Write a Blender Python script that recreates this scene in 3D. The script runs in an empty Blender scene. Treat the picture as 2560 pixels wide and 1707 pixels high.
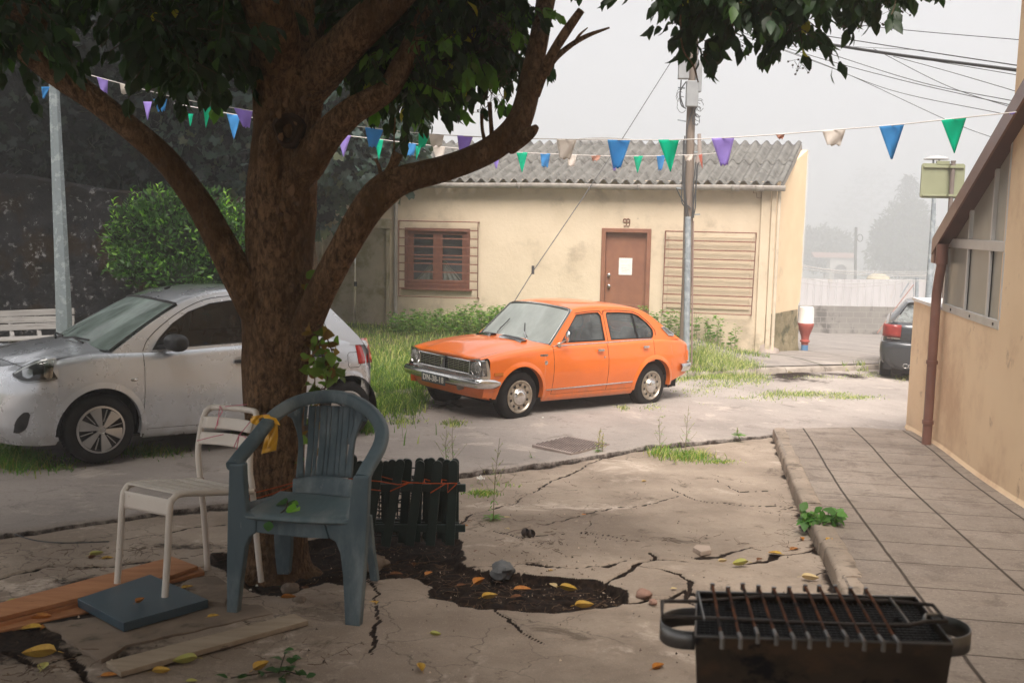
import bpy, math, random
import numpy as np
from mathutils import Vector, Matrix
from mathutils.geometry import tessellate_polygon
random.seed(7); RNG = np.random.default_rng(7)
S = bpy.context.scene; COL = S.collection
R = math.radians
# ------------------------------------------------------------------ camera
F = 2489.0; CX, CY = 1280.0, 853.5            # focal length and centre in photo pixels (35 mm lens)
PITCH = math.atan2(853.5-555, F); ROLL = R(1.0)
c_f = np.array([0, math.cos(PITCH), -math.sin(PITCH)]); c_d0 = np.cross(c_f, [1., 0, 0])
c_r = math.cos(ROLL)*np.array([1., 0, 0]) - math.sin(ROLL)*c_d0; c_d = np.cross(c_f, c_r)
CM = np.stack([c_r, c_d, c_f])
cam = bpy.data.cameras.new('camera'); cam.sensor_width = 36; cam.lens = 35.0
cam.clip_end = 2000; cam.clip_start = .05
cam.dof.use_dof = True; cam.dof.focus_distance = 11.5; cam.dof.aperture_fstop = 5.6
co = bpy.data.objects.new('camera', cam); COL.objects.link(co)
co.matrix_world = Matrix(((c_r[0], -c_d[0], -c_f[0], 0), (c_r[1], -c_d[1], -c_f[1], 0), (c_r[2], -c_d[2], -c_f[2], 0), (0, 0, 0, 1)))
S.camera = co
# ------------------------------------------------------------------ sky, sun, exposure
SUN_EL, SUN_AZ = R(58), R(184)                # az clockwise from +Y (view direction)
w = bpy.data.worlds.new('World'); S.world = w; w.use_nodes = True
nt = w.node_tree; bg = nt.nodes['Background']
sky = nt.nodes.new('ShaderNodeTexSky'); sky.sky_type = 'NISHITA'; sky.sun_disc = False
sky.sun_elevation = SUN_EL; sky.sun_rotation = SUN_AZ; sky.dust_density = 4; sky.air_density = 1
mx = nt.nodes.new('ShaderNodeMixRGB'); mx.inputs[0].default_value = .9
mx.inputs[2].default_value = (5.3, 5.2, 5.35, 1)   # thick fog overcast, nearly white
nt.links.new(sky.outputs[0], mx.inputs[1]); nt.links.new(mx.outputs[0], bg.inputs[0])
bg.inputs[1].default_value = .05
sl = bpy.data.lights.new('sun', 'SUN'); sl.energy = 3.9; sl.angle = R(35); sl.color = (1, .93, .85)
so = bpy.data.objects.new('sun', sl); COL.objects.link(so)
sd = Vector((math.sin(SUN_AZ)*math.cos(SUN_EL), math.cos(SUN_AZ)*math.cos(SUN_EL), math.sin(SUN_EL)))
so.rotation_euler = sd.to_track_quat('Z', 'Y').to_euler()
S.view_settings.view_transform = 'Standard'; S.view_settings.look = 'None'
S.view_settings.exposure = 1.38; S.view_settings.gamma = 1
# ------------------------------------------------------------------ picture/world geometry
def ray(x, y): return CM.T @ np.array([(x-CX)/F, (y-CY)/F, 1.])
def sm(a, b, k=.7):
    m = np.minimum(a, b); return m-k*np.log(np.exp(-(a-m)/k)+np.exp(-(b-m)/k))
def zg(X, Y):                                  # the road surface: slopes gently away and levels off
    X = np.asarray(X, float); Y = np.asarray(Y, float)
    s1 = sm(Y, 8.6); t = np.clip((Y-9.5)/3, 0, 1); t = t*t*(3-2*t)
    return -1.475-.0857*s1-.012*(np.minimum(Y, 30)-s1)-(.0076+t*.028)*np.clip(X, -12, 12)
def GG(x, y, dz=0.):
    r = ray(x, y); lo, hi = .5, 120
    for _ in range(50):
        m = (lo+hi)/2; p = r*m
        if p[2]-float(zg(p[0], p[1]))-dz > 0: lo = m
        else: hi = m
    return r*lo
def PX(x, y, Y): r = ray(x, y); return r*(Y/r[1])
DS = 2560/2352
def GD(x, y, dz=0.): return GG(x*DS, y*DS, dz)  # same, for pixels of the 2352-wide view
def PD(x, y, Y): return PX(x*DS, y*DS, Y)
# ------------------------------------------------------------------ numpy noise
def _h(i, j, k, s): 
    n = (i.astype(np.int64)*374761393 + j.astype(np.int64)*668265263 + k.astype(np.int64)*2147483647 + s*1274126177) & 0xffffffff
    n = ((n ^ (n >> 13))*1274126177) & 0xffffffff
    return ((n ^ (n >> 16)) & 0xffff)/65535.
def vnoise(x, y, z=0., s=0):
    x, y, z = np.broadcast_arrays(np.asarray(x, float), np.asarray(y, float), np.asarray(z, float))
    i, j, k = np.floor(x), np.floor(y), np.floor(z); u, v, w_ = x-i, y-j, z-k
    u = u*u*(3-2*u); v = v*v*(3-2*v); w_ = w_*w_*(3-2*w_); o = 0
    for a in (0, 1):
        for b in (0, 1):
            for c in (0, 1):
                o = o + _h(i+a, j+b, k+c, s)*(u if a else 1-u)*(v if b else 1-v)*(w_ if c else 1-w_)
    return o*2-1
def fbm(x, y, z=0., o=4, s=0):
    t = 0; a = 1
    for q in range(o): t = t+a*vnoise(np.asarray(x)*2**q, np.asarray(y)*2**q, np.asarray(z)*2**q, s+q); a *= .5
    return t
# ------------------------------------------------------------------ object helpers
MWD = {}
def ident(o, label=None, cat=None, group=None, kind=None):
    if label: o['label'] = label
    if cat: o['category'] = cat
    if group: o['group'] = group
    if kind: o['kind'] = kind
    return o
def thing(name, label, cat, M=None, loc=(0, 0, 0), rz=0, group=None, s=1):
    o = bpy.data.objects.new(name, None); COL.objects.link(o); o.empty_display_size = .2
    if M is None: M = Matrix.Translation(Vector(loc)) @ Matrix.Rotation(rz, 4, 'Z') @ Matrix.Scale(s, 4)
    o.matrix_world = M; MWD[o.name] = M.copy()
    return ident(o, label, cat, group)
def framed(o, fx, up, s=1):
    up = Vector(up).normalized(); fx = Vector(fx); fx = (fx-up*fx.dot(up)).normalized(); ly = up.cross(fx)
    return Matrix.Translation(Vector(o)) @ Matrix(((fx[0], ly[0], up[0], 0), (fx[1], ly[1], up[1], 0), (fx[2], ly[2], up[2], 0), (0, 0, 0, 1))) @ Matrix.Scale(s, 4)
class MB:
    def __init__(s): s.v = []; s.f = []
    def add(s, vs, fs):
        n = len(s.v); s.v += [tuple(map(float, q)) for q in vs]; s.f += [tuple(n+i for i in q) for q in fs]; return s
    def grid(s, P, flip=False, closeu=False, closev=False):
        P = np.asarray(P); a, b = P.shape[:2]; fs = []
        for i in range(a if closeu else a-1):
            for j in range(b if closev else b-1):
                q = (i*b+j, ((i+1) % a)*b+j, ((i+1) % a)*b+(j+1) % b, i*b+(j+1) % b); fs.append(q[::-1] if flip else q)
        return s.add(P.reshape(-1, 3), fs)
    def box(s, x0, x1, y0, y1, z0, z1, M=None):
        vs = [Vector((x, y, z)) for x in (x0, x1) for y in (y0, y1) for z in (z0, z1)]
        if M is not None: vs = [M @ q for q in vs]
        return s.add(vs, [(0, 1, 3, 2), (4, 6, 7, 5), (0, 4, 5, 1), (2, 3, 7, 6), (0, 2, 6, 4), (1, 5, 7, 3)])
    def bar(s, p, q, w, h, up=(0, 0, 1)):      # rectangular bar from p to q
        p = Vector(p); q = Vector(q); d = (q-p).normalized(); u = Vector(up); a = d.cross(u)
        if a.length < 1e-4: a = d.cross(Vector((0, 1, 0)))
        a.normalize(); b = a.cross(d).normalized(); vs = []
        for c in (p, q):
            for i, j in ((-1, -1), (1, -1), (1, 1), (-1, 1)): vs.append(c+a*(i*w/2)+b*(j*h/2))
        return s.add(vs, [(3, 2, 1, 0), (4, 5, 6, 7), (0, 1, 5, 4), (1, 2, 6, 5), (2, 3, 7, 6), (3, 0, 4, 7)])
    def tube(s, pts, r, n=8, cap=True, jit=None):
        pts = [Vector(p) for p in pts]; m = len(pts); rr = list(r) if hasattr(r, '__len__') else [r]*m
        t = [(pts[min(i+1, m-1)]-pts[max(i-1, 0)]).normalized() for i in range(m)]
        a = t[0].orthogonal().normalized(); P = []
        for i in range(m):
            a = (a-t[i]*a.dot(t[i])).normalized(); b = t[i].cross(a); row = []
            for k in range(n):
                g = 2*math.pi*k/n; ra = rr[i]*(1 if jit is None else jit(i, k, pts[i]))
                row.append(pts[i]+(a*math.cos(g)+b*math.sin(g))*ra)
            P.append(row)
        base = len(s.v); s.grid(np.array([[tuple(q) for q in row] for row in P]), closev=True)
        if cap: s.f.append(tuple(base+k for k in range(n))[::-1]); s.f.append(tuple(base+(m-1)*n+k for k in range(n)))
        return s
    def lathe(s, prof, n=24, c=(0, 0, 0), axis='z'):   # prof: (radius, height)
        P = []
        for r_, h in prof:
            row = []
            for k in range(n):
                g = 2*math.pi*k/n; a, b = r_*math.cos(g), r_*math.sin(g)
                row.append({'z': (c[0]+a, c[1]+b, c[2]+h), 'y': (c[0]+b, c[1]+h, c[2]+a), 'x': (c[0]+h, c[1]+a, c[2]+b)}[axis])
            P.append(row)
        return s.grid(P, closev=True)
    def poly(s, outer, holes=(), mapf=lambda a, b: (a, b, 0), flip=False):
        loops = [[Vector((a, b, 0)) for a, b in outer]]+[[Vector((a, b, 0)) for a, b in h] for h in holes]
        tr = tessellate_polygon(loops); pts = [q for l in loops for q in l]
        return s.add([mapf(q.x, q.y) for q in pts], [t[::-1] if flip else t for t in tr])
    def prism(s, outer, mapf, mapb, holes=()):  # solid between two maps of a 2-D outline
        s.poly(outer, holes, mapf); s.poly(outer, holes, mapb, flip=True)
        for lp in [outer]+list(holes):
            n = len(lp); s.add([mapf(*q) for q in lp]+[mapb(*q) for q in lp], [(i, (i+1) % n, n+(i+1) % n, n+i) for i in range(n)])
        return s
def build(name, mb, mat, parent=None, world=False, smooth=35, bevel=0, sub=0, solid=0, M=None, fix=True):
    me = bpy.data.meshes.new(name); vs = mb.v
    if M is not None: vs = [tuple(M @ Vector(q)) for q in vs]
    if world and parent is not None:
        iv = MWD[parent.name].inverted(); vs = [tuple(iv @ Vector(q)) for q in vs]
    me.from_pydata(vs, [], mb.f)
    if fix:
        import bmesh
        b = bmesh.new(); b.from_mesh(me); bmesh.ops.remove_doubles(b, verts=b.verts, dist=1e-5)
        bmesh.ops.recalc_face_normals(b, faces=b.faces); b.to_mesh(me); b.free()
    o = bpy.data.objects.new(name, me); COL.objects.link(o)
    if mat is not None:
        for m_ in (mat if isinstance(mat, (list, tuple)) else [mat]): me.materials.append(m_)
    if smooth:
        me.polygons.foreach_set('use_smooth', [True]*len(me.polygons)); me.set_sharp_from_angle(angle=R(smooth))
    if parent is not None: o.parent = parent; MWD[o.name] = MWD[parent.name]
    else: MWD[o.name] = Matrix.Identity(4)
    if solid: q = o.modifiers.new('s', 'SOLIDIFY'); q.thickness = solid; q.offset = 0
    if bevel: q = o.modifiers.new('b', 'BEVEL'); q.width = bevel; q.segments = 2; q.limit_method = 'ANGLE'; q.angle_limit = R(40); q.harden_normals = False
    if sub: q = o.modifiers.new('u', 'SUBSURF'); q.levels = sub; q.render_levels = sub
    return o
def rebase(o, loc):                            # give a one-mesh thing its origin at its base
    loc = Vector(loc); o.data.transform(Matrix.Translation(-loc)); o.location = loc; MWD[o.name] = Matrix.Translation(loc); return o
def solo(name, mb, mat, label, cat, group=None, base=None, kind=None, **k):
    o = build(name, mb, mat, **k); ident(o, label, cat if kind != 'structure' else None, group, kind)
    if base is None:
        a = np.array(mb.v); base = (a[:, 0].mean(), a[:, 1].mean(), a[:, 2].min())
    return rebase(o, base)
def fastmesh(name, V, Fc, mat, parent=None, world=True, attr=None, attrs=None, smooth=False):
    """V (N,3), Fc list of (M,k) index arrays"""
    me = bpy.data.meshes.new(name); V = np.asarray(V, float)
    if world and parent is not None:
        iv = np.array(MWD[parent.name].inverted()); V = V @ iv[:3, :3].T+iv[:3, 3]
    me.vertices.add(len(V)); me.vertices.foreach_set('co', V.ravel())
    tot = np.concatenate([np.full(len(q), q.shape[1]) for q in Fc]); idx = np.concatenate([q.ravel() for q in Fc])
    me.loops.add(len(idx)); me.loops.foreach_set('vertex_index', idx.astype(np.int32))
    me.polygons.add(len(tot)); st = np.concatenate([[0], np.cumsum(tot)[:-1]])
    me.polygons.foreach_set('loop_start', st.astype(np.int32)); me.polygons.foreach_set('loop_total', tot.astype(np.int32))
    me.update(calc_edges=True); me.validate()
    if attr is not None:
        a = me.attributes.new('col', 'FLOAT_COLOR', 'POINT'); a.data.foreach_set('color', np.concatenate([attr, np.ones((len(V), 1))], 1).ravel())
    for k, v in (attrs or {}).items():
        a = me.attributes.new(k, 'FLOAT', 'POINT'); a.data.foreach_set('value', np.asarray(v, float).ravel())
    if smooth: me.polygons.foreach_set('use_smooth', [True]*len(me.polygons))
    o = bpy.data.objects.new(name, me); COL.objects.link(o); me.materials.append(mat)
    if parent is not None: o.parent = parent; MWD[o.name] = MWD[parent.name]
    else: MWD[o.name] = Matrix.Identity(4)
    return o
def ip(xs, ys):                                # smooth monotone interpolation
    xs = np.array(xs, float); ys = np.array(ys, float)
    if xs[0] > xs[-1]: xs, ys = xs[::-1], ys[::-1]
    h = np.diff(xs); d = np.diff(ys)/h; m = np.zeros(len(xs)); m[0], m[-1] = d[0], d[-1]
    for i in range(1, len(xs)-1): m[i] = 0 if d[i-1]*d[i] <= 0 else 2*d[i-1]*d[i]/(d[i-1]+d[i])
    def f(x):
        x = np.clip(x, xs[0], xs[-1]); i = np.clip(np.searchsorted(xs, x)-1, 0, len(h)-1); t = (x-xs[i])/h[i]
        return ys[i]*(1+2*t)*(1-t)**2+m[i]*h[i]*t*(1-t)**2+ys[i+1]*t*t*(3-2*t)+m[i+1]*h[i]*t*t*(t-1)
    return f
def spline(pts, n=8):                          # Catmull-Rom through points (any dimension)
    P = np.array(pts, float); P = np.vstack([2*P[0]-P[1], P, 2*P[-1]-P[-2]]); o = []
    for i in range(1, len(P)-2):
        for t in np.linspace(0, 1, n, endpoint=False):
            a, b, c, d = P[i-1:i+3]; o.append(.5*((2*b)+(c-a)*t+(2*a-5*b+4*c-d)*t*t+(3*b-a-3*c+d)*t**3))
    o.append(P[-2]); return np.array(o)
# ------------------------------------------------------------------ materials
def new_mat(name):
    m = bpy.data.materials.new(name); m.use_nodes = True; return m, m.node_tree, m.node_tree.nodes['Principled BSDF']
def N(nt, t, **k):
    n = nt.nodes.new(t)
    for a, b in k.items():
        if isinstance(a, str) and hasattr(n, a): setattr(n, a, b)
    return n
def noi(nt, co_, scale, detail=6, rough=.55, dist=0, vec=None):
    n = nt.nodes.new('ShaderNodeTexNoise'); n.inputs['Scale'].default_value = scale; n.inputs['Detail'].default_value = detail
    n.inputs['Roughness'].default_value = rough; n.inputs['Distortion'].default_value = dist
    nt.links.new(co_, n.inputs['Vector']); return n.outputs['Fac']
def ramp(nt, s, a, b, lo=0., hi=1.):
    n = nt.nodes.new('ShaderNodeMapRange'); n.interpolation_type = 'SMOOTHSTEP'
    for i, q in enumerate((a, b, lo, hi)): n.inputs[i+1].default_value = q
    nt.links.new(s, n.inputs[0]); return n.outputs[0]
def mixc(nt, f, a, b):
    n = nt.nodes.new('ShaderNodeMixRGB')
    for i, q in enumerate((f, a, b)):
        if hasattr(q, 'is_output'): nt.links.new(q, n.inputs[i])
        else: n.inputs[i].default_value = q if i == 0 else (*q[:3], 1)
    return n.outputs[0]
def math_(nt, op, a, b=0.):
    n = nt.nodes.new('ShaderNodeMath'); n.operation = op
    for i, q in enumerate((a, b)):
        if hasattr(q, 'is_output'): nt.links.new(q, n.inputs[i])
        else: n.inputs[i].default_value = q
    return n.outputs[0]
def ocoord(nt, stretch=None, kind='Object'):
    c = nt.nodes.new('ShaderNodeTexCoord').outputs[kind]
    if stretch:
        m = nt.nodes.new('ShaderNodeMapping'); m.inputs['Scale'].default_value = stretch; nt.links.new(c, m.inputs[0]); c = m.outputs[0]
    return c
def attr(nt, name, out='Fac'):
    n = nt.nodes.new('ShaderNodeAttribute'); n.attribute_name = name; return n.outputs[out]
def bump(nt, pb, h, strength=.3, dist=.01):
    n = nt.nodes.new('ShaderNodeBump'); n.inputs['Strength'].default_value = strength; n.inputs['Distance'].default_value = dist
    nt.links.new(h, n.inputs['Height']); nt.links.new(n.outputs[0], pb.inputs['Normal'])
def mat(name, c1, c2=None, sc=6, rough=.7, metal=0, bmp=0, bsc=60, c3=None, s3=2.5, t3=(.55, .7), c4=None, s4=9, t4=(.6, .68), stretch=None, coat=0, r2=None, spec=None, bd=.01):
    m, nt, pb = new_mat(name); co_ = ocoord(nt, stretch); c2 = c2 or tuple(q*.85 for q in c1)
    c = mixc(nt, ramp(nt, noi(nt, co_, sc), .3, .7), c1, c2)
    if c3: f3 = ramp(nt, noi(nt, co_, s3, 8, .65), *t3); c = mixc(nt, f3, c, c3)
    if c4: f4 = ramp(nt, noi(nt, co_, s4, 8, .7), *t4); c = mixc(nt, f4, c, c4)
    nt.links.new(c, pb.inputs['Base Color']); pb.inputs['Roughness'].default_value = rough; pb.inputs['Metallic'].default_value = metal
    if r2 is not None: nt.links.new(ramp(nt, noi(nt, co_, sc*2), .3, .7, rough, r2), pb.inputs['Roughness'])
    if coat: pb.inputs['Coat Weight'].default_value = coat; pb.inputs['Coat Roughness'].default_value = .04
    pb.inputs['Specular IOR Level'].default_value = spec if spec is not None else (.2 if rough > .65 else .5)
    if bmp: bump(nt, pb, noi(nt, co_, bsc, 8, .65), bmp, bd)
    return m
def leafmat(name, rough=.45, trans=.3, tcol=(.25, .45, .05)):
    m, nt, pb = new_mat(name); c = attr(nt, 'col', 'Color'); nt.links.new(c, pb.inputs['Base Color'])
    pb.inputs['Roughness'].default_value = rough; pb.inputs['Specular IOR Level'].default_value = .3
    if trans:
        t = nt.nodes.new('ShaderNodeBsdfTranslucent'); mc = nt.nodes.new('ShaderNodeMixRGB'); mc.blend_type = 'MULTIPLY'; mc.inputs[0].default_value = 1
        nt.links.new(c, mc.inputs[1]); mc.inputs[2].default_value = (tcol[0]*8, tcol[1]*8, tcol[2]*8, 1); nt.links.new(mc.outputs[0], t.inputs[0])
        mi = nt.nodes.new('ShaderNodeMixShader'); mi.inputs[0].default_value = trans
        nt.links.new(pb.outputs[0], mi.inputs[1]); nt.links.new(t.outputs[0], mi.inputs[2]); nt.links.new(mi.outputs[0], nt.nodes['Material Output'].inputs[0])
    return m
def glassmat(name, tint=(.55, .6, .58), rough=.03, refl=1., fog=None, fogc=(.6, .62, .6)):
    m, nt, pb = new_mat(name); nt.nodes.remove(pb)
    tr = nt.nodes.new('ShaderNodeBsdfTransparent'); tr.inputs[0].default_value = (*tint, 1)
    gl = nt.nodes.new('ShaderNodeBsdfGlossy'); gl.inputs['Roughness'].default_value = rough; gl.inputs[0].default_value = (1, 1, 1, 1)
    fr = nt.nodes.new('ShaderNodeFresnel'); fr.inputs[0].default_value = 1.5
    mi = nt.nodes.new('ShaderNodeMixShader'); nt.links.new(math_(nt, 'MULTIPLY', fr.outputs[0], refl), mi.inputs[0])
    nt.links.new(tr.outputs[0], mi.inputs[1]); nt.links.new(gl.outputs[0], mi.inputs[2]); out = mi.outputs[0]
    if fog:
        co_ = ocoord(nt, fog[2] if len(fog) > 2 else None); df = nt.nodes.new('ShaderNodeBsdfDiffuse'); df.inputs[0].default_value = (*fogc, 1)
        m2 = nt.nodes.new('ShaderNodeMixShader'); nt.links.new(ramp(nt, noi(nt, co_, fog[0], 8, .7), .25, .85, fog[3] if len(fog) > 3 else 0, fog[1]), m2.inputs[0])
        nt.links.new(out, m2.inputs[1]); nt.links.new(df.outputs[0], m2.inputs[2]); out = m2.outputs[0]
    nt.links.new(out, nt.nodes['Material Output'].inputs[0]); return m
CHROME = mat('chrome', (.75, .74, .72), (.6, .59, .57), sc=30, rough=.12, metal=1, r2=.25)
RUBBER = mat('rubber', (.009, .009, .010), (.016, .015, .014), sc=20, rough=.75, bmp=.2)
BLACKP = mat('black_plastic', (.009, .009, .010), (.014, .014, .015), rough=.45)
DARKIN = mat('dark_interior', (.008, .008, .009), (.014, .014, .014), rough=.8)
GALV = mat('galvanised', (.30, .335, .36), (.22, .25, .275), sc=14, rough=.7, metal=.1, c3=(.38, .41, .43), s3=9, t3=(.5, .62), bmp=.05)
# ================================================================== GROUND
def pl(xs, ys): return lambda X: np.interp(X, xs, ys)
yf = pl([-14, -6, -3.18, -2.05, -.24, .53, 1.47, 2.96, 4.7, 14], [-3.2, 3.6, 6.03, 7.02, 8.71, 9.19, 10.04, 11.02, 11.72, 13])
yk = pl([-14, -4.6, -1.6, 1, 4.46, 6.7, 14], [3.2, 9.9, 12.05, 14.2, 16.66, 17.97, 22])
def zfar(X, Y):                                # land beyond the road kerb
    X = np.asarray(X, float); Y = np.asarray(Y, float); k = yk(X); b = zg(X, np.minimum(Y, k+.1))+.09
    t = np.clip((Y-k)/4., 0, 1); t = t*t*(3-2*t); g = b+(-2.2-b)*t
    p = zg(X, np.minimum(Y, k+.1))+.10-.068*np.clip(Y-18.2, 0, 24)-.045*np.clip(Y-42, 0, 500)
    s = np.clip((X-3.4)/1.2, 0, 1); s = s*s*(3-2*s); g2 = g*(1-s)+p*s
    q = np.clip((Y-22)/10, 0, 1); return g2*(1-q)+np.where(X > 3, p, -2.3-.03*np.clip(Y-22, 0, 100)-.045*np.clip(Y-122, 0, 500))*q
def zall(X, Y): return np.where(Y < yk(X), zg(X, Y), zfar(X, Y))
co1 = lambda nt: attr(nt, 'soil')
def concrete(name, a, b, pale, dark, spk=True, bs=.5):
    m, nt, pb = new_mat(name); c = ocoord(nt)
    col = mixc(nt, ramp(nt, noi(nt, c, .9, 8, .6), .35, .65), a, b)
    col = mixc(nt, ramp(nt, noi(nt, c, 1.7, 10, .7, .4), .55, .68, 0, .8), col, pale)
    col = mixc(nt, ramp(nt, noi(nt, c, 2.6, 10, .75, .6), .56, .66, 0, .75), col, dark)
    col = mixc(nt, ramp(nt, noi(nt, c, 22, 10, .8, .8), .50, .68, 0, .55), col, tuple(q*.5 for q in a)); col = mixc(nt, ramp(nt, noi(nt, c, 9, 10, .8, .5), .55, .70, 0, .4), col, tuple(min(1, q*1.35) for q in a))
    fine = noi(nt, c, 70, 4, .7); col = mixc(nt, ramp(nt, fine, .55, .75, 0, .45), col, tuple(q*.45 for q in a))
    col = mixc(nt, ramp(nt, noi(nt, c, 160, 2, .5), .6, .75, 0, .4), col, tuple(min(1, q*1.7) for q in a))
    col = mixc(nt, ramp(nt, noi(nt, c, 14, 12, .85, 1.2), .59, .68, 0, .75), col, tuple(q*.3 for q in a))
    vc = nt.nodes.new('ShaderNodeTexVoronoi'); vc.feature = 'DISTANCE_TO_EDGE'; vc.inputs['Scale'].default_value = 2.2; wn = nt.nodes.new('ShaderNodeTexNoise'); wn.inputs['Scale'].default_value = 4; wn.inputs['Detail'].default_value = 8; nt.links.new(c, wn.inputs['Vector']); wm = nt.nodes.new('ShaderNodeMixRGB'); wm.blend_type = 'ADD'; wm.inputs[0].default_value = .35; nt.links.new(c, wm.inputs[1]); nt.links.new(wn.outputs['Color'], wm.inputs[2]); nt.links.new(wm.outputs[0], vc.inputs['Vector'])
    ck = math_(nt, 'MULTIPLY', ramp(nt, vc.outputs['Distance'], .002, .012, 1, 0), ramp(nt, noi(nt, c, .8, 5), .46, .60)); col = mixc(nt, math_(nt, 'MULTIPLY', ck, .6 if bs > .7 else .25), col, tuple(q*.16 for q in a))
    soil = mixc(nt, ramp(nt, noi(nt, c, 30, 8, .7), .4, .62), (.007, .004, .003), (.032, .019, .013))
    s = nt.nodes.new('ShaderNodeMath'); s.operation = 'ADD'; nt.links.new(attr(nt, 'soil'), s.inputs[0])
    nt.links.new(math_(nt, 'MULTIPLY', math_(nt, 'SUBTRACT', noi(nt, c, 12, 10, .7), .5), .7), s.inputs[1])
    col = mixc(nt, ramp(nt, s.outputs[0], .35, .62), col, soil); nt.links.new(col, pb.inputs['Base Color'])
    pb.inputs['Roughness'].default_value = .92; pb.inputs['Specular IOR Level'].default_value = .15
    h = nt.nodes.new('ShaderNodeMath'); h.operation = 'ADD'; nt.links.new(noi(nt, c, 9, 12, .72), h.inputs[0]); nt.links.new(math_(nt, 'MULTIPLY', noi(nt, c, 120, 3, .6), .18), h.inputs[1])
    bump(nt, pb, h.outputs[0], bs, .02); return m
# -- yard slab with the soil pit, cracks and broken plates
def sdist(P, poly, closed=False):
    poly = np.array(poly, float); d = np.full(len(P), 1e9); seg = list(zip(poly, np.roll(poly, -1, 0) if closed else poly[1:]))
    if not closed: seg = seg[:len(poly)-1]
    for a, b in seg:
        ab = b-a; t = np.clip(((P-a) @ ab)/(ab @ ab+1e-12), 0, 1); d = np.minimum(d, np.hypot(*(P-(a+t[:, None]*ab)).T))
    return d
def inside(P, poly):
    poly = np.array(poly, float); x, y = P.T; c = np.zeros(len(P), bool)
    for (x1, y1), (x2, y2) in zip(poly, np.roll(poly, -1, 0)):
        q = ((y1 > y) != (y2 > y)) & (x < (x2-x1)*(y-y1)/(y2-y1+1e-12)+x1); c ^= q
    return c
g2 = lambda pts: [GD(x, y, -.05)[:2] for x, y in pts]
PIT = g2([(470, 1290), (520, 1330), (560, 1350), (600, 1372), (660, 1378), (735, 1338), (790, 1345), (850, 1330), (930, 1330), (985, 1348), (990, 1378), (1100, 1398), (1200, 1405), (1290, 1407), (1400, 1388), (1435, 1372), (1432, 1350), (1380, 1332), (1310, 1325), (1230, 1318), (1180, 1310), (1100, 1306), (1060, 1290), (1055, 1230), (1000, 1205), (850, 1210), (700, 1240), (560, 1262), (490, 1275)])
CR = [(g2([(1060, 1300), (1200, 1290), (1300, 1300), (1400, 1300), (1480, 1280), (1600, 1285), (1700, 1290), (1780, 1275), (1870, 1262)]), .022),
      (g2([(1380, 1345), (1440, 1310), (1490, 1290), (1500, 1268)]), .018), (g2([(1430, 1375), (1540, 1370), (1590, 1350), (1640, 1372), (1700, 1392)]), .02),
      (g2([(1480, 1300), (1570, 1310), (1600, 1340), (1590, 1375), (1640, 1400)]), .014), (g2([(1040, 1210), (1090, 1180), (1180, 1150), (1250, 1110), (1320, 1080), (1400, 1045)]), .012),
      (g2([(845, 1330), (862, 1370), (850, 1420), (860, 1500)]), .007), (g2([(1120, 1400), (1200, 1450), (1260, 1470)]), .007),
      (g2([(1550, 1120), (1600, 1150), (1700, 1160), (1830, 1165)]), .006), (g2([(1250, 1205), (1350, 1180), (1470, 1160), (1560, 1140)]), .007),
      (g2([(0, 1440), (60, 1450), (150, 1500), (220, 1560)]), .02), (g2([(0, 1500), (80, 1530), (200, 1500), (260, 1510)]), .014), (g2([(430, 1450), (560, 1420), (640, 1450)]), .005),
      (g2([(1080, 1205), (1200, 1235), (1330, 1225), (1480, 1240)]), .006), (g2([(1640, 1100), (1700, 1130), (1800, 1120)]), .005), (g2([(0, 1325), (120, 1300), (260, 1300), (330, 1290)]), .02), (g2([(120, 1250), (300, 1240), (450, 1215), (560, 1200)]), .008)]
u = np.concatenate([np.linspace(-7.5, -4.2, 50), np.linspace(-4.19, 3.0, 560)]); nx = len(u)
yy_ = np.concatenate([np.linspace(-2.6, 3.4, 60), np.linspace(3.41, 7.0, 420), np.linspace(7.02, 11.02, 120)]); v = (yy_+2.6)/13.62; ny = len(v)
YF = yf(u)-.02+.05*fbm(u*3, 0, 0, 4)
Xg = np.repeat(u[:, None], ny, 1); Yg = -2.6+(YF[:, None]+2.6)*v[None, :]
P = np.stack([Xg.ravel(), Yg.ravel()], 1); Pw = P+np.stack([fbm(P[:, 0]*5, P[:, 1]*5, 0, 4, 3), fbm(P[:, 0]*5, P[:, 1]*5, 9, 4, 5)], 1)*.035
z = zg(P[:, 0], P[:, 1])-.05+.012*fbm(P[:, 0]*.8, P[:, 1]*.8, 0, 3)+.004*fbm(P[:, 0]*6, P[:, 1]*6, 0, 3)
soil = np.zeros(len(P)); near = (P[:, 1] > 1.5)
dpit = sdist(Pw, PIT, True)*np.where(inside(Pw, PIT), 1, -1)
tp = np.clip(dpit/.05, 0, 1); tp = tp*tp*(3-2*tp); z -= tp*(.055+.02*fbm(P[:, 0]*9, P[:, 1]*9, 0, 3)); soil = np.maximum(soil, np.clip(dpit/.03+.5, 0, 1))
for pth, wd in CR:
    d = sdist(Pw, pth); wv = wd*(.5+.9*np.abs(fbm(P[:, 0]*3, P[:, 1]*3, 4, 2))); t = np.clip(1-d/(wv+.006), 0, 1); z -= t*min(.03, wd*1.6); soil = np.maximum(soil, np.clip(1.5*t, 0, 1))
cells = RNG.uniform((-7, 1.5), (3, 9), (70, 2)); D = np.hypot(Pw[:, None, 0]-cells[None, :, 0], Pw[:, None, 1]-cells[None, :, 1]); D.sort(1)
e = D[:, 1]-D[:, 0]; msk = np.clip(fbm(P[:, 0]*.9, P[:, 1]*.9, 7, 3)*1.6, 0, 1); t = np.clip(1-e/.018, 0, 1)*msk; z -= t*.008; soil = np.maximum(soil, t*.8)
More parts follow.
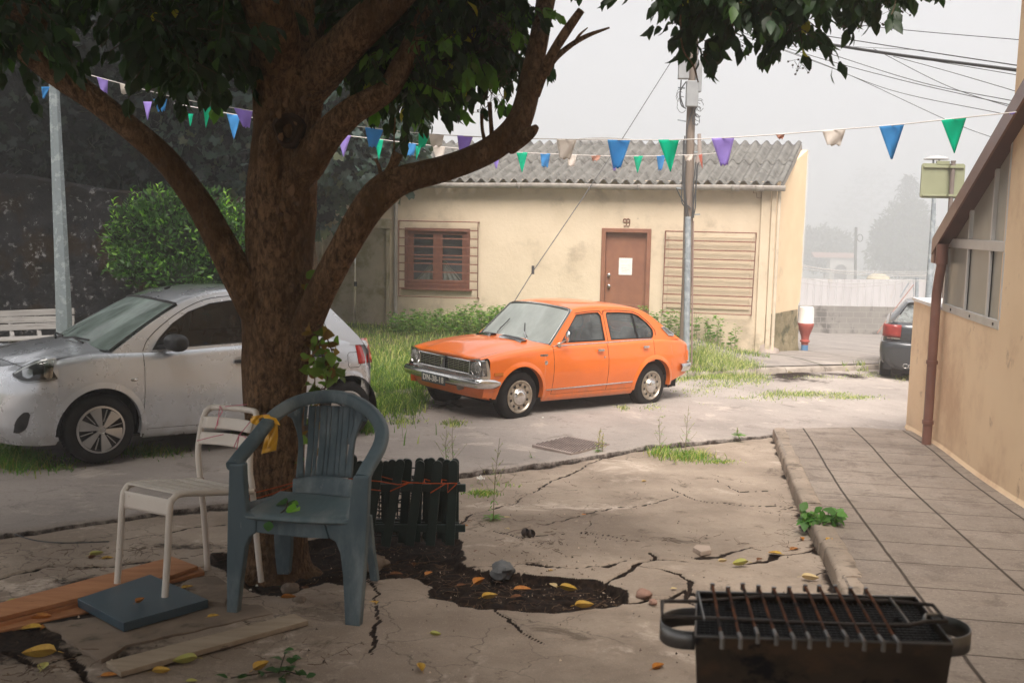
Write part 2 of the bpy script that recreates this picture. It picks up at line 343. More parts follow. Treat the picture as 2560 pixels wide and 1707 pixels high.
xc = 1.82+(P[:, 1]-5.36)*.2; soil = np.maximum(soil, np.clip(1-(xc-P[:, 0])/.10, 0, 1)*(P[:, 0] < xc+.05)*(.55+.5*fbm(P[:, 0]*6, P[:, 1]*6, 2, 3)))
soil = np.maximum(soil, np.clip(1-(yf(P[:, 0])-P[:, 1])/.16, 0, 1)*(.62+.4*fbm(P[:, 0]*4, P[:, 1]*4, 2, 3)))
soil = np.maximum(soil, np.clip(.25+.8*fbm(P[:, 0]*1.1+3, P[:, 1]*2.2, 5, 4), 0, 1)*np.clip(-P[:, 0]-.9, 0, 1)*.75)
I = np.arange(nx*ny).reshape(nx, ny); q = np.stack([I[:-1, :-1], I[1:, :-1], I[1:, 1:], I[:-1, 1:]], -1).reshape(-1, 4)
YARD = concrete('yard_concrete', (.40, .325, .26), (.24, .19, .15), (.60, .50, .42), (.105, .08, .06), bs=.8)
yo_ = fastmesh('yard', np.stack([P[:, 0], P[:, 1], z], 1), [q], YARD, attrs={'soil': soil}, smooth=True); ident(yo_, kind='structure')
def yz(x, y): return float(zg(x, y))-.05
# -- road
nx, ny = 420, 120; u = np.linspace(-13, 13.5, nx); YF = yf(u)+.05*fbm(u*3, 0, 0, 4)+.03*fbm(u*9, 3, 0, 3); YK = yk(u); v = np.linspace(0, 1, ny)
Xg = np.repeat(u[:, None], ny, 1); Yg = YF[:, None]+(YK-YF)[:, None]*v[None, :]; Zg = zg(Xg, Yg)+.012*fbm(Xg*.7, Yg*.7, 0, 3)+.004*fbm(Xg*4, Yg*4, 0, 3)
dist = Yg-YF[:, None]; Zg -= .02*np.clip(1-dist/.05, 0, 1)
so_ = np.clip(1-dist/.05, 0, 1)*.5
dk = np.minimum(np.hypot(Xg-.9, Yg-13.3), 9)  # dirt by the far kerb and under the cars
so_ = np.maximum(so_, np.clip(1.1-(YK[:, None]-Yg)/2.2, 0, 1)*(.42+.5*fbm(Xg*1.2, Yg*1.2, 3, 4)))
Xg = np.concatenate([Xg[:, :1], Xg], 1); Yg = np.concatenate([Yg[:, :1]-.02, Yg], 1); Zg = np.concatenate([Zg[:, :1]-.13, Zg], 1); so_ = np.concatenate([so_[:, :1]*0+.75, so_], 1); ny += 1
I = np.arange(nx*ny).reshape(nx, ny); q = np.stack([I[:-1, :-1], I[1:, :-1], I[1:, 1:], I[:-1, 1:]], -1).reshape(-1, 4)
ROAD = concrete('road_asphalt', (.35, .305, .275), (.27, .236, .213), (.48, .41, .36), (.15, .125, .11), bs=.6)
ident(fastmesh('road', np.stack([Xg, Yg, Zg], -1).reshape(-1, 3), [q], ROAD, attrs={'soil': so_.ravel()}, smooth=True), kind='structure')
# -- base ground to the horizon
gx = np.concatenate([np.linspace(-300, -14, 30), np.linspace(-13.5, 14, 90), np.linspace(15, 300, 40)]); gy = np.concatenate([np.linspace(-12, 8, 25), np.linspace(8.3, 30, 90), np.linspace(32, 60, 15), np.linspace(70, 600, 15)])
Xg, Yg = np.meshgrid(gx, gy, indexing='ij'); Zg = np.where(Yg < yk(Xg), zg(Xg, Yg)-.32, zfar(Xg, Yg)-.03+.03*fbm(Xg, Yg, 0, 3)*(Xg < 3.2))
I = np.arange(Xg.size).reshape(Xg.shape); q = np.stack([I[:-1, :-1], I[1:, :-1], I[1:, 1:], I[:-1, 1:]], -1).reshape(-1, 4)
EARTH = mat('earth', (.16, .12, .085), (.10, .075, .05), sc=1.5, rough=.95, c3=(.10, .12, .04), s3=1.2, t3=(.45, .6), bmp=.5, bsc=12, bd=.03)
ident(fastmesh('ground', np.stack([Xg, Yg, Zg], -1).reshape(-1, 3), [q], EARTH, smooth=True), kind='structure')
# -- sidewalk (tiles) and its kerb
hd = R(11.1); sw = bpy.data.objects.new('tmp', None)
Msw = Matrix.Translation(Vector((2.14, 5.08, 0))) @ Matrix.Rotation(-hd, 4, 'Z'); iMs = Msw.inverted()
mb = MB(); P_ = []
for yy in np.linspace(-7.5, 6.6, 90):
    row = []
    for xx in np.linspace(-.34, 3.3, 30):
        wv = Msw @ Vector((xx, yy, 0)); yl = yf(wv.x)-.03
        if wv.y > yl: wv.y = yl
        lv = iMs @ Vector((wv.x, wv.y, 0)); row.append((lv.x, lv.y, float(zg(wv.x, wv.y))+.05))
    P_.append(row)
mb.grid(P_)
m, nt, pb = new_mat('sidewalk_tiles'); c = ocoord(nt); sp = nt.nodes.new('ShaderNodeSeparateXYZ'); nt.links.new(c, sp.inputs[0])
wob = math_(nt, 'MULTIPLY', math_(nt, 'SUBTRACT', noi(nt, c, 3, 5), .5), .014)
def joint(o, per, wd):
    a = math_(nt, 'ADD', o, wob); a = math_(nt, 'DIVIDE', a, per); a = math_(nt, 'SUBTRACT', a, math_(nt, 'ROUND', a)); a = math_(nt, 'ABSOLUTE', a); a = math_(nt, 'MULTIPLY', a, per)
    return ramp(nt, a, wd*.4, wd*1.3, 1, 0)
jx = joint(sp.outputs[0], .575, .010); jy = joint(sp.outputs[1], .53, .007)
jt = math_(nt, 'MAXIMUM', jx, jy)
col = mixc(nt, ramp(nt, noi(nt, c, 1.1, 8, .65), .35, .65), (.30, .252, .212), (.215, .18, .152))
bt = nt.nodes.new('ShaderNodeTexVoronoi'); bt.inputs['Scale'].default_value = 1.8; nt.links.new(c, bt.inputs['Vector'])
wnz = nt.nodes.new('ShaderNodeTexWhiteNoise'); wnz.noise_dimensions = '2D'; cmb = nt.nodes.new('ShaderNodeCombineXYZ'); nt.links.new(math_(nt, 'FLOOR', math_(nt, 'ADD', math_(nt, 'DIVIDE', sp.outputs[0], .575), .5)), cmb.inputs[0]); nt.links.new(math_(nt, 'FLOOR', math_(nt, 'ADD', math_(nt, 'DIVIDE', sp.outputs[1], .53), .5)), cmb.inputs[1]); nt.links.new(cmb.outputs[0], wnz.inputs[0]); col = mixc(nt, math_(nt, 'MULTIPLY', wnz.outputs[0], .45), col, (.20, .16, .13)); col = mixc(nt, ramp(nt, noi(nt, c, 3.5, 10, .75, .5), .50, .64, 0, .8), col, (.15, .12, .10))
col = mixc(nt, ramp(nt, noi(nt, c, 45, 6, .8), .5, .66, 0, .65), col, (.10, .08, .065)); col = mixc(nt, ramp(nt, noi(nt, c, 8, 8, .8), .55, .68, 0, .5), col, (.12, .095, .08))
col = mixc(nt, ramp(nt, noi(nt, c, 90, 3, .6), .58, .70, 0, .6), col, (.50, .43, .37))
col = mixc(nt, math_(nt, 'MULTIPLY', jt, .9), col, (.035, .026, .02)); nt.links.new(col, pb.inputs['Base Color']); pb.inputs['Roughness'].default_value = .88; pb.inputs['Specular IOR Level'].default_value = .2
h = math_(nt, 'SUBTRACT', math_(nt, 'MULTIPLY', noi(nt, c, 40, 8, .7), .3), jt); bump(nt, pb, h, .6, .008)
o = build('sidewalk', mb, m, fix=False); o.matrix_world = Msw; ident(o, kind='structure')
CURB = mat('curb_stone', (.34, .275, .22), (.24, .195, .155), sc=3, rough=.9, bmp=.6, bsc=25, c3=(.12, .095, .075), s3=4, t3=(.5, .66), c4=(.09, .07, .055), s4=30, t4=(.58, .66))
mb = MB(); y0 = -3.
lens = [1.05, .98, 1.1, 1.0, .95, 1.1, 1.0, 1.05, .9, 1.12, 1.0, 1.1, .95, 1.1, .8]
for L in lens:
    if y0 > 11.0: break
    y1 = min(y0+L, 11.06); P_ = []; dz = random.uniform(-.008, .008); dx = random.uniform(-.008, .008); n = 26
    for i in range(n):
        y = y0+.004+(y1-y0-.008)*i/(n-1); x = 1.82+.2*(y-5.36)+dx; zt = float(zg(x, y))+.055+dz; row = []
        e0 = .012*max(0, float(fbm(x*9, y*9, 1, 3)))+(.02 if i in (0, n-1) else 0); e1 = .012*max(0, float(fbm(x*9, y*9, 5, 3)))
        for a, b in ((-.005, -.16), (0, -.03), (.004+e0*.3, -.012-e0), (.016+e0, -.001), (.075, .002), (.13-e1, 0), (.148, -.015-e1), (.15, -.08)): row.append((x+a, y, zt+b))
        P_.append(row)
    mb.grid(P_)
    for rr in (P_[0], P_[-1]): mb.add(rr, [tuple(range(len(rr)))])
    y0 = y1
ident(build('curb', mb, CURB, smooth=50), kind='structure')
# -- far pavement (paved square right of the house) and the road kerb
mb = MB(); P_ = []
for x in np.linspace(3.3, 16, 50): P_.append([(x, y, float(zfar(x, y))+.012) for y in yk(x)+.12+np.linspace(0, 1, 40)**1.5*(42-yk(x))])
mb.grid(P_)
m, nt, pb = new_mat('pavement_stone'); c = ocoord(nt, (1, 1, 1)); mp = nt.nodes.new('ShaderNodeMapping'); mp.inputs['Rotation'].default_value = (0, 0, R(-14)); nt.links.new(c, mp.inputs[0])
br = nt.nodes.new('ShaderNodeTexBrick'); br.inputs['Scale'].default_value = 1; br.inputs['Brick Width'].default_value = 1.9; br.inputs['Row Height'].default_value = 1.9; br.offset = 0
br.inputs['Mortar Size'].default_value = .035; br.inputs['Mortar Smooth'].default_value = .3; nt.links.new(mp.outputs[0], br.inputs['Vector'])
col = mixc(nt, ramp(nt, noi(nt, c, 2, 8, .7), .4, .6), (.20, .175, .16), (.27, .235, .21)); col = mixc(nt, ramp(nt, noi(nt, c, 1.1, 10, .7), .55, .7, 0, .6), col, (.38, .33, .29))
col = mixc(nt, br.outputs['Fac'], col, (.06, .06, .035)); nt.links.new(col, pb.inputs['Base Color']); pb.inputs['Roughness'].default_value = .85; bump(nt, pb, noi(nt, c, 20, 8, .7), .3, .02)
ident(build('pavement', mb, m, fix=False), kind='structure')
mb = MB(); x = -7.0
while x < 9.5:
    x1 = x+random.uniform(.72, .85); P_ = []; dz = random.uniform(-.015, .01)
    for t in np.linspace(.01, .99, 10):
        xx = x+(x1-x)*t; y = float(yk(xx)); zt = float(zg(xx, y))+.10+dz; n_ = np.array([-.62, .78]); er = .02*max(0, float(fbm(xx*6, 2, 0, 3)))
        P_.append([(xx+n_[0]*a, y+n_[1]*a, zt+b) for a, b in ((-.01, -.2), (0, -.03-er), (.015+er, -.004-er*.5), (.14, 0), (.155, -.1))])
    mb.grid(P_)
    for rr in (P_[0], P_[-1]): mb.add(rr, [tuple(range(5))])
    x = x1
ident(build('road_kerb', mb, mat('kerb_stone', (.36, .31, .26), (.24, .2, .17), sc=3, rough=.9, bmp=.5, bsc=18, c3=(.13, .11, .09), s3=3, t3=(.5, .65)), smooth=50), kind='structure')
# -- drain cover let into the road
mb = MB(); cpts = [GD(1222, 1024), GD(1308, 1004), GD(1400, 1021), GD(1312, 1044)]; A, B_, C_, D_ = [Vector(p) for p in cpts]
def dq(a, b): p = (A*(1-a)+B_*a)*(1-b)+(D_*(1-a)+C_*a)*b; return Vector((p.x, p.y, float(zg(p.x, p.y))+.018))
nb = 17
for i in range(nb):
    for j in range(nb*2):
        if j % 2 == i % 2 and 0 < i < nb-1: 
            a0, a1 = i/nb+.012, (i+1)/nb-.012; b0, b1 = j/(nb*2)+.003, (j+1)/(nb*2)-.003
            q = [dq(a0, b0), dq(a1, b0), dq(a1, b1), dq(a0, b1)]; mb.add(q+[p-Vector((0, 0, .014)) for p in q], [(0, 1, 2, 3), (0, 4, 5, 1), (1, 5, 6, 2), (2, 6, 7, 3), (3, 7, 4, 0)])
dr = thing('drain_cover', 'rusty square drain cover of raised studs set in the road', 'drain cover', loc=tuple(dq(.5, .5)))
build('stud_grid', mb, mat('old_iron', (.19, .15, .14), (.12, .095, .09), rough=.8, bmp=.3), dr, world=True, smooth=0)
mb = MB(); q = [dq(0, 0), dq(1, 0), dq(1, 1), dq(0, 1)]; qq = [p-Vector((0, 0, .006)) for p in q]; mb.add(qq+[p-Vector((0, 0, .05)) for p in q], [(0, 1, 2, 3), (0, 4, 5, 1), (1, 5, 6, 2), (2, 6, 7, 3), (3, 7, 4, 0)])
build('plate', mb, mat('iron_plate', (.33, .27, .24), (.25, .2, .18), rough=.9, bmp=.3), dr, world=True, smooth=0)
# ================================================================== HOUSE 99
S.cycles.volume_bounces = 3
hO = np.array([2.3, 20.0]); hd_ = np.array([1, -.194]); hd_ /= np.linalg.norm(hd_); hn_ = np.array([hd_[1], -hd_[0]])   # hn_ points to the street
if hn_[1] > 0: hn_ = -hn_
def hs(x, y, off=0.):                          # photo pixel -> (distance along the wall, height)
    r = ray(x, y); o = hO+hn_*off; t = (o @ hn_)/(r[:2] @ hn_); p = r*t; return float((p[:2]-hO) @ hd_), float(p[2])
def hw(s, z, off=0.): p = hO+hd_*s+hn_*off; return (p[0], p[1], z)
HM = lambda off: (lambda s, z: hw(s, z, off))
RENDER = mat('cream_render', (.635, .525, .395), (.555, .455, .335), sc=1.2, rough=.9, c3=(.40, .325, .24), s3=1.1, t3=(.50, .70), c4=(.36, .30, .23), s4=5, t4=(.66, .74), bmp=.35, bsc=14, bd=.02)
# stains: green-grey growth low on the wall
nt = RENDER.node_tree; pb = nt.nodes['Principled BSDF']; l = pb.inputs['Base Color'].links[0].from_socket
c = ocoord(nt); sp = nt.nodes.new('ShaderNodeSeparateXYZ'); nt.links.new(c, sp.inputs[0])
st = math_(nt, 'ADD', math_(nt, 'MULTIPLY', sp.outputs[2], -1.1), math_(nt, 'MULTIPLY', noi(nt, c, 2.2, 8, .7), 2.2))
nt.links.new(mixc(nt, ramp(nt, st, .62, 1.15, 0, .75), l, (.30, .26, .17)), pb.inputs['Base Color'])
PEACH = mat('peach_render', (.86, .66, .44), (.80, .60, .39), sc=2, rough=.9, bmp=.3, bsc=30, c3=(.66, .50, .33), s3=1.3, t3=(.6, .75))
DOORB = mat('brown_door_paint', (.27, .115, .065), (.21, .085, .05), sc=4, rough=.55, bmp=.15, bsc=5, bd=.03)
FRAMEB = mat('brown_frame', (.20, .075, .045), (.15, .055, .035), sc=9, rough=.6, bmp=.2)
RUSTY = mat('rusty_bar', (.26, .115, .08), (.17, .075, .055), sc=20, rough=.8, bmp=.3)
OLDCREAM = mat('old_cream_paint', (.46, .385, .28), (.38, .32, .23), sc=2, rough=.8, c3=(.22, .19, .085), s3=1.6, t3=(.48, .66), c4=(.28, .22, .15), s4=10, t4=(.6, .7), bmp=.2, bsc=20)
hb = hw(-.5, -2.6); house = thing('house', 'low cream house with grey corrugated roof behind the orange car', 'house', loc=hb)
win = [hs(*p) for p in ((1014, 571), (1174, 573), (1174, 721), (1014, 719))]; w0, w1 = win[0][0], win[1][0]; wt, wb = win[0][1], win[2][1]
gar = [hs(*p) for p in ((799, 568), (974, 568), (974, 833))]; g0, g1, gt, gb = gar[0][0], gar[1][0], gar[0][1], gar[2][1]
dor = [hs(*p) for p in ((1505, 570), (1629, 570), (1629, 838))]; d0, d1, dt, db = dor[0][0], dor[1][0], dor[0][1], dor[2][1]
sR = hs(1900, 700)[0]; sL = -9.2; zt = .86
rect = lambda a, b, c_, d: [(a, c_), (b, c_), (b, d), (a, d)]
outl = [(sL, -3.0), (sR, -3.0), (sR, zt), (sL, zt)]
mb = MB().prism(outl, HM(0), HM(-.22), [rect(w0, w1, wb, wt), rect(g0, g1, gb, gt), rect(d0, d1, db, dt)])
mb.box(sL, sR, 0, 3, -3, gb+.0, M=Matrix(((hd_[0], -hn_[0], 0, hO[0]-hn_[0]*.23), (hd_[1], -hn_[1], 0, hO[1]-hn_[1]*.23), (0, 0, 1, 0), (0, 0, 0, 1))))
build('wall', mb, RENDER, house, world=True, smooth=0)
# end wall in peach, broken edge, plinth
eC = np.array(hw(sR, 0)[:2]); eD = np.array([6.2, 21.45]); ed = eD-eC; eL = np.linalg.norm(ed); ed /= eL; en = np.array([ed[1], -ed[0]])
def ew(s, z, off=0): p = eC+ed*s+en*off; return (p[0], p[1], z)
edge = [(eL+.03*float(fbm(z_*2.2, 3, 0, 4)) - (.10 if z_ < -1.6 else 0), z_) for z_ in np.linspace(-3.1, 1.62, 60)]
mb = MB().prism([(0.0, -3.1)]+edge+[(0, .72)], lambda a, b: ew(a, b, 0), lambda a, b: ew(a, b, -.25)); build('end_wall', mb, PEACH, house, world=True, smooth=0)
mb = MB(); n = 14; P_ = []
for zz in np.linspace(-3.0, -1.75, n): P_.append([ew(s, zz, .02+.03*max(0, float(fbm(s*4, zz*4, 1, 3)))+.06*max(0, (-2-zz))) for s in np.linspace(.0, eL-.12+.05*float(fbm(zz*5, 0, 0, 3)), 14)])
mb.grid(P_); build('plinth', mb, mat('plinth_stone', (.33, .27, .17), (.22, .18, .10), sc=4, rough=.95, bmp=.8, bsc=10, bd=.04, c3=(.12, .11, .06), s3=3, t3=(.5, .62)), house, world=True)
s0 = hs(1897, 700)[0]; mb = MB().prism(rect(s0-.02, s0+.16, -3, zt-.03), HM(.06), HM(-.01)); mb.prism(rect(s0+.17, s0+.26, -2.95, zt-.05), HM(.10), HM(-.02)); build('corner_pilaster', mb, RENDER, house, world=True, smooth=0, bevel=.01)
mb = MB(); mb.tube([hw(s0+.31, zt-.1, .06), hw(s0+.31, -2.75, .06)], .035, 10); build('downpipe', mb, mat('cream_pipe', (.66, .55, .42), rough=.5, c3=(.4, .33, .25), s3=4), house, world=True)
mb = MB(); P_ = []
for t in np.linspace(0, 1, 8): P_.append([(lambda p: p)(hw(s0+.05+.40*a, -2.85+.62*t*(1-a*.25), .05+.30*(1-t)*(math.sin(math.pi*a)))) for a in np.linspace(0, 1, 10)])
mb.grid(P_); build('buttress', mb, mat('bare_stone', (.40, .33, .29), (.28, .23, .2), sc=9, rough=.95, bmp=.9, bsc=8, bd=.03, stretch=(1, 1, .4)), house, world=True)
# window
wn = None
fr = MB(); fw = .085
fr.prism(rect(w0-.015, w1+.015, wb-.02, wt+.015), HM(.02), HM(-.08), [rect(w0+.05, w1-.05, wb+.07, wt-.05)])
fr.prism(rect(w0+.051, w1-.051, wb+.071, wt-.051), HM(-.03), HM(-.10), [rect(w0+.16, (w0+w1)/2-.10, wb+.14, wt-.12), rect((w0+w1)/2+.10, w1-.16, wb+.14, wt-.12)])
wo = build('window', fr, FRAMEB, house, world=True, smooth=0, bevel=.006)
mb = MB(); mm = (w0+w1)/2; zm = hs(1060, 647)[1]
for a, b in ((w0+.16, mm-.10), (mm+.10, w1-.16)): mb.prism(rect(a, b, zm-.018, zm+.018), HM(-.035), HM(-.09))
build('glazing_bar', mb, FRAMEB, wo, world=True, smooth=0)
mb = MB()
for a, b in ((w0+.15, mm-.09), (mm+.09, w1-.15)): mb.poly(rect(a, b, wb+.13, wt-.11), (), HM(-.07))
build('pane', mb, glassmat('old_glass', (.5, .55, .58), .08, .8, (9, .18), (.4, .42, .42)), wo, world=True, smooth=0)
mb = MB().box(w0-.1, w1+.1, .02, .5, wb-.1, wt+.1, M=Matrix(((hd_[0], -hn_[0], 0, hO[0]-hn_[0]*.42), (hd_[1], -hn_[1], 0, hO[1]-hn_[1]*.42), (0, 0, 1, 0), (0, 0, 0, 1)))); build('dark_room', mb, mat('blind', (.13, .15, .17), (.07, .085, .10), sc=3, rough=.9, stretch=(1, 1, 14)), wo, world=True, smooth=0)
for a, b, sg in ((w0+.14, mm-.09, 1), (mm+.09, w1-.14, -1)):
    mb = MB(); P_ = []
    for t in np.linspace(0, 1, 12):
        z_ = wb+.12+(wt-wb-.35)*.55*t; wdt = (b-a)*(1-t**1.0)*.95; row = []
        for k in np.linspace(0, 1, 16): s_ = (b-wdt*k) if sg > 0 else (a+wdt*k); row.append(hw(s_, z_, -.17+.02*math.sin(k*22)))
        P_.append(row)
    mb.grid(P_); build('curtain', mb, mat('curtain', (.62, .56, .45), (.5, .45, .36), rough=.9), wo, world=True, smooth=60)
mb = MB().prism(rect(w0-.07, w1+.07, wb-.06, wb-.021), HM(.07), HM(-.08)); build('sill', mb, FRAMEB, wo, world=True, smooth=0, bevel=.005)
# grilles
def grille(TL, TR, BR, BL, nbar, off, label, vx=()):
    p = [hs(*q, off) for q in (TL, TR, BR, BL)]; g = ident(build('window_grille', MB().tube([hw(*p[0], off), hw(*p[1], off), hw(*p[2], off), hw(*p[3], off), hw(*p[0], off)], .014, 6), RUSTY, house, world=True, smooth=60), None)
    g['label'] = label
    for i in range(1, nbar-1):
        t = i/(nbar-1); a = np.array(p[0])*(1-t)+np.array(p[3])*t; b = np.array(p[1])*(1-t)+np.array(p[2])*t
        build('bar', MB().bar(hw(*a, off), hw(*b, off), .014, .024), RUSTY, g, world=True, smooth=0)
    for q in p: build('bracket', MB().bar(hw(*q, off), hw(*q, -.02), .02, .02), RUSTY, g, world=True, smooth=0)
grille((997, 552), (1195, 556), (1194, 746), (997, 740), 10, .12, 'rusty bar grille over the curtained window')
grille((1664, 578), (1891, 583), (1878, 788), (1656, 779), 10, .10, 'rusty bar grille over the bricked up opening')
b0, b1 = hs(1672, 588)[0], hs(1880, 588)[0]; bt_, bb_ = hs(1672, 590)[1], hs(1672, 770)[1]
mb = MB().prism(rect(b0, b1, bb_, bt_), HM(.018), HM(-.01)); build('blocked_window', mb, mat('patched_render', (.60, .49, .36), (.54, .44, .32), sc=3, rough=.95, bmp=.5, bsc=10, bd=.02, c3=(.46, .37, .26), s3=2, stretch=(1, 1, 5)), house, world=True, smooth=0, bevel=.012)
# garage door
mb = MB().prism(rect(g0-.06, g1+.05, gt, gt+.20), HM(.05), HM(-.02)); mb.prism(rect(g0-.02, g0+.06, gb, gt), HM(.03), HM(-.1)); mb.prism(rect(g1-.07, g1+.01, gb, gt), HM(.03), HM(-.1))
build('door_surround', mb, OLDCREAM, house, world=True, smooth=0, bevel=.008)
gm = hs(885, 700)[0]; dd = build('double_door', MB().prism(rect(g0+.061, gm-.01, gb, gt), HM(-.05), HM(-.09)), OLDCREAM, house, world=True, smooth=0)
build('door_leaf', MB().prism(rect(gm+.012, g1-.071, gb, gt), HM(-.05), HM(-.09)), OLDCREAM, dd, world=True, smooth=0)
build('centre_strip', MB().prism(rect(gm-.06, gm-.005, gb, gt), HM(-.02), HM(-.05)), OLDCREAM, dd, world=True, smooth=0)
hz_ = hs(892, 709)[1]; build('padlock', MB().box(gm-.0, gm+.05, 0, .05, hz_-.06, hz_+.04, M=Matrix(((hd_[0], hn_[0], 0, hO[0]-hn_[0]*.045), (hd_[1], hn_[1], 0, hO[1]-hn_[1]*.045), (0, 0, 1, 0), (0, 0, 0, 1)))), BLACKP, dd, world=True, smooth=0)
ivy = MB()
for k in range(26):
    s_ = random.uniform(gm+.05, g1-.1); z_ = gb+random.uniform(0, .25); pts = [hw(s_, z_, -.045)]
    for q in range(random.randint(6, 22)): s_ = min(max(s_+random.uniform(-.05, .05), gm+.03), g1-.09); z_ += random.uniform(-.01, .07); pts.append(hw(s_, z_, -.046))
    ivy.tube(pts, .003, 4)
build('dead_ivy', ivy, mat('dry_stem', (.50, .43, .30), rough=.9), dd, world=True, smooth=0)
# brown door, notice, number
fr = MB().prism(rect(d0, d1, db, dt), HM(.03), HM(-.12), [rect(d0+.085, d1-.085, db-.01+.02, dt-.085)]); do_ = build('front_door', fr, DOORB, house, world=True, smooth=0, bevel=.008)
pz = db+.62; mb = MB().prism(rect(d0+.086, d1-.086, db, dt-.086), HM(-.07), HM(-.11)); mb.prism(rect(d0+.16, d1-.16, pz-.34, pz-.02), HM(-.062), HM(-.075)); build('door_panel', mb, DOORB, do_, world=True, smooth=0, bevel=.006)
for yy in (688, 716):
    s_, z_ = hs(1521, yy); p = Vector(hw(s_, z_, -.07)); q = Vector(hw(s_, z_, .0)); build('knob', MB().tube([p, p.lerp(q, .3), p.lerp(q, .5), p.lerp(q, .9), q], [.04, .035, .018, .03, .022], 12), CHROME, do_, world=True)
t0, t1 = hs(1547, 645), hs(1579, 688); no = solo('paper_notice', MB().prism(rect(t0[0], t1[0], t1[1], t0[1]), HM(-.066), HM(-.068)), mat('paper', (.8, .78, .75), rough=.8), 'white sheet of paper taped to the brown front door', 'notice', smooth=0)
mb = MB()
for k in range(9):
    if k in (2, 4): continue
    z_ = t0[1]-.06-.028*k; mb.prism(rect(t0[0]+.05, t1[0]-.05-(.05 if k % 3 else .0), z_-.004, z_), HM(-.0650), HM(-.066))
build('print', mb, mat('ink', (.35, .34, .34)), no, world=True, smooth=0)
mb = MB()
for sx in (1562.5, 1570.5):
    s_, z_ = hs(sx, 551.5); pts = [(s_+.034*math.cos(a), z_+.034*math.sin(a)) for a in np.linspace(0, 2*math.pi, 15)]; pts += [(s_+.034, z_-.05), (s_+.030, z_-.09), (s_+.012, z_-.112), (s_-.02, z_-.105)]
    mb.tube([hw(a, b, .012) for a, b in pts], .0085, 6)
build('house_number', mb, FRAMEB, house, world=True)
s_, z_ = hs(1897-1.5, 483); mb = MB().tube([hw(a, b, .012) for a, b in [(s_-.09, z_+.07), (s_+.06, z_+.06), (s_+.06, z_-.10), (s_-.02, z_-.09), (s_-.03, z_-.0), (s_-.09, z_-.0), (s_-.09, z_+.07)]], .006, 5); build('wire_loop', mb, RUSTY, house, world=True)
mb = MB(); s_ = hs(992, 600)[0]; mb.tube([hw(s_, .62, .07), hw(s_, -2.25, .07)], .040, 12)
for z_ in (hs(992, 515)[1], hs(992, 658)[1], hs(992, 781)[1]): mb.tube([hw(s_, z_-.012, .07), hw(s_, z_+.012, .07)], .05, 12)
build('downpipe', mb, mat('grey_pipe', (.40, .36, .32), (.3, .27, .24), sc=5, rough=.7), house, world=True)
# roof
eR = np.array([5.12, 19.26]); zE = hs(1700, 456, .3)[1]; rv = np.array([.98, 2.34]); rise = .93; Ltot = 14.3; per = .225
FIBRO = mat('fibre_cement', (.175, .168, .155), (.125, .12, .112), sc=3, rough=.95, c3=(.075, .072, .065), s3=7, t3=(.50, .66), c4=(.26, .235, .19), s4=13, t4=(.60, .70), bmp=.6, bsc=35, bd=.02)
for row in (0, 1):
    m1 = int(Ltot/per*10); P_ = []
    for i in range(m1+1):
        s_ = i*per/10; sheet = math.sin(2*math.pi*s_/per); base = eR-hd_*s_
        jig = .006*math.sin(int(s_/1.0)*2.3)
        t_a, t_b = (0, .53) if row == 0 else (.49, 1.02)
        P_.append([(base[0]+rv[0]*t, base[1]+rv[1]*t, zE+rise*t+.048*sheet+(.016 if row else 0)+jig) for t in np.linspace(t_a, t_b, 7)])
    build('roof_sheet', MB().grid(P_), FIBRO, house, world=True, smooth=60, solid=.012)
mb = MB(); P_ = []
for s_ in (.06, Ltot): b_ = eR-hd_*s_; P_.append([(b_[0]+rv[0]*1., b_[1]+rv[1]*1., zE+rise-.03), (b_[0]+rv[0]*1.2, b_[1]+rv[1]*2, zE-.4)])
mb.grid(P_); build('rear_roof', mb, FIBRO, house, world=True, smooth=0)
mb = MB(); a = Vector((*(eR-hd_*(-.02)), zE-.02)); bq = rv; mb.bar((eR[0]-.02, eR[1], zE-.06), (eR[0]+bq[0], eR[1]+bq[1], zE+rise-.06), .03, .12); build('verge_board', mb, mat('grey_board', (.33, .3, .27), (.24, .22, .2), rough=.9), house, world=True, smooth=0)
mb = MB(); prof = [(-.065, .02), (-.065, 0), (-.06, -.04), (-.035, -.07), (0, -.08), (.035, -.07), (.06, -.04), (.065, .0), (.065, .02)]; P_ = []
gE = eR+hn_*.02
for s_ in np.linspace(-.05, Ltot, 30): P_.append([(gE[0]-hd_[0]*s_+hn_[0]*a, gE[1]-hd_[1]*s_+hn_[1]*a, zE-.065+b+.008*math.sin(s_*1.7)) for a, b in prof])
mb.grid(P_); mb.add(P_[0], [tuple(range(9))])
for s_ in (.35, .8, 2.7, 5.1, 7.2, 9.3): mb.grid([[(gE[0]-hd_[0]*(s_+q)+hn_[0]*a*1.12, gE[1]-hd_[1]*(s_+q)+hn_[1]*a*1.12, zE-.065+b*1.12) for a, b in prof] for q in (0, .06 if s_ > 1 else .16)])
build('gutter', mb, mat('old_gutter', (.42, .385, .35), (.3, .27, .25), sc=5, rough=.85, bmp=.3), house, world=True, smooth=50, solid=.008)
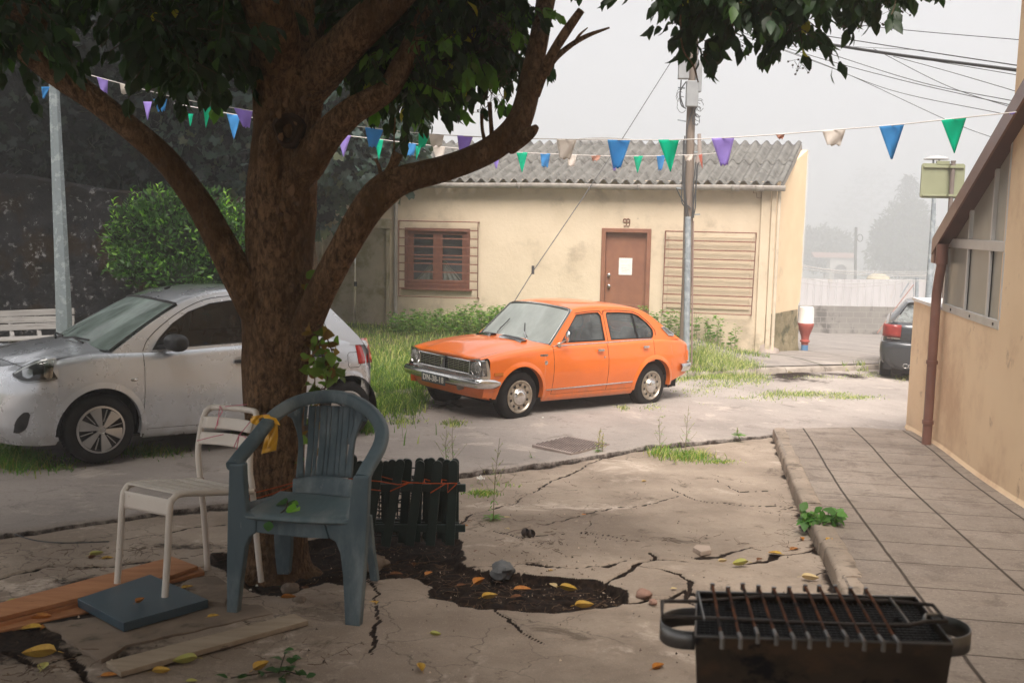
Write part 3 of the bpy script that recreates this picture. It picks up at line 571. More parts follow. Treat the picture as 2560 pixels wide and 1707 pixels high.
# ================================================================== RIGHT-HAND BUILDING
bb1 = GG(2263.9, 1077.5); bb2 = GG(2560, 1284); wd_ = bb2[:2]-bb1[:2]; wd_ /= np.linalg.norm(wd_); wn_ = np.array([wd_[1], -wd_[0]])
if wn_[0] > 0: wn_ = -wn_                      # wn_ points to the street (left)
def wS(x, y, off=0.): r = ray(x, y); o = bb1[:2]+wn_*off; t = (o @ wn_)/(r[:2] @ wn_); p = r*t; return float((p[:2]-bb1[:2]) @ wd_), float(p[2])
def wW(s, z, off=0.): p = bb1[:2]+wd_*s+wn_*off; return (p[0], p[1], z)
WM = lambda off: (lambda s, z: wW(s, z, off))
STUC = mat('peach_stucco', (.88, .67, .45), (.83, .62, .41), sc=1.5, rough=.92, bmp=.5, bsc=110, bd=.004, c3=(.66, .45, .29), s3=.8, t3=(.45, .65), c4=(.52, .36, .24), s4=3.5, t4=(.58,.72), r2=.95)
sB0, sB1 = wS(2368, 596)[0], wS(2506, 640)[0]; sill = -.83
bl = thing('annex_building', 'peach stucco annex with slanted brown eave beside the tiled sidewalk', 'building', loc=wW(3, -2.2))
s_end = 16.0
build('wall', MB().prism([(0, -2.9), (s_end, -2.4), (s_end, 5.5), (sB1, 5.5), (sB1, sill), (0, sill)], WM(0), WM(-.28)), STUC, bl, world=True, smooth=0)
mb = MB(); P_ = [[wW(s, float(zg(*wW(s, 0)[:2]))+b, a) for a, b in ((.0, .09), (.006, .07), (.012, .055), (.016, .04))] for s in np.linspace(0, s_end, 60)]; mb.grid(P_); build('wall_foot', mb, STUC, bl, world=True)
mb = MB().prism([(-.02, sill), (sB0+.0, sill), (sB0, sill+.035), (-.02, sill+.035)], WM(.02), WM(-1.0)); build('coping', mb, mat('white_coping', (.74, .72, .72), rough=.35), bl, world=True, smooth=0)
build('low_wall_end', MB().prism([(0, -2.9), (.25, -2.9), (.25, sill-.001), (0, sill-.001)], WM(-.28), WM(-.98)), STUC, bl, world=True, smooth=0)
bA, bZ = wS(2338, 612, .1), wS(2540, 266, .1)
sl_ = (bZ[1]-bA[1])/(bZ[0]-bA[0]); bm = lambda s: bA[1]+sl_*(s-bA[0])
WIN = mat('grey_aluminium', (.56, .55, .54), (.5, .49, .48), rough=.35, metal=.2)
FROST = mat('frosted_glass', (.33, .325, .285), (.28, .275, .245), sc=2, rough=.28, c3=(.24, .21, .17), s3=1.5, t3=(.55, .7), spec=.6)
railz = wS(2440, 612)[1]; ms = [sB0, wS(2409, 780)[0], wS(2463, 800)[0], sB1+.05]
build('building_end', MB().prism([(sB0, sill), (sB0+.06, sill), (sB0+.06, bm(sB0)-.05), (sB0, bm(sB0)-.1)], WM(-.10), WM(-2.5)), STUC, bl, world=True, smooth=0)
wo = build('window', MB().prism(rect(sB0, sB1+.05, sill, sill+.075), WM(.006), WM(-.04)).prism(rect(sB0, sB1+.05, railz-.045, railz+.045), WM(.006), WM(-.04)), WIN, bl, world=True, smooth=0, bevel=.004)
for i, s_ in enumerate(ms): a_ = s_ if i == 0 else s_-.021; build('mullion', MB().prism([(a_, sill+.076), (a_+.042, sill+.076), (a_+.042, railz-.046), (a_, railz-.046)], WM(.004), WM(-.038)), WIN, wo, world=True, smooth=0, bevel=.003)
for i, s_ in enumerate(ms[1:]): a_ = s_-.03; build('mullion', MB().prism([(a_, railz+.046), (a_+.042, railz+.046), (a_+.042, bm(a_+.05)+.02), (a_, bm(a_)+.02)], WM(.004), WM(-.038)), WIN, wo, world=True, smooth=0, bevel=.003)
for i in range(3):
    a_, b_ = ms[i]+.04, ms[i+1]-.04; build('pane', MB().prism(rect(a_, b_, sill+.075, railz-.045), WM(-.022), WM(-.03)), FROST, wo, world=True, smooth=0)
    build('pane', MB().prism([(a_, railz+.045), (b_, railz+.045), (b_, bm(b_)-.02), (a_, max(bm(a_)-.02, railz+.05))], WM(-.022), WM(-.03)), FROST, wo, world=True, smooth=0)
for i in range(3):
    for (a, b, c_, d) in ((ms[i]+.025, ms[i]+.04, sill+.076, railz-.046), (ms[i+1]-.045, ms[i+1]-.03, sill+.076, railz-.046)): build('gasket', MB().prism(rect(a, b, c_, d), WM(-.015), WM(-.0215)), RUBBER, wo, world=True, smooth=0)
for q in ((2378, 779), (2425, 800), (2483, 826)): s_, z_ = wS(*q); build('drain_cap', MB().prism(rect(s_-.012, s_+.012, sill+.025, sill+.05), WM(.012), WM(.004)), BLACKP, wo, world=True, smooth=0)
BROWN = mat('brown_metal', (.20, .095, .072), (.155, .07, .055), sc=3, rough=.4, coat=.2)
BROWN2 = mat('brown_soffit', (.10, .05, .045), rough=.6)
mb = MB().prism([(bA[0]-.02, bA[1]-.10), (bZ[0]+.3, bm(bZ[0]+.3)-.10), (bZ[0]+.3, bm(bZ[0]+.3)+.06), (bA[0]-.02, bA[1]+.06)], WM(.13), WM(.11)); build('verge_trim', mb, BROWN, bl, world=True, smooth=0)
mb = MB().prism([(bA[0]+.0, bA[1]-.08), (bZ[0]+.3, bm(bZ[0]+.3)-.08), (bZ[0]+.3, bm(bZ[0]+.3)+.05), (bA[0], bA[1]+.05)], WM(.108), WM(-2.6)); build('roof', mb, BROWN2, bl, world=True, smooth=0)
gz = bA[1]-.09; mb = MB().prism([(bA[0]-.06, gz-.1), (bA[0]+.07, gz-.1), (bA[0]+.07, gz+.06), (bA[0]-.06, gz+.13)], WM(.12), WM(-2.6)); build('gutter', mb, BROWN, bl, world=True, smooth=0, bevel=.01)
pp_ = [wS(x, y, .09) for x, y in ((2355, 640), (2355, 668), (2352, 690), (2340, 706), (2338, 740), (2316, 1110))]; pth = [wW(*q, .09) for q in pp_]; sx = pp_[5][0]
pth = [wW(pp_[0][0], pp_[0][1]+.12, .09), wW(pp_[0][0], pp_[1][1], .09), wW((pp_[0][0]+sx)/2, pp_[2][1]-.02, .09), wW(sx, pp_[4][1]+.03, .09), wW(sx, pp_[4][1]-.05, .09), wW(sx, float(zg(*wW(sx, 0)[:2])), .09)]
mb = MB().tube(pth, .048, 14)
for z_ in (wS(2330, 893)[1], wS(2320, 1037)[1]): mb.tube([wW(sx, z_-.018, .09), wW(sx, z_+.018, .09)], .058, 14)
mb.tube([wW(pp_[0][0], pp_[0][1]+.12, .09), wW(pp_[0][0], pp_[1][1]+.03, .09)], .058, 14); build('downpipe', mb, BROWN, bl, world=True, smooth=40)
# ================================================================== FOLIAGE TOOLS
OV = np.array([(0, 0, 0), (.5, 0, .05), (1, 0, -.12), (.16, .17, .03), (.45, .27, .10), (.78, .15, .02), (.16, -.17, .03), (.45, -.27, .10), (.78, -.15, .02)])
OVF = np.array([(0, 3, 4, 1), (1, 4, 5, 2), (0, 1, 7, 6), (1, 2, 8, 7)])
LANC = OV*np.array([1, .62, 1]); SIMP = np.array([(0, 0, 0), (.45, .22, .06), (1, 0, -.1), (.45, -.22, .06)]); SIMPF = np.array([(0, 1, 2, 3)])
a_ = []
for g, r_ in ((-165, .3), (-135, .72), (-100, .70), (-84, .60), (-70, .90), (-50, .92), (-30, .62), (-12, 1.05), (12, 1.05), (30, .62), (50, .92), (70, .90), (84, .60), (100, .70), (135, .72), (165, .3)): a_.append((.45+r_*.55*math.cos(R(g)), r_*.55*math.sin(R(g)), .05*math.cos(R(g)*3)))
FIG = np.array([(.35, 0, .0)]+a_); FIGF = np.array([(0, i, i+1) for i in range(1, 16)])
def basis(d, up):
    d = d/np.linalg.norm(d, axis=1, keepdims=True); s_ = np.cross(up, d); s_ /= np.linalg.norm(s_, axis=1, keepdims=True)+1e-9; n = np.cross(d, s_); return d, s_, n
def leaves(name, C, D, U, size, cols, parent, mat_, shape=OV, faces=OVF):
    d, s_, n = basis(D, U); k = len(shape); sz = size[:, None, None]
    V = C[:, None]+sz*(shape[None, :, 0:1]*d[:, None]+shape[None, :, 1:2]*s_[:, None]+shape[None, :, 2:3]*n[:, None])
    Fc = (faces[None]+(np.arange(len(C))*k)[:, None, None]).reshape(-1, faces.shape[1])
    return fastmesh(name, V.reshape(-1, 3), [Fc], mat_, parent, attr=np.repeat(cols, k, 0))
def rnd(n, a=-1, b=1): return RNG.uniform(a, b, n)
def unit(n): v_ = RNG.normal(size=(n, 3)); return v_/np.linalg.norm(v_, axis=1, keepdims=True)
def tint(n, base, var=.3, alt=None, pa=.1):
    c = np.array(base)[None]*(1+rnd((n, 1), -var, var))*(1+rnd((n, 3), -.08, .08))
    if alt is not None: k = RNG.random(n) < pa; c[k] = np.array(alt)[None]*(1+rnd((k.sum(), 1), -var, var))
    return np.clip(c, 0, 1)
LEAF = leafmat('leaf', .5, .22); LEAFD = leafmat('dark_leaf', .5, .12); GRASSM = leafmat('grass_blade', .6, .3)
BARK, nt, pb = new_mat('bark'); c = ocoord(nt, (1, 1, .45))
vr = nt.nodes.new('ShaderNodeTexVoronoi'); vr.feature = 'F1'; vr.inputs['Scale'].default_value = 34; mpv = nt.nodes.new('ShaderNodeMapping'); nt.links.new(c, mpv.inputs[0])
wv_ = nt.nodes.new('ShaderNodeMixRGB'); wv_.blend_type = 'ADD'; wv_.inputs[0].default_value = .12; nt.links.new(c, wv_.inputs[1]); nn = nt.nodes.new('ShaderNodeTexNoise'); nn.inputs['Scale'].default_value = 12; nt.links.new(c, nn.inputs['Vector']); nt.links.new(nn.outputs['Color'], wv_.inputs[2]); nt.links.new(wv_.outputs[0], vr.inputs['Vector'])
col = mixc(nt, ramp(nt, noi(nt, c, 38, 12, .8, .6), .38, .62), (.060, .033, .018), (.33, .195, .105))
col = mixc(nt, ramp(nt, noi(nt, c, 3.2, 8, .6), .45, .62, 0, .75), col, (.10, .052, .022)); col = mixc(nt, ramp(nt, noi(nt, c, 7, 10, .7, 1), .62, .74, 0, .5), col, (.33, .21, .115))
nt.links.new(col, pb.inputs['Base Color']); pb.inputs['Roughness'].default_value = .95; pb.inputs['Specular IOR Level'].default_value = .15
hh = math_(nt, 'ADD', noi(nt, c, 22, 12, .75, .6), math_(nt, 'MULTIPLY', vr.outputs['Distance'], .6)); bump(nt, pb, hh, 1.0, .045)
# ================================================================== MAIN TREE
tb = GD(635, 1298, -.05); TY = tb[1]
tree = thing('tree', 'thick brown barked tree with spreading limbs standing between the two chairs and the silver car', 'tree', loc=tuple(tb))
def T(x, y, dy=0.): return PD(x, y, TY+dy)
def limb(pts, nz=24, lump=.07, k=6, sd=0, flut=0):
    q = np.array([(*T(x, y, dy), r_*DS/F*(TY+dy)) for x, y, r_, dy in pts]); q = spline(q, k)
    def jit(i, kk, p):
        g = 2*math.pi*kk/nz; return 1+lump*float(fbm(math.cos(g)*1.3+sd, math.sin(g)*1.3, q[i][2]*3.2+sd, 4))+flut*math.sin(3*g+q[i][2]*1.4)*.5+flut*.5*math.sin(5*g-q[i][2]*2)
    return MB().tube([a[:3] for a in q], [a[3] for a in q], nz, True, jit)
tr_ = limb([(632, 1330, 110, 0), (631, 1300, 84, 0), (632, 1240, 72, 0), (633, 1150, 67, 0), (634, 1050, 66, 0), (634, 950, 69, 0), (636, 850, 74, 0), (640, 760, 77, 0), (642, 690, 80, 0), (643, 620, 76, 0), (645, 540, 77, 0), (648, 460, 78, 0), (652, 380, 74, 0), (656, 300, 72, 0), (660, 230, 76, 0), (662, 150, 84, 0), (655, 60, 88, .05), (640, -60, 80, .1), (620, -260, 70, .3), (600, -600, 55, .5), (600, -1000, 30, .9)], 72, .055, 12, 0, .055)
build('trunk', tr_, BARK, tree, world=True, smooth=180)
def branch(pts, **k): return build('branch', limb(pts, **k), BARK, tree, world=True, smooth=180)
branch([(650, 800, 25, 0), (600, 735, 38, -.05), (556, 655, 37, -.1), (505, 555, 34, -.1), (455, 465, 31, -.1), (385, 372, 28, -.15), (300, 295, 27, -.2), (215, 228, 28, -.25), (130, 165, 33, -.3), (70, 95, 46, -.35), (48, 10, 60, -.4), (20, -110, 58, -.5), (-60, -300, 48, -.7), (-180, -600, 30, -.9)], sd=3, k=10)
branch([(650, 830, 20, 0), (700, 750, 34, -.1), (742, 660, 35, -.2), (790, 570, 35, -.25), (838, 490, 37, -.3), (880, 440, 38, -.3), (930, 412, 31, -.3), (1010, 390, 28, -.3), (1080, 366, 27, -.25), (1140, 335, 28, -.2), (1186, 290, 29, -.2), (1208, 232, 27, -.15), (1222, 160, 23, -.1), (1238, 90, 21, -.1), (1252, 10, 21, 0), (1275, -120, 27, .1), (1330, -330, 22, .2), (1450, -650, 14, .4)], sd=7, k=10)
branch([(1175, 322, 30, -.2), (1198, 318, 18, -.25), (1220, 303, 13, -.3), (1232, 292, 7, -.33)], sd=5)
branch([(1225, 215, 18, -.15), (1246, 170, 13, -.2), (1265, 130, 11, -.25), (1300, 75, 11, -.3), (1335, 24, 9, -.35)], sd=6, lump=.12)
branch([(1252, 172, 9, -.2), (1272, 138, 7, -.22), (1310, 105, 6, -.25), (1350, 82, 5, -.3), (1400, 64, 2, -.3)], sd=8, nz=8)
branch([(1318, 100, 3, -.25), (1332, 80, 3, -.26), (1350, 64, 1.2, -.26)], nz=6)
branch([(880, 425, 16, -.3), (900, 385, 11, -.3), (915, 352, 13, -.3)], sd=9, nz=10); branch([(878, 420, 7, -.3), (871, 385, 4, -.3), (862, 365, 3, -.3)], nz=8)
branch([(1132, 340, 8, -.2), (1128, 290, 5, -.2), (1124, 235, 5, -.2)], nz=8); branch([(1118, 345, 5, -.2), (1108, 300, 4, -.2), (1106, 262, 4, -.2)], nz=8)
branch([(905, 405, 7, -.3), (906, 360, 3, -.3), (905, 320, 2, -.3), (908, 270, 1.5, -.3)], nz=6)
branch([(645, 440, 40, 0), (700, 385, 40, -.1), (745, 318, 36, -.15), (800, 262, 31, -.2), (850, 232, 28, -.2), (890, 205, 25, -.2), (915, 165, 25, -.2), (945, 110, 24, -.15), (980, 30, 22, -.1), (1010, -80, 20, 0), (1060, -300, 15, .2)], sd=11, k=10)
branch([(660, 260, 40, 0), (735, 165, 48, -.1), (800, 95, 42, -.2), (860, 35, 40, -.25), (940, -40, 36, -.3), (1080, -180, 30, -.5), (1300, -380, 22, -.9), (1650, -600, 13, -1.2)], sd=13, k=8)
branch([(650, 200, 50, 0), (630, 60, 55, -.25), (560, -120, 45, -.5), (450, -420, 30, -.9)], sd=15)
# limb of the scar where a branch was cut
sc_ = limb([(622, 620, 20, -.1), (624, 560, 28, -.145), (622, 480, 30, -.16), (621, 400, 30, -.16), (626, 320, 30, -.14), (640, 250, 20, -.05)], sd=17, lump=.05); build('ridge', sc_, BARK, tree, world=True, smooth=180)
mb = MB(); kc = T(662, 300, -.19)
for i, (r_, h) in enumerate(((.075, 0), (.07, -.03), (.05, -.035), (.045, -.02), (.03, -.005), (.0, 0))): pass
P_ = []
for r_, h in ((.085, .04), (.078, -.015), (.062, -.03), (.045, -.005), (.03, .025), (.0, .03)): P_.append([(kc[0]+r_*math.cos(g)*(1+.15*math.sin(3*g)), kc[1]+h, kc[2]+r_*1.15*math.sin(g)) for g in np.linspace(0, 2*math.pi, 18, endpoint=False)])
build('knot', mb.grid(P_, closev=True), mat('rotten_wood', (.03, .018, .012), (.055, .032, .02), sc=20, bmp=.8, rough=.95), tree, world=True)
# loose bark flakes
FLK = mat('flake', (.19, .11, .06), (.12, .07, .04), sc=30, rough=.9)
for k in range(46):
    mb = MB(); y = random.uniform(20, 520); x = 650+random.uniform(-62, 70); p = T(x, y, -.20-.02*random.random()+.12*abs(x-652)**2/70**2); s_ = random.uniform(.008, .025)
    pts = [(p[0]+s_*math.cos(g)*random.uniform(.6, 1.2), p[1]-random.uniform(.0, .012), p[2]+s_*1.5*math.sin(g)*random.uniform(.6, 1.2)) for g in np.linspace(0, 6.28, 7)[:-1]]; mb.add(pts, [tuple(range(6))]); build('bark_flake', mb, FLK, tree, world=True, smooth=0, solid=.003)
# -- crown: drooping twigs with leaves; blobs are (x, y, rx, ry in view pixels, depth offset min, max, twigs)
tw = MB(); LC, LD, LU, LS = [], [], [], []; TC = []
def twig(p, d, L, nl, ls=.095, green=0):
    p = np.array(p, float); d = np.array(d, float); d /= np.linalg.norm(d); pts = [p.copy()]; st = L/max(nl, 1)
    for i in range(nl):
        d = d+np.array([0, 0, -.10])+RNG.normal(size=3)*.13; d /= np.linalg.norm(d); p = p+d*st; pts.append(p.copy())
        for sgn in (1, -1):
            if RNG.random() < .12: continue
            sd_ = np.cross(d, [0, 0, 1.]); sd_ /= np.linalg.norm(sd_)+1e-6
            ld = d*.5+sd_*sgn*RNG.uniform(.2, .8)+np.array([0, 0, -RNG.uniform(.5, 1.3)])+RNG.normal(size=3)*.25
            LC.append(p+RNG.normal(size=3)*.01); LD.append(ld); LU.append(RNG.normal(size=3)*.9+np.array([0, -.6, .5])); LS.append(ls*RNG.uniform(.65, 1.2)); TC.append(green)
    LC.append(p); LD.append(d+np.array([0, 0, -.6])); LU.append(RNG.normal(size=3)+np.array([0, 0, 1.])); LS.append(ls); TC.append(green)
    tw.tube(pts[::2] if len(pts) > 4 else pts, .0028, 4, cap=False)
def blob(x, y, rx, ry, d0, d1, n, L=.30, nl=6, ls=.095, green=0):
    for _ in range(n):
        while True:
            a, b = RNG.uniform(-1, 1, 2)
            if a*a+b*b < 1: break
        dy = RNG.uniform(d0, d1); p = T(x+a*rx, y+b*ry-(118 if L > .25 else 80), dy)
        if 575 < x+a*rx < 735 and dy < .15: continue
        g = RNG.uniform(0, 2*math.pi); twig(p, (math.cos(g), math.sin(g)*.7, RNG.uniform(-.7, .25)), L*RNG.uniform(.7, 1.3), nl, ls, green)
B_ = [ # big dark masses across the top
 (60, -10, 110, 80, -.9, .6, 60), (10, 110, 60, 90, -.9, .2, 40), (20, 200, 45, 40, -.7, .1, 16), (250, 10, 130, 30, -.7, .4, 22), (340, 110, 70, 70, -.8, .5, 26), (430, 90, 110, 80, -.8, .6, 70), (430, 190, 90, 55, -.7, .3, 40), (500, 140, 90, 90, -.6, .6, 60), (480, 255, 30, 30, -.5, .1, 10),
 (300, 75, 90, 60, -.6, .3, 16), (560, 60, 60, 110, .1, .8, 34), (760, 60, 120, 90, .1, 1.0, 60), (860, 90, 120, 100, -.1, 1.0, 90), (950, 130, 110, 95, -.1, .9, 95), (1040, 120, 90, 90, -.2, .7, 70), (900, 210, 110, 55, 0, .8, 55), (830, 205, 60, 50, .2, .8, 20), (1060, 210, 80, 45, -.1, .7, 34), (980, 230, 90, 50, -.1, .7, 40),
 (940, 285, 60, 35, -.2, .3, 16), (1135, 180, 42, 40, -.1, .4, 14), (1020, 30, 90, 60, -.2, .7, 50), (1180, -20, 90, 26, -.2, .5, 22), (1290, -40, 60, 30, -.2, .5, 14), (880, 260, 70, 30, 0, .4, 10), (130, 40, 60, 40, -.8, .2, 16), (1110, 105, 60, 60, -.1, .4, 18),
]
for b in B_: blob(*b)
for b in [(1560, -10, 70, 40, -.9, -.1, 24), (1640, 20, 70, 45, -.9, -.1, 28), (1720, 20, 80, 50, -.9, -.1, 36), (1700, 70, 60, 40, -.8, -.2, 18), (1800, 10, 80, 40, -.9, -.1, 30), (1790, 100, 45, 28, -.7, -.3, 10), (1830, 130, 22, 22, -.6, -.3, 5), (1900, 0, 90, 30, -.9, -.1, 26), (1990, 10, 80, 32, -.9, -.2, 24), (2070, 40, 36, 36, -.7, -.3, 10), (1620, 90, 40, 40, -.7, -.3, 9), (2040, -20, 70, 30, -.8, -.2, 16), (1880, -60, 300, 30, -.9, -.1, 60), (1520, -40, 60, 20, -.7, -.2, 12)]: blob(*b, L=.22, nl=5, ls=.088)
for x, y in ((1545, 90), (1600, 175), (1612, 205), (1690, 160), (1660, 150), (1830, 150)): blob(x, y, 14, 10, -.6, -.5, 2, L=.12, nl=3, ls=.085)
branch([(1560, -60, 5, -.5), (1562, 30, 3, -.52), (1568, 110, 2, -.55), (1592, 150, 2, -.55), (1604, 190, 1.5, -.55)], nz=6); branch([(1700, -60, 6, -.5), (1690, 40, 4, -.5), (1650, 110, 2.5, -.5), (1615, 130, 1.5, -.5)], nz=6)
branch([(1300, -380, 9, -.9), (1600, -230, 8, -.6), (1850, -120, 6, -.5), (2000, -30, 4, -.45), (2075, 30, 2, -.45)], nz=8); branch([(1600, -230, 6, -.6), (1700, -60, 5, -.55), (1790, 60, 3, -.5), (1830, 110, 1.5, -.5)], nz=6)
# sprays at the rim of the crown, sunlight put into their lighter green
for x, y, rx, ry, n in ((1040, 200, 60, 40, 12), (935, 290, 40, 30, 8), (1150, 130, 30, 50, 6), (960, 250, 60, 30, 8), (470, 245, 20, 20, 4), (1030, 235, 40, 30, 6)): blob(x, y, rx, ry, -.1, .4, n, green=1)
# unseen leaves added above and behind the view, shaped to shade the yard
def canopy(cx_, cy_, cz, rx, ry, rz, n):
    for _ in range(n):
        v_ = unit(1)[0]*RNG.uniform(.55, 1)**.5; p = np.array([cx_+v_[0]*rx, cy_+v_[1]*ry, cz+v_[2]*rz])
        q = CM @ p; 
        if q[2] > 0:
            px_, py_ = CX+F*q[0]/q[2], CY+F*q[1]/q[2]
            if -60 < px_ < 2620 and py_ > -120: continue
        g = RNG.uniform(0, 2*math.pi); twig(p, (math.cos(g), math.sin(g), RNG.uniform(-.4, .5)), .45, 7, .13)
def overhead(cx_, cy_, cz, rx, ry, rz, n):
    v_ = unit(n)*RNG.uniform(.3, 1, (n, 1))**.4; p = np.array([cx_, cy_, cz])+v_*np.array([rx, ry, rz]); q = p @ CM.T; px_ = CX+F*q[:, 0]/np.maximum(q[:, 2], .01); py_ = CY+F*q[:, 1]/np.maximum(q[:, 2], .01)
    k = ~((q[:, 2] > 0) & (px_ > -60) & (px_ < 2620) & (py_ > -110)); k &= (p[:, 1] < 1.4) | (p[:, 0] < np.where(p[:, 1] > 3.2, .45, -.2)); k &= ~((p[:, 1] > 1.4) & (p[:, 1] < 3.0) & (RNG.random(n) < .35)); return p[k]
OC = np.concatenate([overhead(-1.6, 5.0, 3.0, 5.2, 4.6, 1.7, 26000), overhead(-2.5, 1.5, 3.0, 5, 3.8, 1.4, 10000), overhead(.6, 3.6, 2.6, 2.2, 2.0, .8, 4000), overhead(.4, -1.5, 3.0, 5.0, 3.3, 1.3, 19000), overhead(2.0, -2.0, 2.8, 3.2, 2.8, 1.0, 9000), overhead(2.0, .2, 2.9, 2.6, 1.6, .9, 14000)]); n = len(OC)
leaves('shade_crown', OC, RNG.normal(size=(n, 3))+np.array([0, 0, -.7]), RNG.normal(size=(n, 3))*.7+np.array([0, 0, 1.]), RNG.uniform(.13, .22, n), tint(n, (.025, .05, .017), .35), tree, LEAF)
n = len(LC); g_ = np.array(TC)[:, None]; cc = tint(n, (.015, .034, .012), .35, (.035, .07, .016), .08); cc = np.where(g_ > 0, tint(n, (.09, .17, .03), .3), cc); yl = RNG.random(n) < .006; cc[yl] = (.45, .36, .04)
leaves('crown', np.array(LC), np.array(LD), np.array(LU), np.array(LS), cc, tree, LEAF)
build('twigs', tw, mat('twig_bark', (.07, .05, .03), rough=.9), tree, world=True, smooth=0, fix=False)
# dry seed sprays hanging out of the leaves
mb = MB()
for x, y in ((1140, 45), (1165, 165), (1135, 215), (1160, 75), (1110, 255), (1770, 120), (1830, 150), (1800, 75), (2060, 25), (1960, 60), (1990, 45), (1700, 100)):
    for k in range(9):
        p = Vector(T(x+random.uniform(-14, 14), y+random.uniform(-14, 14), -.4)); q = p+Vector((random.uniform(-.05, .05), random.uniform(-.04, .04), random.uniform(-.06, .03))); mb.tube([p, q], .0012, 3); mb.box(-.004, .004, -.004, .004, -.004, .004, Matrix.Translation(q))
build('seed_sprays', mb, mat('dry_seed', (.09, .07, .05), rough=.9), tree, world=True, smooth=0, fix=False)
# -- climbing plant on the trunk
cl = thing('climbing_plant', 'straggly green climber with browning leaves on the right side of the tree trunk', 'climber', loc=tuple(GD(700, 1290, -.05)))
mb = MB(); C_, D_ = [], []
for pts in ([(700, 1290), (706, 1100), (712, 960), (722, 880), (716, 800), (712, 700), (718, 640)], [(712, 960), (745, 900), (752, 850), (735, 790), (728, 720)], [(716, 900), (760, 880), (768, 820), (745, 770)]):
    q = [T(x+random.uniform(-4, 4), y, -.12) for x, y in pts]; q = spline(q, 6); mb.tube(q, .004, 5)
    for p in q[8:]:
        for _ in range(2): C_.append(p+RNG.normal(size=3)*.025); D_.append(RNG.normal(size=3)+np.array([0, -.3, -.8]))
build('stem', mb, mat('vine_stem', (.12, .07, .045), rough=.9), cl, world=True)
k = len(C_); leaves('foliage', np.array(C_), np.array(D_), RNG.normal(size=(k, 3))+np.array([0, -1, .3]), RNG.uniform(.05, .10, k), tint(k, (.12, .17, .03), .35, (.20, .10, .03), .3), cl, LEAF, OV*np.array([1, 1.35, 1]))
# ================================================================== BACKGROUND TREES
def mass(o, name_core, blobs, nleaf, size, base, alt, pa, shape, faces, lm, corecol, seedn=0, droop=.6, shell=(.82, 1.08), amp=.16):
    mb = MB(); C_, D_, U_ = [], [], []
    tot = sum(b[3]*b[5] for b in blobs)
    for cx_, cy_, cz, rx, ry, rz in blobs:
        P_ = []
        for th in np.linspace(0, math.pi, 17):
            row = []
            for ph in np.linspace(0, 2*math.pi, 28, endpoint=False):
                v_ = np.array([math.sin(th)*math.cos(ph), math.sin(th)*math.sin(ph), math.cos(th)]); k_ = .80+.16*float(fbm(*(v_*2.2+cx_), 4, seedn)); row.append((cx_+rx*v_[0]*k_, cy_+ry*v_[1]*k_, cz+rz*v_[2]*k_))
            P_.append(row)
        mb.grid(P_, closev=True)
        n = int(nleaf*rx*rz/tot); v_ = unit(n*2); v_ = v_[v_[:, 1] < .35][:n]; n = len(v_); k_ = RNG.uniform(*shell, n)*(1+amp*fbm(v_[:, 0]*2.2+cx_, v_[:, 1]*2.2+cx_, v_[:, 2]*2.2+cx_, 4, seedn))
        C_.append(np.array([cx_, cy_, cz])+v_*np.array([rx, ry, rz])*k_[:, None]); D_.append(v_*.8+RNG.normal(size=(n, 3))*.55+np.array([0, 0, -droop])); U_.append(v_+RNG.normal(size=(n, 3))*.5)
    C_, D_, U_ = map(np.concatenate, (C_, D_, U_)); n = len(C_)
    leaves('foliage', C_, D_, U_, size*RNG.uniform(.6, 1.25, n), tint(n, base, .35, alt, pa), o, lm, shape, faces)
    build(name_core, mb, mat('foliage_shade_core_'+o.name, corecol, tuple(q*.5 for q in corecol), sc=3, rough=1, bmp=1, bsc=9, bd=.3), o, world=True)  # dark hull inside the leaves; the crown's inner shade is put into its colour
def PN(x, y, Y): return tuple(PX(x, y, Y))
def treeobj(name, label, cat, px, Y, zb=-2.2, group=None):
    x = PX(px, 600, Y)[0]; return thing(name, label, cat, loc=(x, Y, zb), group=group)
def bl_(px, py, Y, rx, ry, rz): return (*PX(px, py, Y), rx, ry, rz)
fig = treeobj('fig_tree', 'large leaved fig tree hanging over the left end of the cream house', 'tree', 800, 19)
mass(fig, 'crown_shade_core', [bl_(800, 260, 18.6, 1.75, 1.6, 1.7), bl_(700, 120, 19, 1.9, 1.8, 1.6), bl_(870, 380, 18.2, 1.35, 1.3, .75), bl_(600, 330, 18.5, 1.9, 1.6, 1.7), bl_(640, 480, 18.4, 1.2, 1.1, 1.1), bl_(790, 480, 18.2, .42, .5, .75), bl_(960, 360, 18.0, .75, .8, .5), bl_(780, 30, 19.4, 1.3, 1.4, 1.5)], 7200, .22, (.040, .066, .056), (.08, .09, .05), .12, FIG, FIGF, LEAFD, (.010, .017, .016), 3)
mb = MB().tube(spline([(fig.location.x, 18.9, -2.6), (fig.location.x-.2, 18.9, -1), PX(760, 420, 18.9), PX(740, 250, 18.9)], 5), [.2]*6+[.16]*5+[.12]*5, 12); build('trunk', mb, BARK, fig, world=True)
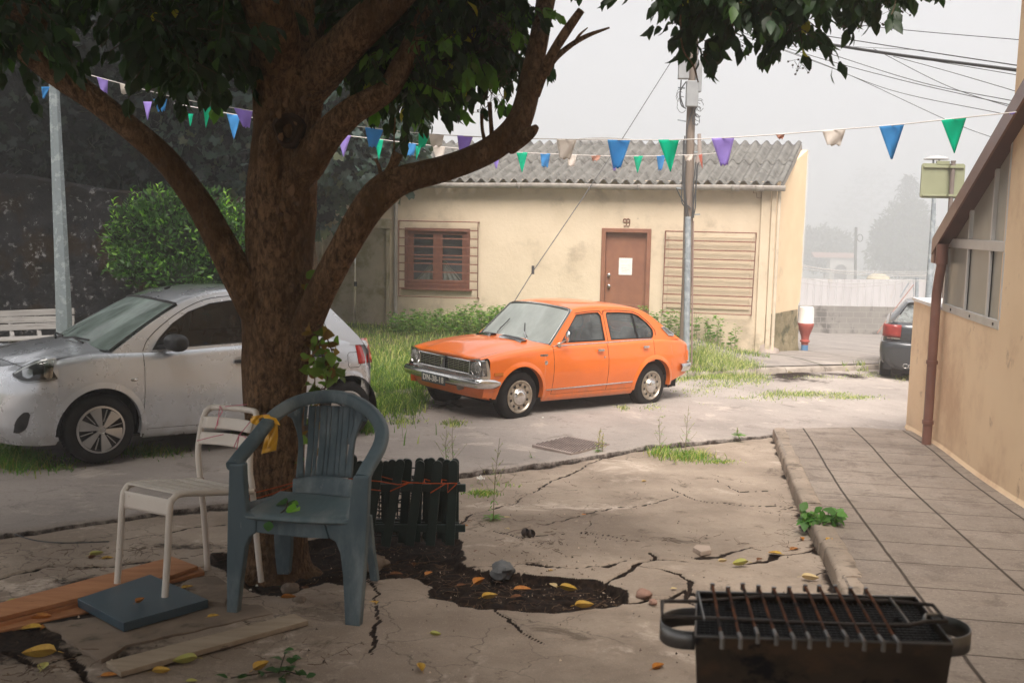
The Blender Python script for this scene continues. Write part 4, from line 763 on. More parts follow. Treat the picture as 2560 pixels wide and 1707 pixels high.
for args in (('broadleaf_tree', 'dark broadleaf tree above the left end of the mossy wall', -150, 18, [(-80, 330, 18, 3.0, 2, 2.6), (-60, 60, 19, 3.2, 2, 2.6), (130, 120, 19, 2.6, 2, 2.4), (120, 400, 17.8, 2.2, 1.4, 1.3), (-300, 200, 18, 3, 2, 3), ('w', -9.5, 12.5, 6.4, 4.5, 3.6, 1.5), ('w', -12.5, 9, 6.4, 4, 3.6, 1.5)]),
             ('broadleaf_tree', 'dark broadleaf tree behind the street lamp, between fig tree and wall end', 380, 19, [(330, 60, 19.5, 2.4, 2, 2.4), (500, 120, 19.8, 2.2, 2, 2.4), (330, 300, 18.6, 2.0, 1.6, 1.9), (470, 400, 18.2, 1.8, 1.4, 1.5), (240, 430, 17.8, 1.6, 1.2, 1.0), (520, 520, 18, 1.4, 1.2, 1.0), (330, -220, 19.5, 2.8, 2, 2.2), ('w', -5.5, 13.5, 6.6, 3.2, 3.2, 1.4)])):
    o = treeobj(args[0], args[1], 'tree', args[2], args[3], group='dark trees behind the mossy wall')
    mass(o, 'crown_shade_core', [bl_(*q) if q[0] != 'w' else q[1:] for q in args[4]], 6500, .20, (.009, .018, .016), (.020, .030, .022), .1, FIG, FIGF, LEAFD, (.007, .011, .011), 9)  # world-placed masses are unseen overhang added to shade the wall and bench
    mb = MB().tube([(o.location.x, args[3]+.6, -2.6), (o.location.x+.1, args[3]+.6, 0), (o.location.x-.1, args[3]+.7, 2)], [.25, .2, .15], 12); build('trunk', mb, BARK, o, world=True)
bush = treeobj('bush', 'bright green leafy bush growing by the wall behind the silver car', 'bush', 446, 14.6)
mass(bush, 'foliage_shade_core', [bl_(430, 600, 14.6, .62, .6, .50), bl_(345, 560, 14.5, .30, .3, .28), bl_(420, 535, 14.5, .34, .3, .28), bl_(500, 560, 14.7, .42, .5, .42), bl_(560, 640, 14.6, .6, .5, .6), bl_(350, 660, 14.3, .36, .4, .25), bl_(430, 690, 14.2, .40, .4, .22), bl_(620, 600, 14.8, .5, .5, .5), bl_(300, 600, 14.5, .18, .2, .16)], 9500, .095, (.026, .068, .012), (.09, .18, .024), .20, LANC, OVF, LEAF, (.012, .025, .008), 5, droop=-.35, shell=(.55, 1.25), amp=.38)
C_, D_ = [], []; mb = MB()
for x, y in ((395, 462), (283, 500), (565, 480), (345, 485), (455, 470), (330, 470), (500, 478), (590, 520)):
    p = np.array(PX(x, y, 14.4)); pass
    for k in range(14): C_.append(p-np.array([0, 0, .03*k])); g = k*2.4; D_.append([math.cos(g), math.sin(g), .7])
for q in range(8):
    cs_, ds_ = np.array(C_[q*14:q*14+14]), np.array(D_[q*14:q*14+14]); leaves('shoot', cs_, ds_, np.tile([0, 0, 1.], (14, 1))+RNG.normal(size=(14, 3))*.3, RNG.uniform(.06, .10, 14), tint(14, (.18, .31, .035), .25), bush, LEAF, LANC)
build('stem', MB().tube([(bush.location.x, 14.6, -2.4), (bush.location.x, 14.6, -.9)], .05, 8), BARK, bush, world=True)
# ================================================================== CARS
from mathutils.bvhtree import BVHTree
def paint(name, base, metal, rough, coat=.9, dirt=None):
    m, nt, pb = new_mat(name); c = ocoord(nt); col = mixc(nt, ramp(nt, noi(nt, c, 2.5, 6), .35, .65), base, tuple(q*.93 for q in base))
    sp = nt.nodes.new('ShaderNodeSeparateXYZ'); nt.links.new(c, sp.inputs[0])
    if dirt: g = math_(nt, 'ADD', math_(nt, 'MULTIPLY', sp.outputs[2], -2.4), math_(nt, 'MULTIPLY', noi(nt, c, 9, 8, .7), 1.3)); col = mixc(nt, ramp(nt, g, -.25, .35, 0, .45), col, dirt)
    col = mixc(nt, ramp(nt, noi(nt, c, 60, 6, .8), .66, .80, 0, .06), col, tuple(q*.5 for q in base))
    nt.links.new(col, pb.inputs['Base Color']); pb.inputs['Metallic'].default_value = metal
    nt.links.new(ramp(nt, noi(nt, c, 3, 6, .6), .3, .7, rough, rough+.07), pb.inputs['Roughness'])
    pb.inputs['Coat Weight'].default_value = coat; pb.inputs['Coat Roughness'].default_value = .07; return m
class Car:
    def __init__(s, o, M, W, c, zt, base, arches, roundr=.055):
        s.o, s.M, s.W, s.c, s.zt, s.base, s.ar, s.rr = o, M, W, c, zt, base, arches, roundr
    def Y(s, x, z): return float(s.W(x)-s.c(z)-.0)
    def zlow(s, x, grow=0.):
        z = float(s.base(x))
        for xc, zc, r_ in s.ar:
            r2 = r_+grow
            if abs(x-xc) < r2: z = max(z, zc+math.sqrt(r2*r2-(x-xc)**2))
        return z
    def col(s, x, z0, n=12, sgn=1):                       # one vertical row of side points, rounded at the top
        zt = float(s.zt(x)); zs = zt-s.rr; row = [(x, sgn*s.Y(x, z), z) for z in np.linspace(min(z0, zs-.001), zs, n)]
        y0 = s.Y(x, zs)
        for a in (.25, .5, .75, 1): g = a*math.pi/2; row.append((x, sgn*(y0-s.rr*(1-math.cos(g))), zs+s.rr*math.sin(g)))
        return row
    def xs(s, x0, x1, n=40):
        a = list(np.linspace(x0, x1, n))
        for xc, zc, r_ in s.ar: a += [xc+r_*q*math.cos(t) for t in np.linspace(0, math.pi, 30) for q in (.9999, 1.0001)]
        return sorted(q for q in set(a) if min(x0, x1) <= q <= max(x0, x1))
    def panel(s, name, x0, x1, m, sgn, grow=0., zmin=None, parent=None, n=40):
        P_ = [s.col(x, max(s.zlow(x, grow), zmin or 0), sgn=sgn) for x in s.xs(x0, x1, n)]
        return build(name, MB().grid(P_), m, parent or s.o, smooth=50)
    def door(s, name, xF, xR, z0, m, sgn, n=24):
        P_ = []
        for u_ in np.linspace(0, 1, n):
            row = []; 
            for z in np.linspace(z0, .999, 16):
                xm = xF(z)+(xR(z)-xF(z))*u_; zt = float(s.zt(xm))-s.rr; zz = z0+(zt-z0)*(z-z0)/(.999-z0); x = xF(zz)+(xR(zz)-xF(zz))*u_; row.append((x, sgn*s.Y(x, zz), zz))
            x, y0, zs = row[-1][0], abs(row[-1][1]), row[-1][2]
            for a in (.25, .5, .75, 1): g = a*math.pi/2; row.append((x, sgn*(y0-s.rr*(1-math.cos(g))), zs+s.rr*math.sin(g)))
            P_.append(row)
        return build(name, MB().grid(P_), m, s.o, smooth=50)
    def lip(s, xc, zc, r_, m, sgn, a0, a1, w_=.055, out=.016):
        P_ = []
        for t in np.linspace(a0, a1, 40):
            row = []
            for k, of in ((-.012, -.05), (-.004, 0), (0, out), (.3, out*.9), (.75, out*.3), (1, .001)):
                rr = r_+w_*k; x, z = xc+rr*math.cos(t), zc+rr*math.sin(t); row.append((x, sgn*(s.Y(x, z)+of), z))
            P_.append(row)
        return build('arch_lip', MB().grid(P_), m, s.o, smooth=60)
def wheel(o, x, y, sgn, rad, wid, rimr, kind, M_):
    """tyre, rim and cover; y is the outer face"""
    s_ = sgn; w_ = build('wheel', MB().lathe([(rimr-.01, -.02), (rimr+.004, -.006), (rimr+.03, 0), (rad*.86, .002), (rad*.955, -.012), (rad, -.04), (rad, -wid+.03), (rad*.95, -wid), (rimr, -wid)], 48, (0, 0, 0), 'y'), RUBBER, o, smooth=40, M=Matrix.Translation((x, y*s_, rad)) @ Matrix.Scale(s_, 4, (0, 1, 0)))
    T_ = Matrix.Translation((x, y*s_, rad)) @ Matrix.Scale(s_, 4, (0, 1, 0))
    mb = MB()                                           # tread blocks
    for k in range(60):
        g = 2*math.pi*k/60
        for q in (-.055, -.095, -.135): mb.box(-.008, .008, q*wid/.17-.012, q*wid/.17+.012, rad-.001, rad+.003, Matrix.Rotation(g+(.05 if q == -.095 else 0), 4, 'Y'))
    build('tread', mb, RUBBER, w_, M=T_, smooth=0)
    build('brake_drum', MB().lathe([(0, -.07), (rimr, -.07)], 24, (0, 0, 0), 'y'), DARKIN, w_, M=T_)
    if kind == 'old':
        build('rim', MB().lathe([(rimr+.004, -.012), (rimr+.006, .004), (rimr-.008, .007), (rimr-.018, -.008), (rimr-.03, -.014), (.105, -.010), (.098, .004), (.085, .008)], 40, (0, 0, 0), 'y'), M_['rim'], w_, M=T_, smooth=50)
        for k in range(10): build('rim_slot', MB().box(-.014, .014, -.010, -.0075, .118, .146, Matrix.Rotation(2*math.pi*k/10, 4, 'Y')), BLACKP, w_, M=T_, smooth=0)
        for k in range(10): build('rim_rib', MB().box(-.021, .021, -.012, -.004, .112, .158, Matrix.Rotation(2*math.pi*(k+.5)/10, 4, 'Y')), M_['rim'], w_, M=T_, smooth=0, bevel=.004)
        build('hub_cap', MB().lathe([(.098, .0), (.09, .010), (.078, .010), (.07, .022), (.055, .03), (.03, .034), (0, .035)], 32, (0, 0, 0), 'y'), CHROME, w_, M=T_, smooth=50)
    else:
        build('rim', MB().lathe([(rimr+.004, -.012), (rimr+.006, .006), (rimr-.012, .010), (rimr-.02, -.006), (rimr-.026, -.03), (0, -.032)], 48, (0, 0, 0), 'y'), M_['cavity'], w_, M=T_, smooth=50)
        build('cover_ring', MB().lathe([(rimr+.006, -.01), (rimr+.007, .007), (rimr-.010, .011), (rimr-.017, -.002)], 48, (0, 0, 0), 'y'), M_['rim'], w_, M=T_, smooth=50)
        for k in range(6):                              # broad twisted blades with slots between
            g = 2*math.pi*k/6+.25; mb = MB(); P_ = []
            for t in np.linspace(0, 1, 8):
                rr = .035+(rimr-.047)*t; hw_ = .016+.040*t**.9; sk = .010*t; P_.append([(sk-hw_, .004+.012*(1-t), rr), (sk-hw_*.92, .012+.012*(1-t), rr), (sk-hw_*.1, .009+.014*(1-t), rr), (sk+hw_*.8, .001+.016*(1-t), rr), (sk+hw_*.84, -.010, rr)])
            mb.grid(P_); build('cover_spoke', mb, M_['rim'], w_, M=T_ @ Matrix.Rotation(g, 4, 'Y'), smooth=30)
            mb = MB(); mb.bar((.0, .003, .07), (.0, .006, rimr-.02), .007, .014, (0, 1, 0)); build('cover_rib', mb, M_['rim'], w_, M=T_ @ Matrix.Rotation(g+math.pi/6, 4, 'Y'), smooth=0)
        build('hub_cap', MB().lathe([(.040, .0), (.038, .018), (.032, .020), (.030, .016), (.014, .016), (.012, .019), (0, .019)], 28, (0, 0, 0), 'y').box(-.028, .028, .016, .020, -.004, .004, Matrix.Rotation(0, 4, 'Y')), M_['rim'], w_, M=T_, smooth=40)
    return w_
def screen(pt, us, vs, flip=False): return MB().grid([[pt(u_, v_) for v_ in vs] for u_ in us])
def seat(o, x, y, m_, hr=True):
    mb = MB(); mb.box(x-.25, x+.25, y-.23, y+.23, .42, .56); mb.box(-.05, .05, -.22, .22, 0, .50, Matrix.Translation((x-.26, y, .52)) @ Matrix.Rotation(R(-14), 4, 'Y'))
    if hr: mb.box(-.04, .04, -.12, .12, .55, .70, Matrix.Translation((x-.27, y, .52)) @ Matrix.Rotation(R(-12), 4, 'Y'))
    return build('seat', mb, m_, o, smooth=0, bevel=.04)
def steering(o, x, y, z, r_=.19):
    mb = MB(); c_ = Vector((x, y, z)); a = Vector((0, 1, 0)); b = Vector((-.45, 0, .89)).normalized(); mb.tube([c_+(a*math.cos(g)+b*math.sin(g))*r_ for g in np.linspace(0, 2*math.pi, 25)], .014, 8); mb.bar(c_-a*r_, c_+a*r_, .03, .03); mb.tube([c_, c_+Vector((.4, 0, -.2))], .03, 8)
    return build('steering_wheel', mb, BLACKP, o)
def text_mesh(name, body, size, m_, parent, M, depth=.002, xs=1.):
    cu = bpy.data.curves.new(name, 'FONT'); cu.body = body; cu.size = size; cu.extrude = depth; cu.offset = size*.022; cu.align_x = 'CENTER'; cu.align_y = 'CENTER'; cu.space_character = xs
    to = bpy.data.objects.new('tmp', cu); COL.objects.link(to); bpy.context.view_layer.update()
    me = bpy.data.meshes.new_from_object(to.evaluated_get(bpy.context.evaluated_depsgraph_get())); bpy.data.objects.remove(to)
    me.transform(M); me.materials.clear(); me.materials.append(m_); me.name = name; o = bpy.data.objects.new(name, me); COL.objects.link(o); o.parent = parent; MWD[o.name] = MWD[parent.name]; return o
CARGLASS = glassmat('car_glass', (.32, .36, .35), .02, 1.1, (2.2, .42, (1, 1, 1)), (.30, .33, .33))
WETGLASS = glassmat('misted_windscreen', (.42, .47, .45), .06, 1.2, (1.3, .66, (.6, 1.2, .8), .38), (.50, .55, .53))
def rot_cols(f): return f
# ------------------------------------------------------------------ orange sedan
OM = framed((-.39, 11.86, -2.275), (-.745, -.666, .041), (.039, .018, .999))
oc = thing('sedan', 'orange vintage four door sedan with chrome bumpers parked in front of the cream house', 'car', M=OM)
OP = paint('orange_paint', (.76, .152, .010), 0, .30, .8, (.30, .12, .05))
C_o = Car(oc, OM, ip([-3.20, -3.12, -3.0, -2.75, -2.4, -.5, 0, .3, .48, .58], [.60, .655, .70, .738, .752, .752, .748, .737, .722, .70]),
          ip([.15, .25, .4, .55, .66, .8, .95], [.075, .045, .014, 0, .004, .030, .07]), ip([-3.2, -3.1, -2.85, -2.4, -1.4, -.5, 0, .35, .6], [.78, .835, .885, .895, .872, .852, .815, .765, .715]),
          ip([-3.2, -2.75, -2.66, -.37, .33, .6], [.43, .33, .235, .225, .29, .29]), [(0, .29, .35), (-2.335, .29, .35)])
xRd = lambda z: (-2.325 if z > .60 else (-2.335+math.sqrt(max(.405**2-(z-.29)**2, 0)) if z > .29 and math.sqrt(max(.405**2-(z-.29)**2, 0)) > .01 else -1.93))
xRd_ = lambda z: max(min(xRd(z), -1.93), -2.325) if z < .70 else -2.325
for sg in (1, -1):
    C_o.panel('fender', .475, -.497, OP, sg); C_o.door('door', lambda z: -.503, lambda z: -1.440-.02*max(0, .8-z), .285, OP, sg)
    C_o.door('door', lambda z: -1.447-.02*max(0, .8-z), xRd_, .285, OP, sg)
    C_o.panel('rear_quarter', -2.331, -3.19, OP, sg, .0)
    for xc in (0, -2.335): C_o.lip(xc, .29, .35, OP, sg, R(-6 if xc else -2), R(182 if xc else 186))
    mb = MB(); P_ = []
    for x in np.linspace(-.37, -1.97, 12): P_.append([(x, sg*(C_o.Y(x, .25)-.03), .20), (x, sg*(C_o.Y(x, .23)-.004), .222), (x, sg*(C_o.Y(x, .25)+.002), .245), (x, sg*(C_o.Y(x, .28)-.002), .281)])
    build('sill', mb.grid(P_), OP, oc, smooth=60)
    build('chrome_strip', MB().tube([(x, sg*(C_o.Y(x, .35)+.004), .345+(-x-.4)*.012) for x in np.linspace(-.40, -1.93, 14)], .0085, 6), CHROME, oc)
    build('belt_moulding', MB().tube([(x, sg*(C_o.Y(x, float(C_o.zt(x))-.055)-.035), float(C_o.zt(x))+.0) for x in np.linspace(-.52, -2.31, 20)], .010, 6), CHROME, oc)
    for hx, hz_ in ((-1.29, .79), (-2.14, .805)):
        h_ = build('door_handle', MB().bar((hx+.055, sg*(C_o.Y(hx, hz_)+.028), hz_), (hx-.055, sg*(C_o.Y(hx, hz_)+.028), hz_), .02, .03, (0, 0, 1)), CHROME, oc, smooth=0, bevel=.006); build('handle_cup', MB().box(hx-.06, hx+.06, sg*C_o.Y(hx, hz_)-.01, sg*C_o.Y(hx, hz_)+.005, hz_-.025, hz_-.01), OP, h_, smooth=0, bevel=.003)
    build('keyhole', MB().lathe([(.013, 0), (.012, .006), (0, .006)], 12, (-1.37, 0, .70), 'y'), CHROME, oc, M=Matrix.Scale(sg, 4, (0, 1, 0)) @ Matrix.Translation((0, C_o.Y(-1.37, .7), 0)))
    build('side_badge', MB().box(-.40, -.28, C_o.Y(-.34, .755)-.004, C_o.Y(-.34, .755)+.005, .745, .768), mat('badge', (.45, .42, .38), (.03, .02, .02), sc=60, rough=.4, metal=.5), oc, smooth=0, M=Matrix.Scale(sg, 4, (0, 1, 0)), bevel=.003)
    build('fuel_badge', MB().lathe([(.026, -.003), (.025, .004), (.016, .007), (0, .007)], 18, (-.365, 0, .668), 'y'), CHROME, oc, M=Matrix.Scale(sg, 4, (0, 1, 0)) @ Matrix.Translation((0, C_o.Y(-.36, .67), 0)))
    mb = MB(); P_ = [[(x, sg*(C_o.Y(x, z)+.012), z) for z in (.548, .582)] for x in (.30, .36, .42)]; mb.grid(P_); lt = build('side_marker', mb, mat('amber_lens', (.55, .16, .01), rough=.2, coat=.5), oc, smooth=0, solid=.012)
    # inner wheel housing
    for xc in (0, -2.335): build('wheel_well', MB().grid([[(xc+r_*math.cos(t), sg*y_, .29+r_*math.sin(t)) for t in np.linspace(R(-8), R(188), 24)] for r_, y_ in ((.352, .725), (.37, .70), (.37, .45), (.02, .45))]), DARKIN, oc)
    wheel(oc, 0, .722, sg, .287, .165, .185, 'old', {'rim': mat('old_rim', (.50, .45, .38), (.36, .30, .23), sc=20, rough=.35, metal=.7)}); wheel(oc, -2.335, .712, sg, .287, .165, .185, 'old', {'rim': bpy.data.materials['old_rim']})
# greenhouse
yg = lambda z: .690-.29*(z-.86)-.10*(z-.86)**2
oA = [(-.50, .85), (-.93, 1.262), (-1.15, 1.283), (-1.5, 1.292), (-1.9, 1.282), (-2.12, 1.262), (-2.27, 1.225), (-2.42, 1.155), (-2.6, 1.045), (-2.78, .945), (-2.90, .885)]
oW1 = [(-.645, .885), (-.985, 1.215), (-1.20, 1.235), (-1.385, 1.240), (-1.425, 1.20), (-1.435, .895)]
oW2 = [(-1.535, .90), (-1.515, 1.21), (-1.54, 1.241), (-1.8, 1.240), (-2.02, 1.228), (-2.13, 1.195), (-2.28, 1.10), (-2.365, 1.015), (-2.37, .96), (-2.345, .915), (-2.31, .905)]
def rnd_poly(p, n=4): q = spline(np.vstack([p, p[:1]]), n); return [tuple(a) for a in q[:-1]]
for sg in (1, -1):
    gm_ = lambda off: (lambda x, z: (x, sg*(yg(z)+off), z))
    build('greenhouse_frame', MB().prism(oA, gm_(0), gm_(-.035), [oW1, oW2]), OP, oc, smooth=0)
    for nm, p in (('side_window', oW1), ('side_window', oW2)):
        cx_ = sum(a for a, _ in p)/len(p); cz_ = sum(b for _, b in p)/len(p); big = [(cx_+(a-cx_)*1.02, cz_+(b-cz_)*1.03) for a, b in p]; small = [(cx_+(a-cx_)*.965, cz_+(b-cz_)*.93) for a, b in p]
        wdw = build(nm, MB().poly(big, (), gm_(-.018)), CARGLASS, oc, smooth=0); build('seal', MB().prism(p, gm_(-.004), gm_(-.03), [small]), RUBBER, wdw, smooth=0)
        build('door_frame_edge', MB().tube([gm_(.003)(a, b) for a, b in [(cx_+(a-cx_)*1.10, cz_+(b-cz_)*1.14) for a, b in p]][1:5 if p is oW1 else 9], .0035, 5), RUBBER, wdw)
    build('divider', MB().bar(gm_(-.012)(-2.055, .90), gm_(-.012)(-2.015, 1.235), .022, .02, (0, 1, 0)), RUBBER, oc, smooth=0)
    build('pillar_gap', MB().tube([gm_(.001)(-1.475, .86), gm_(.001)(-1.466, 1.262)], .004, 5), RUBBER, oc)
    vb = [(-2.525, 1.045), (-2.60, 1.052), (-2.775, .955), (-2.765, .925), (-2.655, .935)]; vent = build('pillar_vent', MB().prism(vb, gm_(.014), gm_(-.01), [[(-2.55, 1.035), (-2.60, 1.037), (-2.745, .953), (-2.66, .95)]]), CHROME, oc, smooth=0, bevel=.003)
    build('louvre', MB().poly([(-2.55, 1.035), (-2.60, 1.037), (-2.745, .953), (-2.66, .95)], (), gm_(.006)), mat('grey_louvre', (.2, .19, .18), (.08, .08, .08), sc=90, rough=.5, stretch=(1, 1, 1)), vent, smooth=0)
zr = ip([-.93, -1.15, -1.5, -1.9, -2.12, -2.27, -2.42, -2.6, -2.78, -2.9][::-1], [1.262, 1.283, 1.292, 1.282, 1.262, 1.225, 1.155, 1.045, .945, .885][::-1])
th_ = np.linspace(-math.pi/2, math.pi/2, 33); sv = np.sin(th_); cr = lambda s_: (max(0, 1-abs(s_)**2.6))**(1/2.6)
def roofp(x, s_, h=.075): z = float(zr(x)); return (x, s_*(yg(z)), z+h*cr(s_))
build('roof', MB().grid([[roofp(-.925-(1.345)*u_+.05*(1-abs(s_)**2)*(1-u_)*.9, s_, .050+.012*math.sin(u_*math.pi)-.008*u_**4) for s_ in sv] for u_ in np.linspace(0, 1, 20)]), OP, oc, smooth=70)
def rw(x, s_): z = float(zr(x)); h = .042*(1-(-x-2.27)/.63)**.5 if x > -2.9 else 0; return (x, s_*yg(z), z+max(0, h)*cr(s_)*(1 if x < -2.27 else 1))
xs_ = np.linspace(-2.27, -2.899, 12)
build('rear_frame', MB().grid([[rw(x, s_) for s_ in sv if s_ <= -.80] for x in xs_]).grid([[rw(x, s_) for s_ in sv if s_ >= .80] for x in xs_]), OP, oc, smooth=70)
build('rear_window', MB().grid([[rw(x, s_) for s_ in sv if abs(s_) <= .82] for x in xs_]), CARGLASS, oc, smooth=70)
# windscreen
def wsp(u_, v_):                                         # u across -1..1, v up 0..1
    y0, y1 = .655, .560; z = .855+(1.275-.855)*v_; x = -.50-.43*v_; y = (y0+(y1-y0)*v_)*u_; b = (.125*(1-v_)+.055*v_)*(1-u_*u_); return (x+b, y, z+.045*v_*v_*(1-u_*u_)+.03*(1-v_)*(1-u_*u_)*.6)
us = np.linspace(-1, 1, 25); ws = build('windscreen', screen(wsp, us, np.linspace(0, 1, 14)), WETGLASS, oc, smooth=70)
brd = [wsp(u_, .03) for u_ in np.linspace(-.97, .97, 20)]+[wsp(.97, v_) for v_ in np.linspace(.08, .93, 8)]+[wsp(u_, .965) for u_ in np.linspace(.95, -.95, 20)]+[wsp(-.97, v_) for v_ in np.linspace(.93, .03, 9)]
off = lambda p, d: (p[0]+d, p[1], p[2]+d*.6)
build('seal', MB().tube([off(p, .002) for p in brd], .013, 6), RUBBER, ws); build('chrome_trim', MB().tube([off(p, .010) for p in brd], .0075, 6), CHROME, ws)
for u0, u1, v1 in ((.56, .20, .42), (-.30, -.33, .48)):
    p0, p1, p2 = wsp(u0, .0), wsp((u0+u1)/2, v1*.45), wsp(u1, v1); f = lambda p, d: Vector((p[0]+d, p[1], p[2]+d)); wp = build('wiper', MB().tube([f(p0, .01), f(p1, .035), ], .006, 6), CHROME, oc)
    build('wiper_blade', MB().tube([f(wsp(u0*.9+u1*.1-.02, v1*.2), .022), f(p1, .028), f(p2, .022)], .006, 6), BLACKP, wp)
    build('wiper_pivot', MB().lathe([(.02, -.02), (.02, .015), (.01, .025), (0, .026)], 12, tuple(f(p0, .0))), CHROME, wp)
# hood
hx1 = lambda y: -.50+.115*(1-(y/.66)**2); hx0 = lambda y: .600-.055*(abs(y)/.62)**3
def hoodz(x, y): return float(C_o.zt(x))+.012+.040*(1-(y/.64)**2)*min(1, max(0, (.68-x)*2.5))+.014*(1/(1+math.exp((abs(y)-.36)/.018)))
P_ = []
for s_ in np.linspace(-1, 1, 49):
    row = [];
    for t in np.linspace(0, 1, 26): y = s_*(.600+.01*t); x = hx0(y)+(hx1(y)-hx0(y))*t; row.append((x, y, hoodz(x, y)))
    x, y, z = row[0]; row = [(x-.012, y, z-.045), (x+.004, y, z-.03), (x+.006, y, z-.012)]+row; P_.append(row)
build('hood', MB().grid(P_), OP, oc, smooth=50)
for sg in (1, -1):
    P_ = []
    for x in np.linspace(.556, -.497, 24): zt_ = float(C_o.zt(x)); y0 = C_o.Y(x, zt_-.055)-.055; P_.append([(x, sg*(y0+(.606-y0)*k), zt_+(hoodz(x, .606)-zt_)*k+.004*math.sin(k*math.pi)) for k in np.linspace(0, 1, 6)]+[(x, sg*.606, hoodz(x, .606)-.03)])
    build('fender_top', MB().grid(P_), OP, oc, smooth=60)
    y0, y1 = (.08, .42); P_ = [[(-.24-.05*(y/.4)**2+a, sg*y, hoodz(-.24+a, y)+b) for a, b in ((.055, .0), (.045, .026), (-.035, .028), (-.05, .0))] for y in np.linspace(y0, y1, 8)]
    v_ = build('hood_vent', MB().grid(P_), CHROME, oc, smooth=60, bevel=.002); P_ = [[(-.24-.05*(y/.4)**2+a, sg*y, hoodz(-.24+a, y)+b) for a, b in ((.040, .0285), (-.030, .0305))] for y in np.linspace(y0+.015, y1-.015, 8)]; build('vent_mesh', MB().grid(P_), BLACKP, v_, smooth=0)
P_ = [[(hx1(y)-.003-.04*k, y, hoodz(hx1(y), y)-.012-.005*k) for k in (0, 1)] for y in np.linspace(-.62, .62, 24)]; build('cowl', MB().grid(P_), DARKIN, oc)
# front face: surround, grille, lamps
xfr = lambda y, d=0: .590+d-.060*(abs(y)/.70)**3.5
ring_o = [(-.66, .515), (-.40, .500), (0, .497), (.40, .500), (.66, .515), (.690, .53), (.692, .56), (.66, .70), (.645, .722), (.60, .732), (.50, .716), (.46, .708), (0, .712), (-.46, .708), (-.50, .716), (-.60, .732), (-.645, .722), (-.66, .70), (-.692, .56), (-.690, .53)]
ring_i = [(-.655, .548), (-.48, .545), (0, .535), (.48, .545), (.655, .548), (.655, .60), (.635, .695), (.60, .706), (.5, .700), (.46, .690), (0, .694), (-.46, .690), (-.5, .700), (-.60, .706), (-.635, .695), (-.655, .60)]
fm = lambda d: (lambda y, z: (xfr(y, d)+.02*(.6-z), y, z))
fs = build('front_surround', MB().prism(ring_o, fm(.008), fm(-.05), [ring_i]), CHROME, oc, smooth=0, bevel=.004)
build('grille_back', MB().poly([(-.68, .51), (.68, .51), (.66, .71), (-.66, .71)], (), lambda y, z: (xfr(y, -.075), y, z)), DARKIN, oc, smooth=0)
dkp = mat('grey_recess', (.13, .135, .14), rough=.5, metal=.3)
build('recess_panel', MB().prism([(-.66, .52), (.66, .52), (.64, .71), (-.64, .71)], fm(-.045), fm(-.06), [[(-.465, .548), (.465, .548), (.465, .688), (-.465, .688)]]), dkp, fs, smooth=0)
gr_ = build('grille', MB().prism([(-.47, .540), (.47, .540), (.47, .695), (-.47, .695)], fm(-.012), fm(-.05), [[(-.455, .552), (.455, .552), (.455, .683), (-.455, .683)]]), CHROME, oc, smooth=0)
mb = MB()
for k in range(6): z = .571+.0192*k; mb.prism([(-.455, z), (.455, z), (.455, z+.0045), (-.455, z+.0045)], fm(-.016), fm(-.03))
for y in np.linspace(-.36, .36, 9): mb.prism([(y-.0015, .552), (y+.0015, .552), (y+.0015, .683), (y-.0015, .683)], fm(-.020), fm(-.035))
build('grille_bars', mb, CHROME, gr_, smooth=0)
em = build('grille_emblem', MB().box(.575, .592, -.033, .033, .560, .692), dkp, gr_, smooth=0, bevel=.004); mb = MB().box(.592, .600, -.020, .022, .655, .672).box(.592, .600, -.006, .006, .60, .655).box(.592, .602, -.020, .004, .635, .648); mb.tube([(.598, -.006, .60), (.598, -.018, .588), (.598, -.006, .576), (.598, .008, .582)], .006, 6); mb.box(.580, .597, -.055, .055, .693, .701)
build('emblem_letter', mb, CHROME, em, smooth=0)
for sg in (1, -1):
    hl = build('headlight', MB().lathe([(.092, -.045), (.094, .005), (.086, .014), (.080, .006)], 36, (0, 0, 0), 'x'), CHROME, oc, M=Matrix.Translation((xfr(.572)-.012, sg*.572, .622)), smooth=50)
    build('reflector', MB().lathe([(.080, .004), (.06, -.025), (.03, -.042), (0, -.046)], 30, (0, 0, 0), 'x'), CHROME, hl, M=Matrix.Translation((xfr(.572)-.012, sg*.572, .622)), smooth=60)
    m_ = glassmat('lamp_glass', (.9, .88, .84), .1, 1, (28, .5, (1, 1, .12)), (.72, .70, .66)) if sg == 1 else bpy.data.materials['lamp_glass']
    build('lens', MB().lathe([(.081, .008), (.06, .026), (.03, .036), (0, .039)], 30, (0, 0, 0), 'x'), m_, hl, M=Matrix.Translation((xfr(.572)-.012, sg*.572, .622)), smooth=60)
    cp = lambda t: (.572-.105*t**1.3, .660+.062*t**.7)
    gp = lambda z: 1-.30*max(0, (z-.55)/.16)**1.5
    cl_ = build('corner_lamp', MB().grid([[(cp(t*gp(z))[0]-.012, sg*(cp(t*gp(z))[1]-.008), z) for z in np.linspace(.53, .712, 8)] for t in np.linspace(0, .75, 8)]), dkp, oc, smooth=60)
    mb = MB()
    for k in range(10): z = .556+.0148*k; mb.tube([(cp(t*gp(z))[0]-.006, sg*(cp(t*gp(z))[1]-.003), z) for t in np.linspace(.03, .72, 6)], .0035, 4)
    build('lamp_ribs', mb, CHROME, cl_, smooth=0)
    build('surround_side', MB().grid([[(cp(t*gp(z))[0]+.002, sg*(cp(t*gp(z))[1]+.003), z) for z in np.linspace(.512, .725, 8)] for t in np.linspace(.72, 1.02, 5)]).grid([[(cp(t)[0]+.004, sg*(cp(t)[1]+.004), z) for z in (.508, .545)] for t in np.linspace(0, 1.02, 8)]), CHROME, oc, smooth=60)
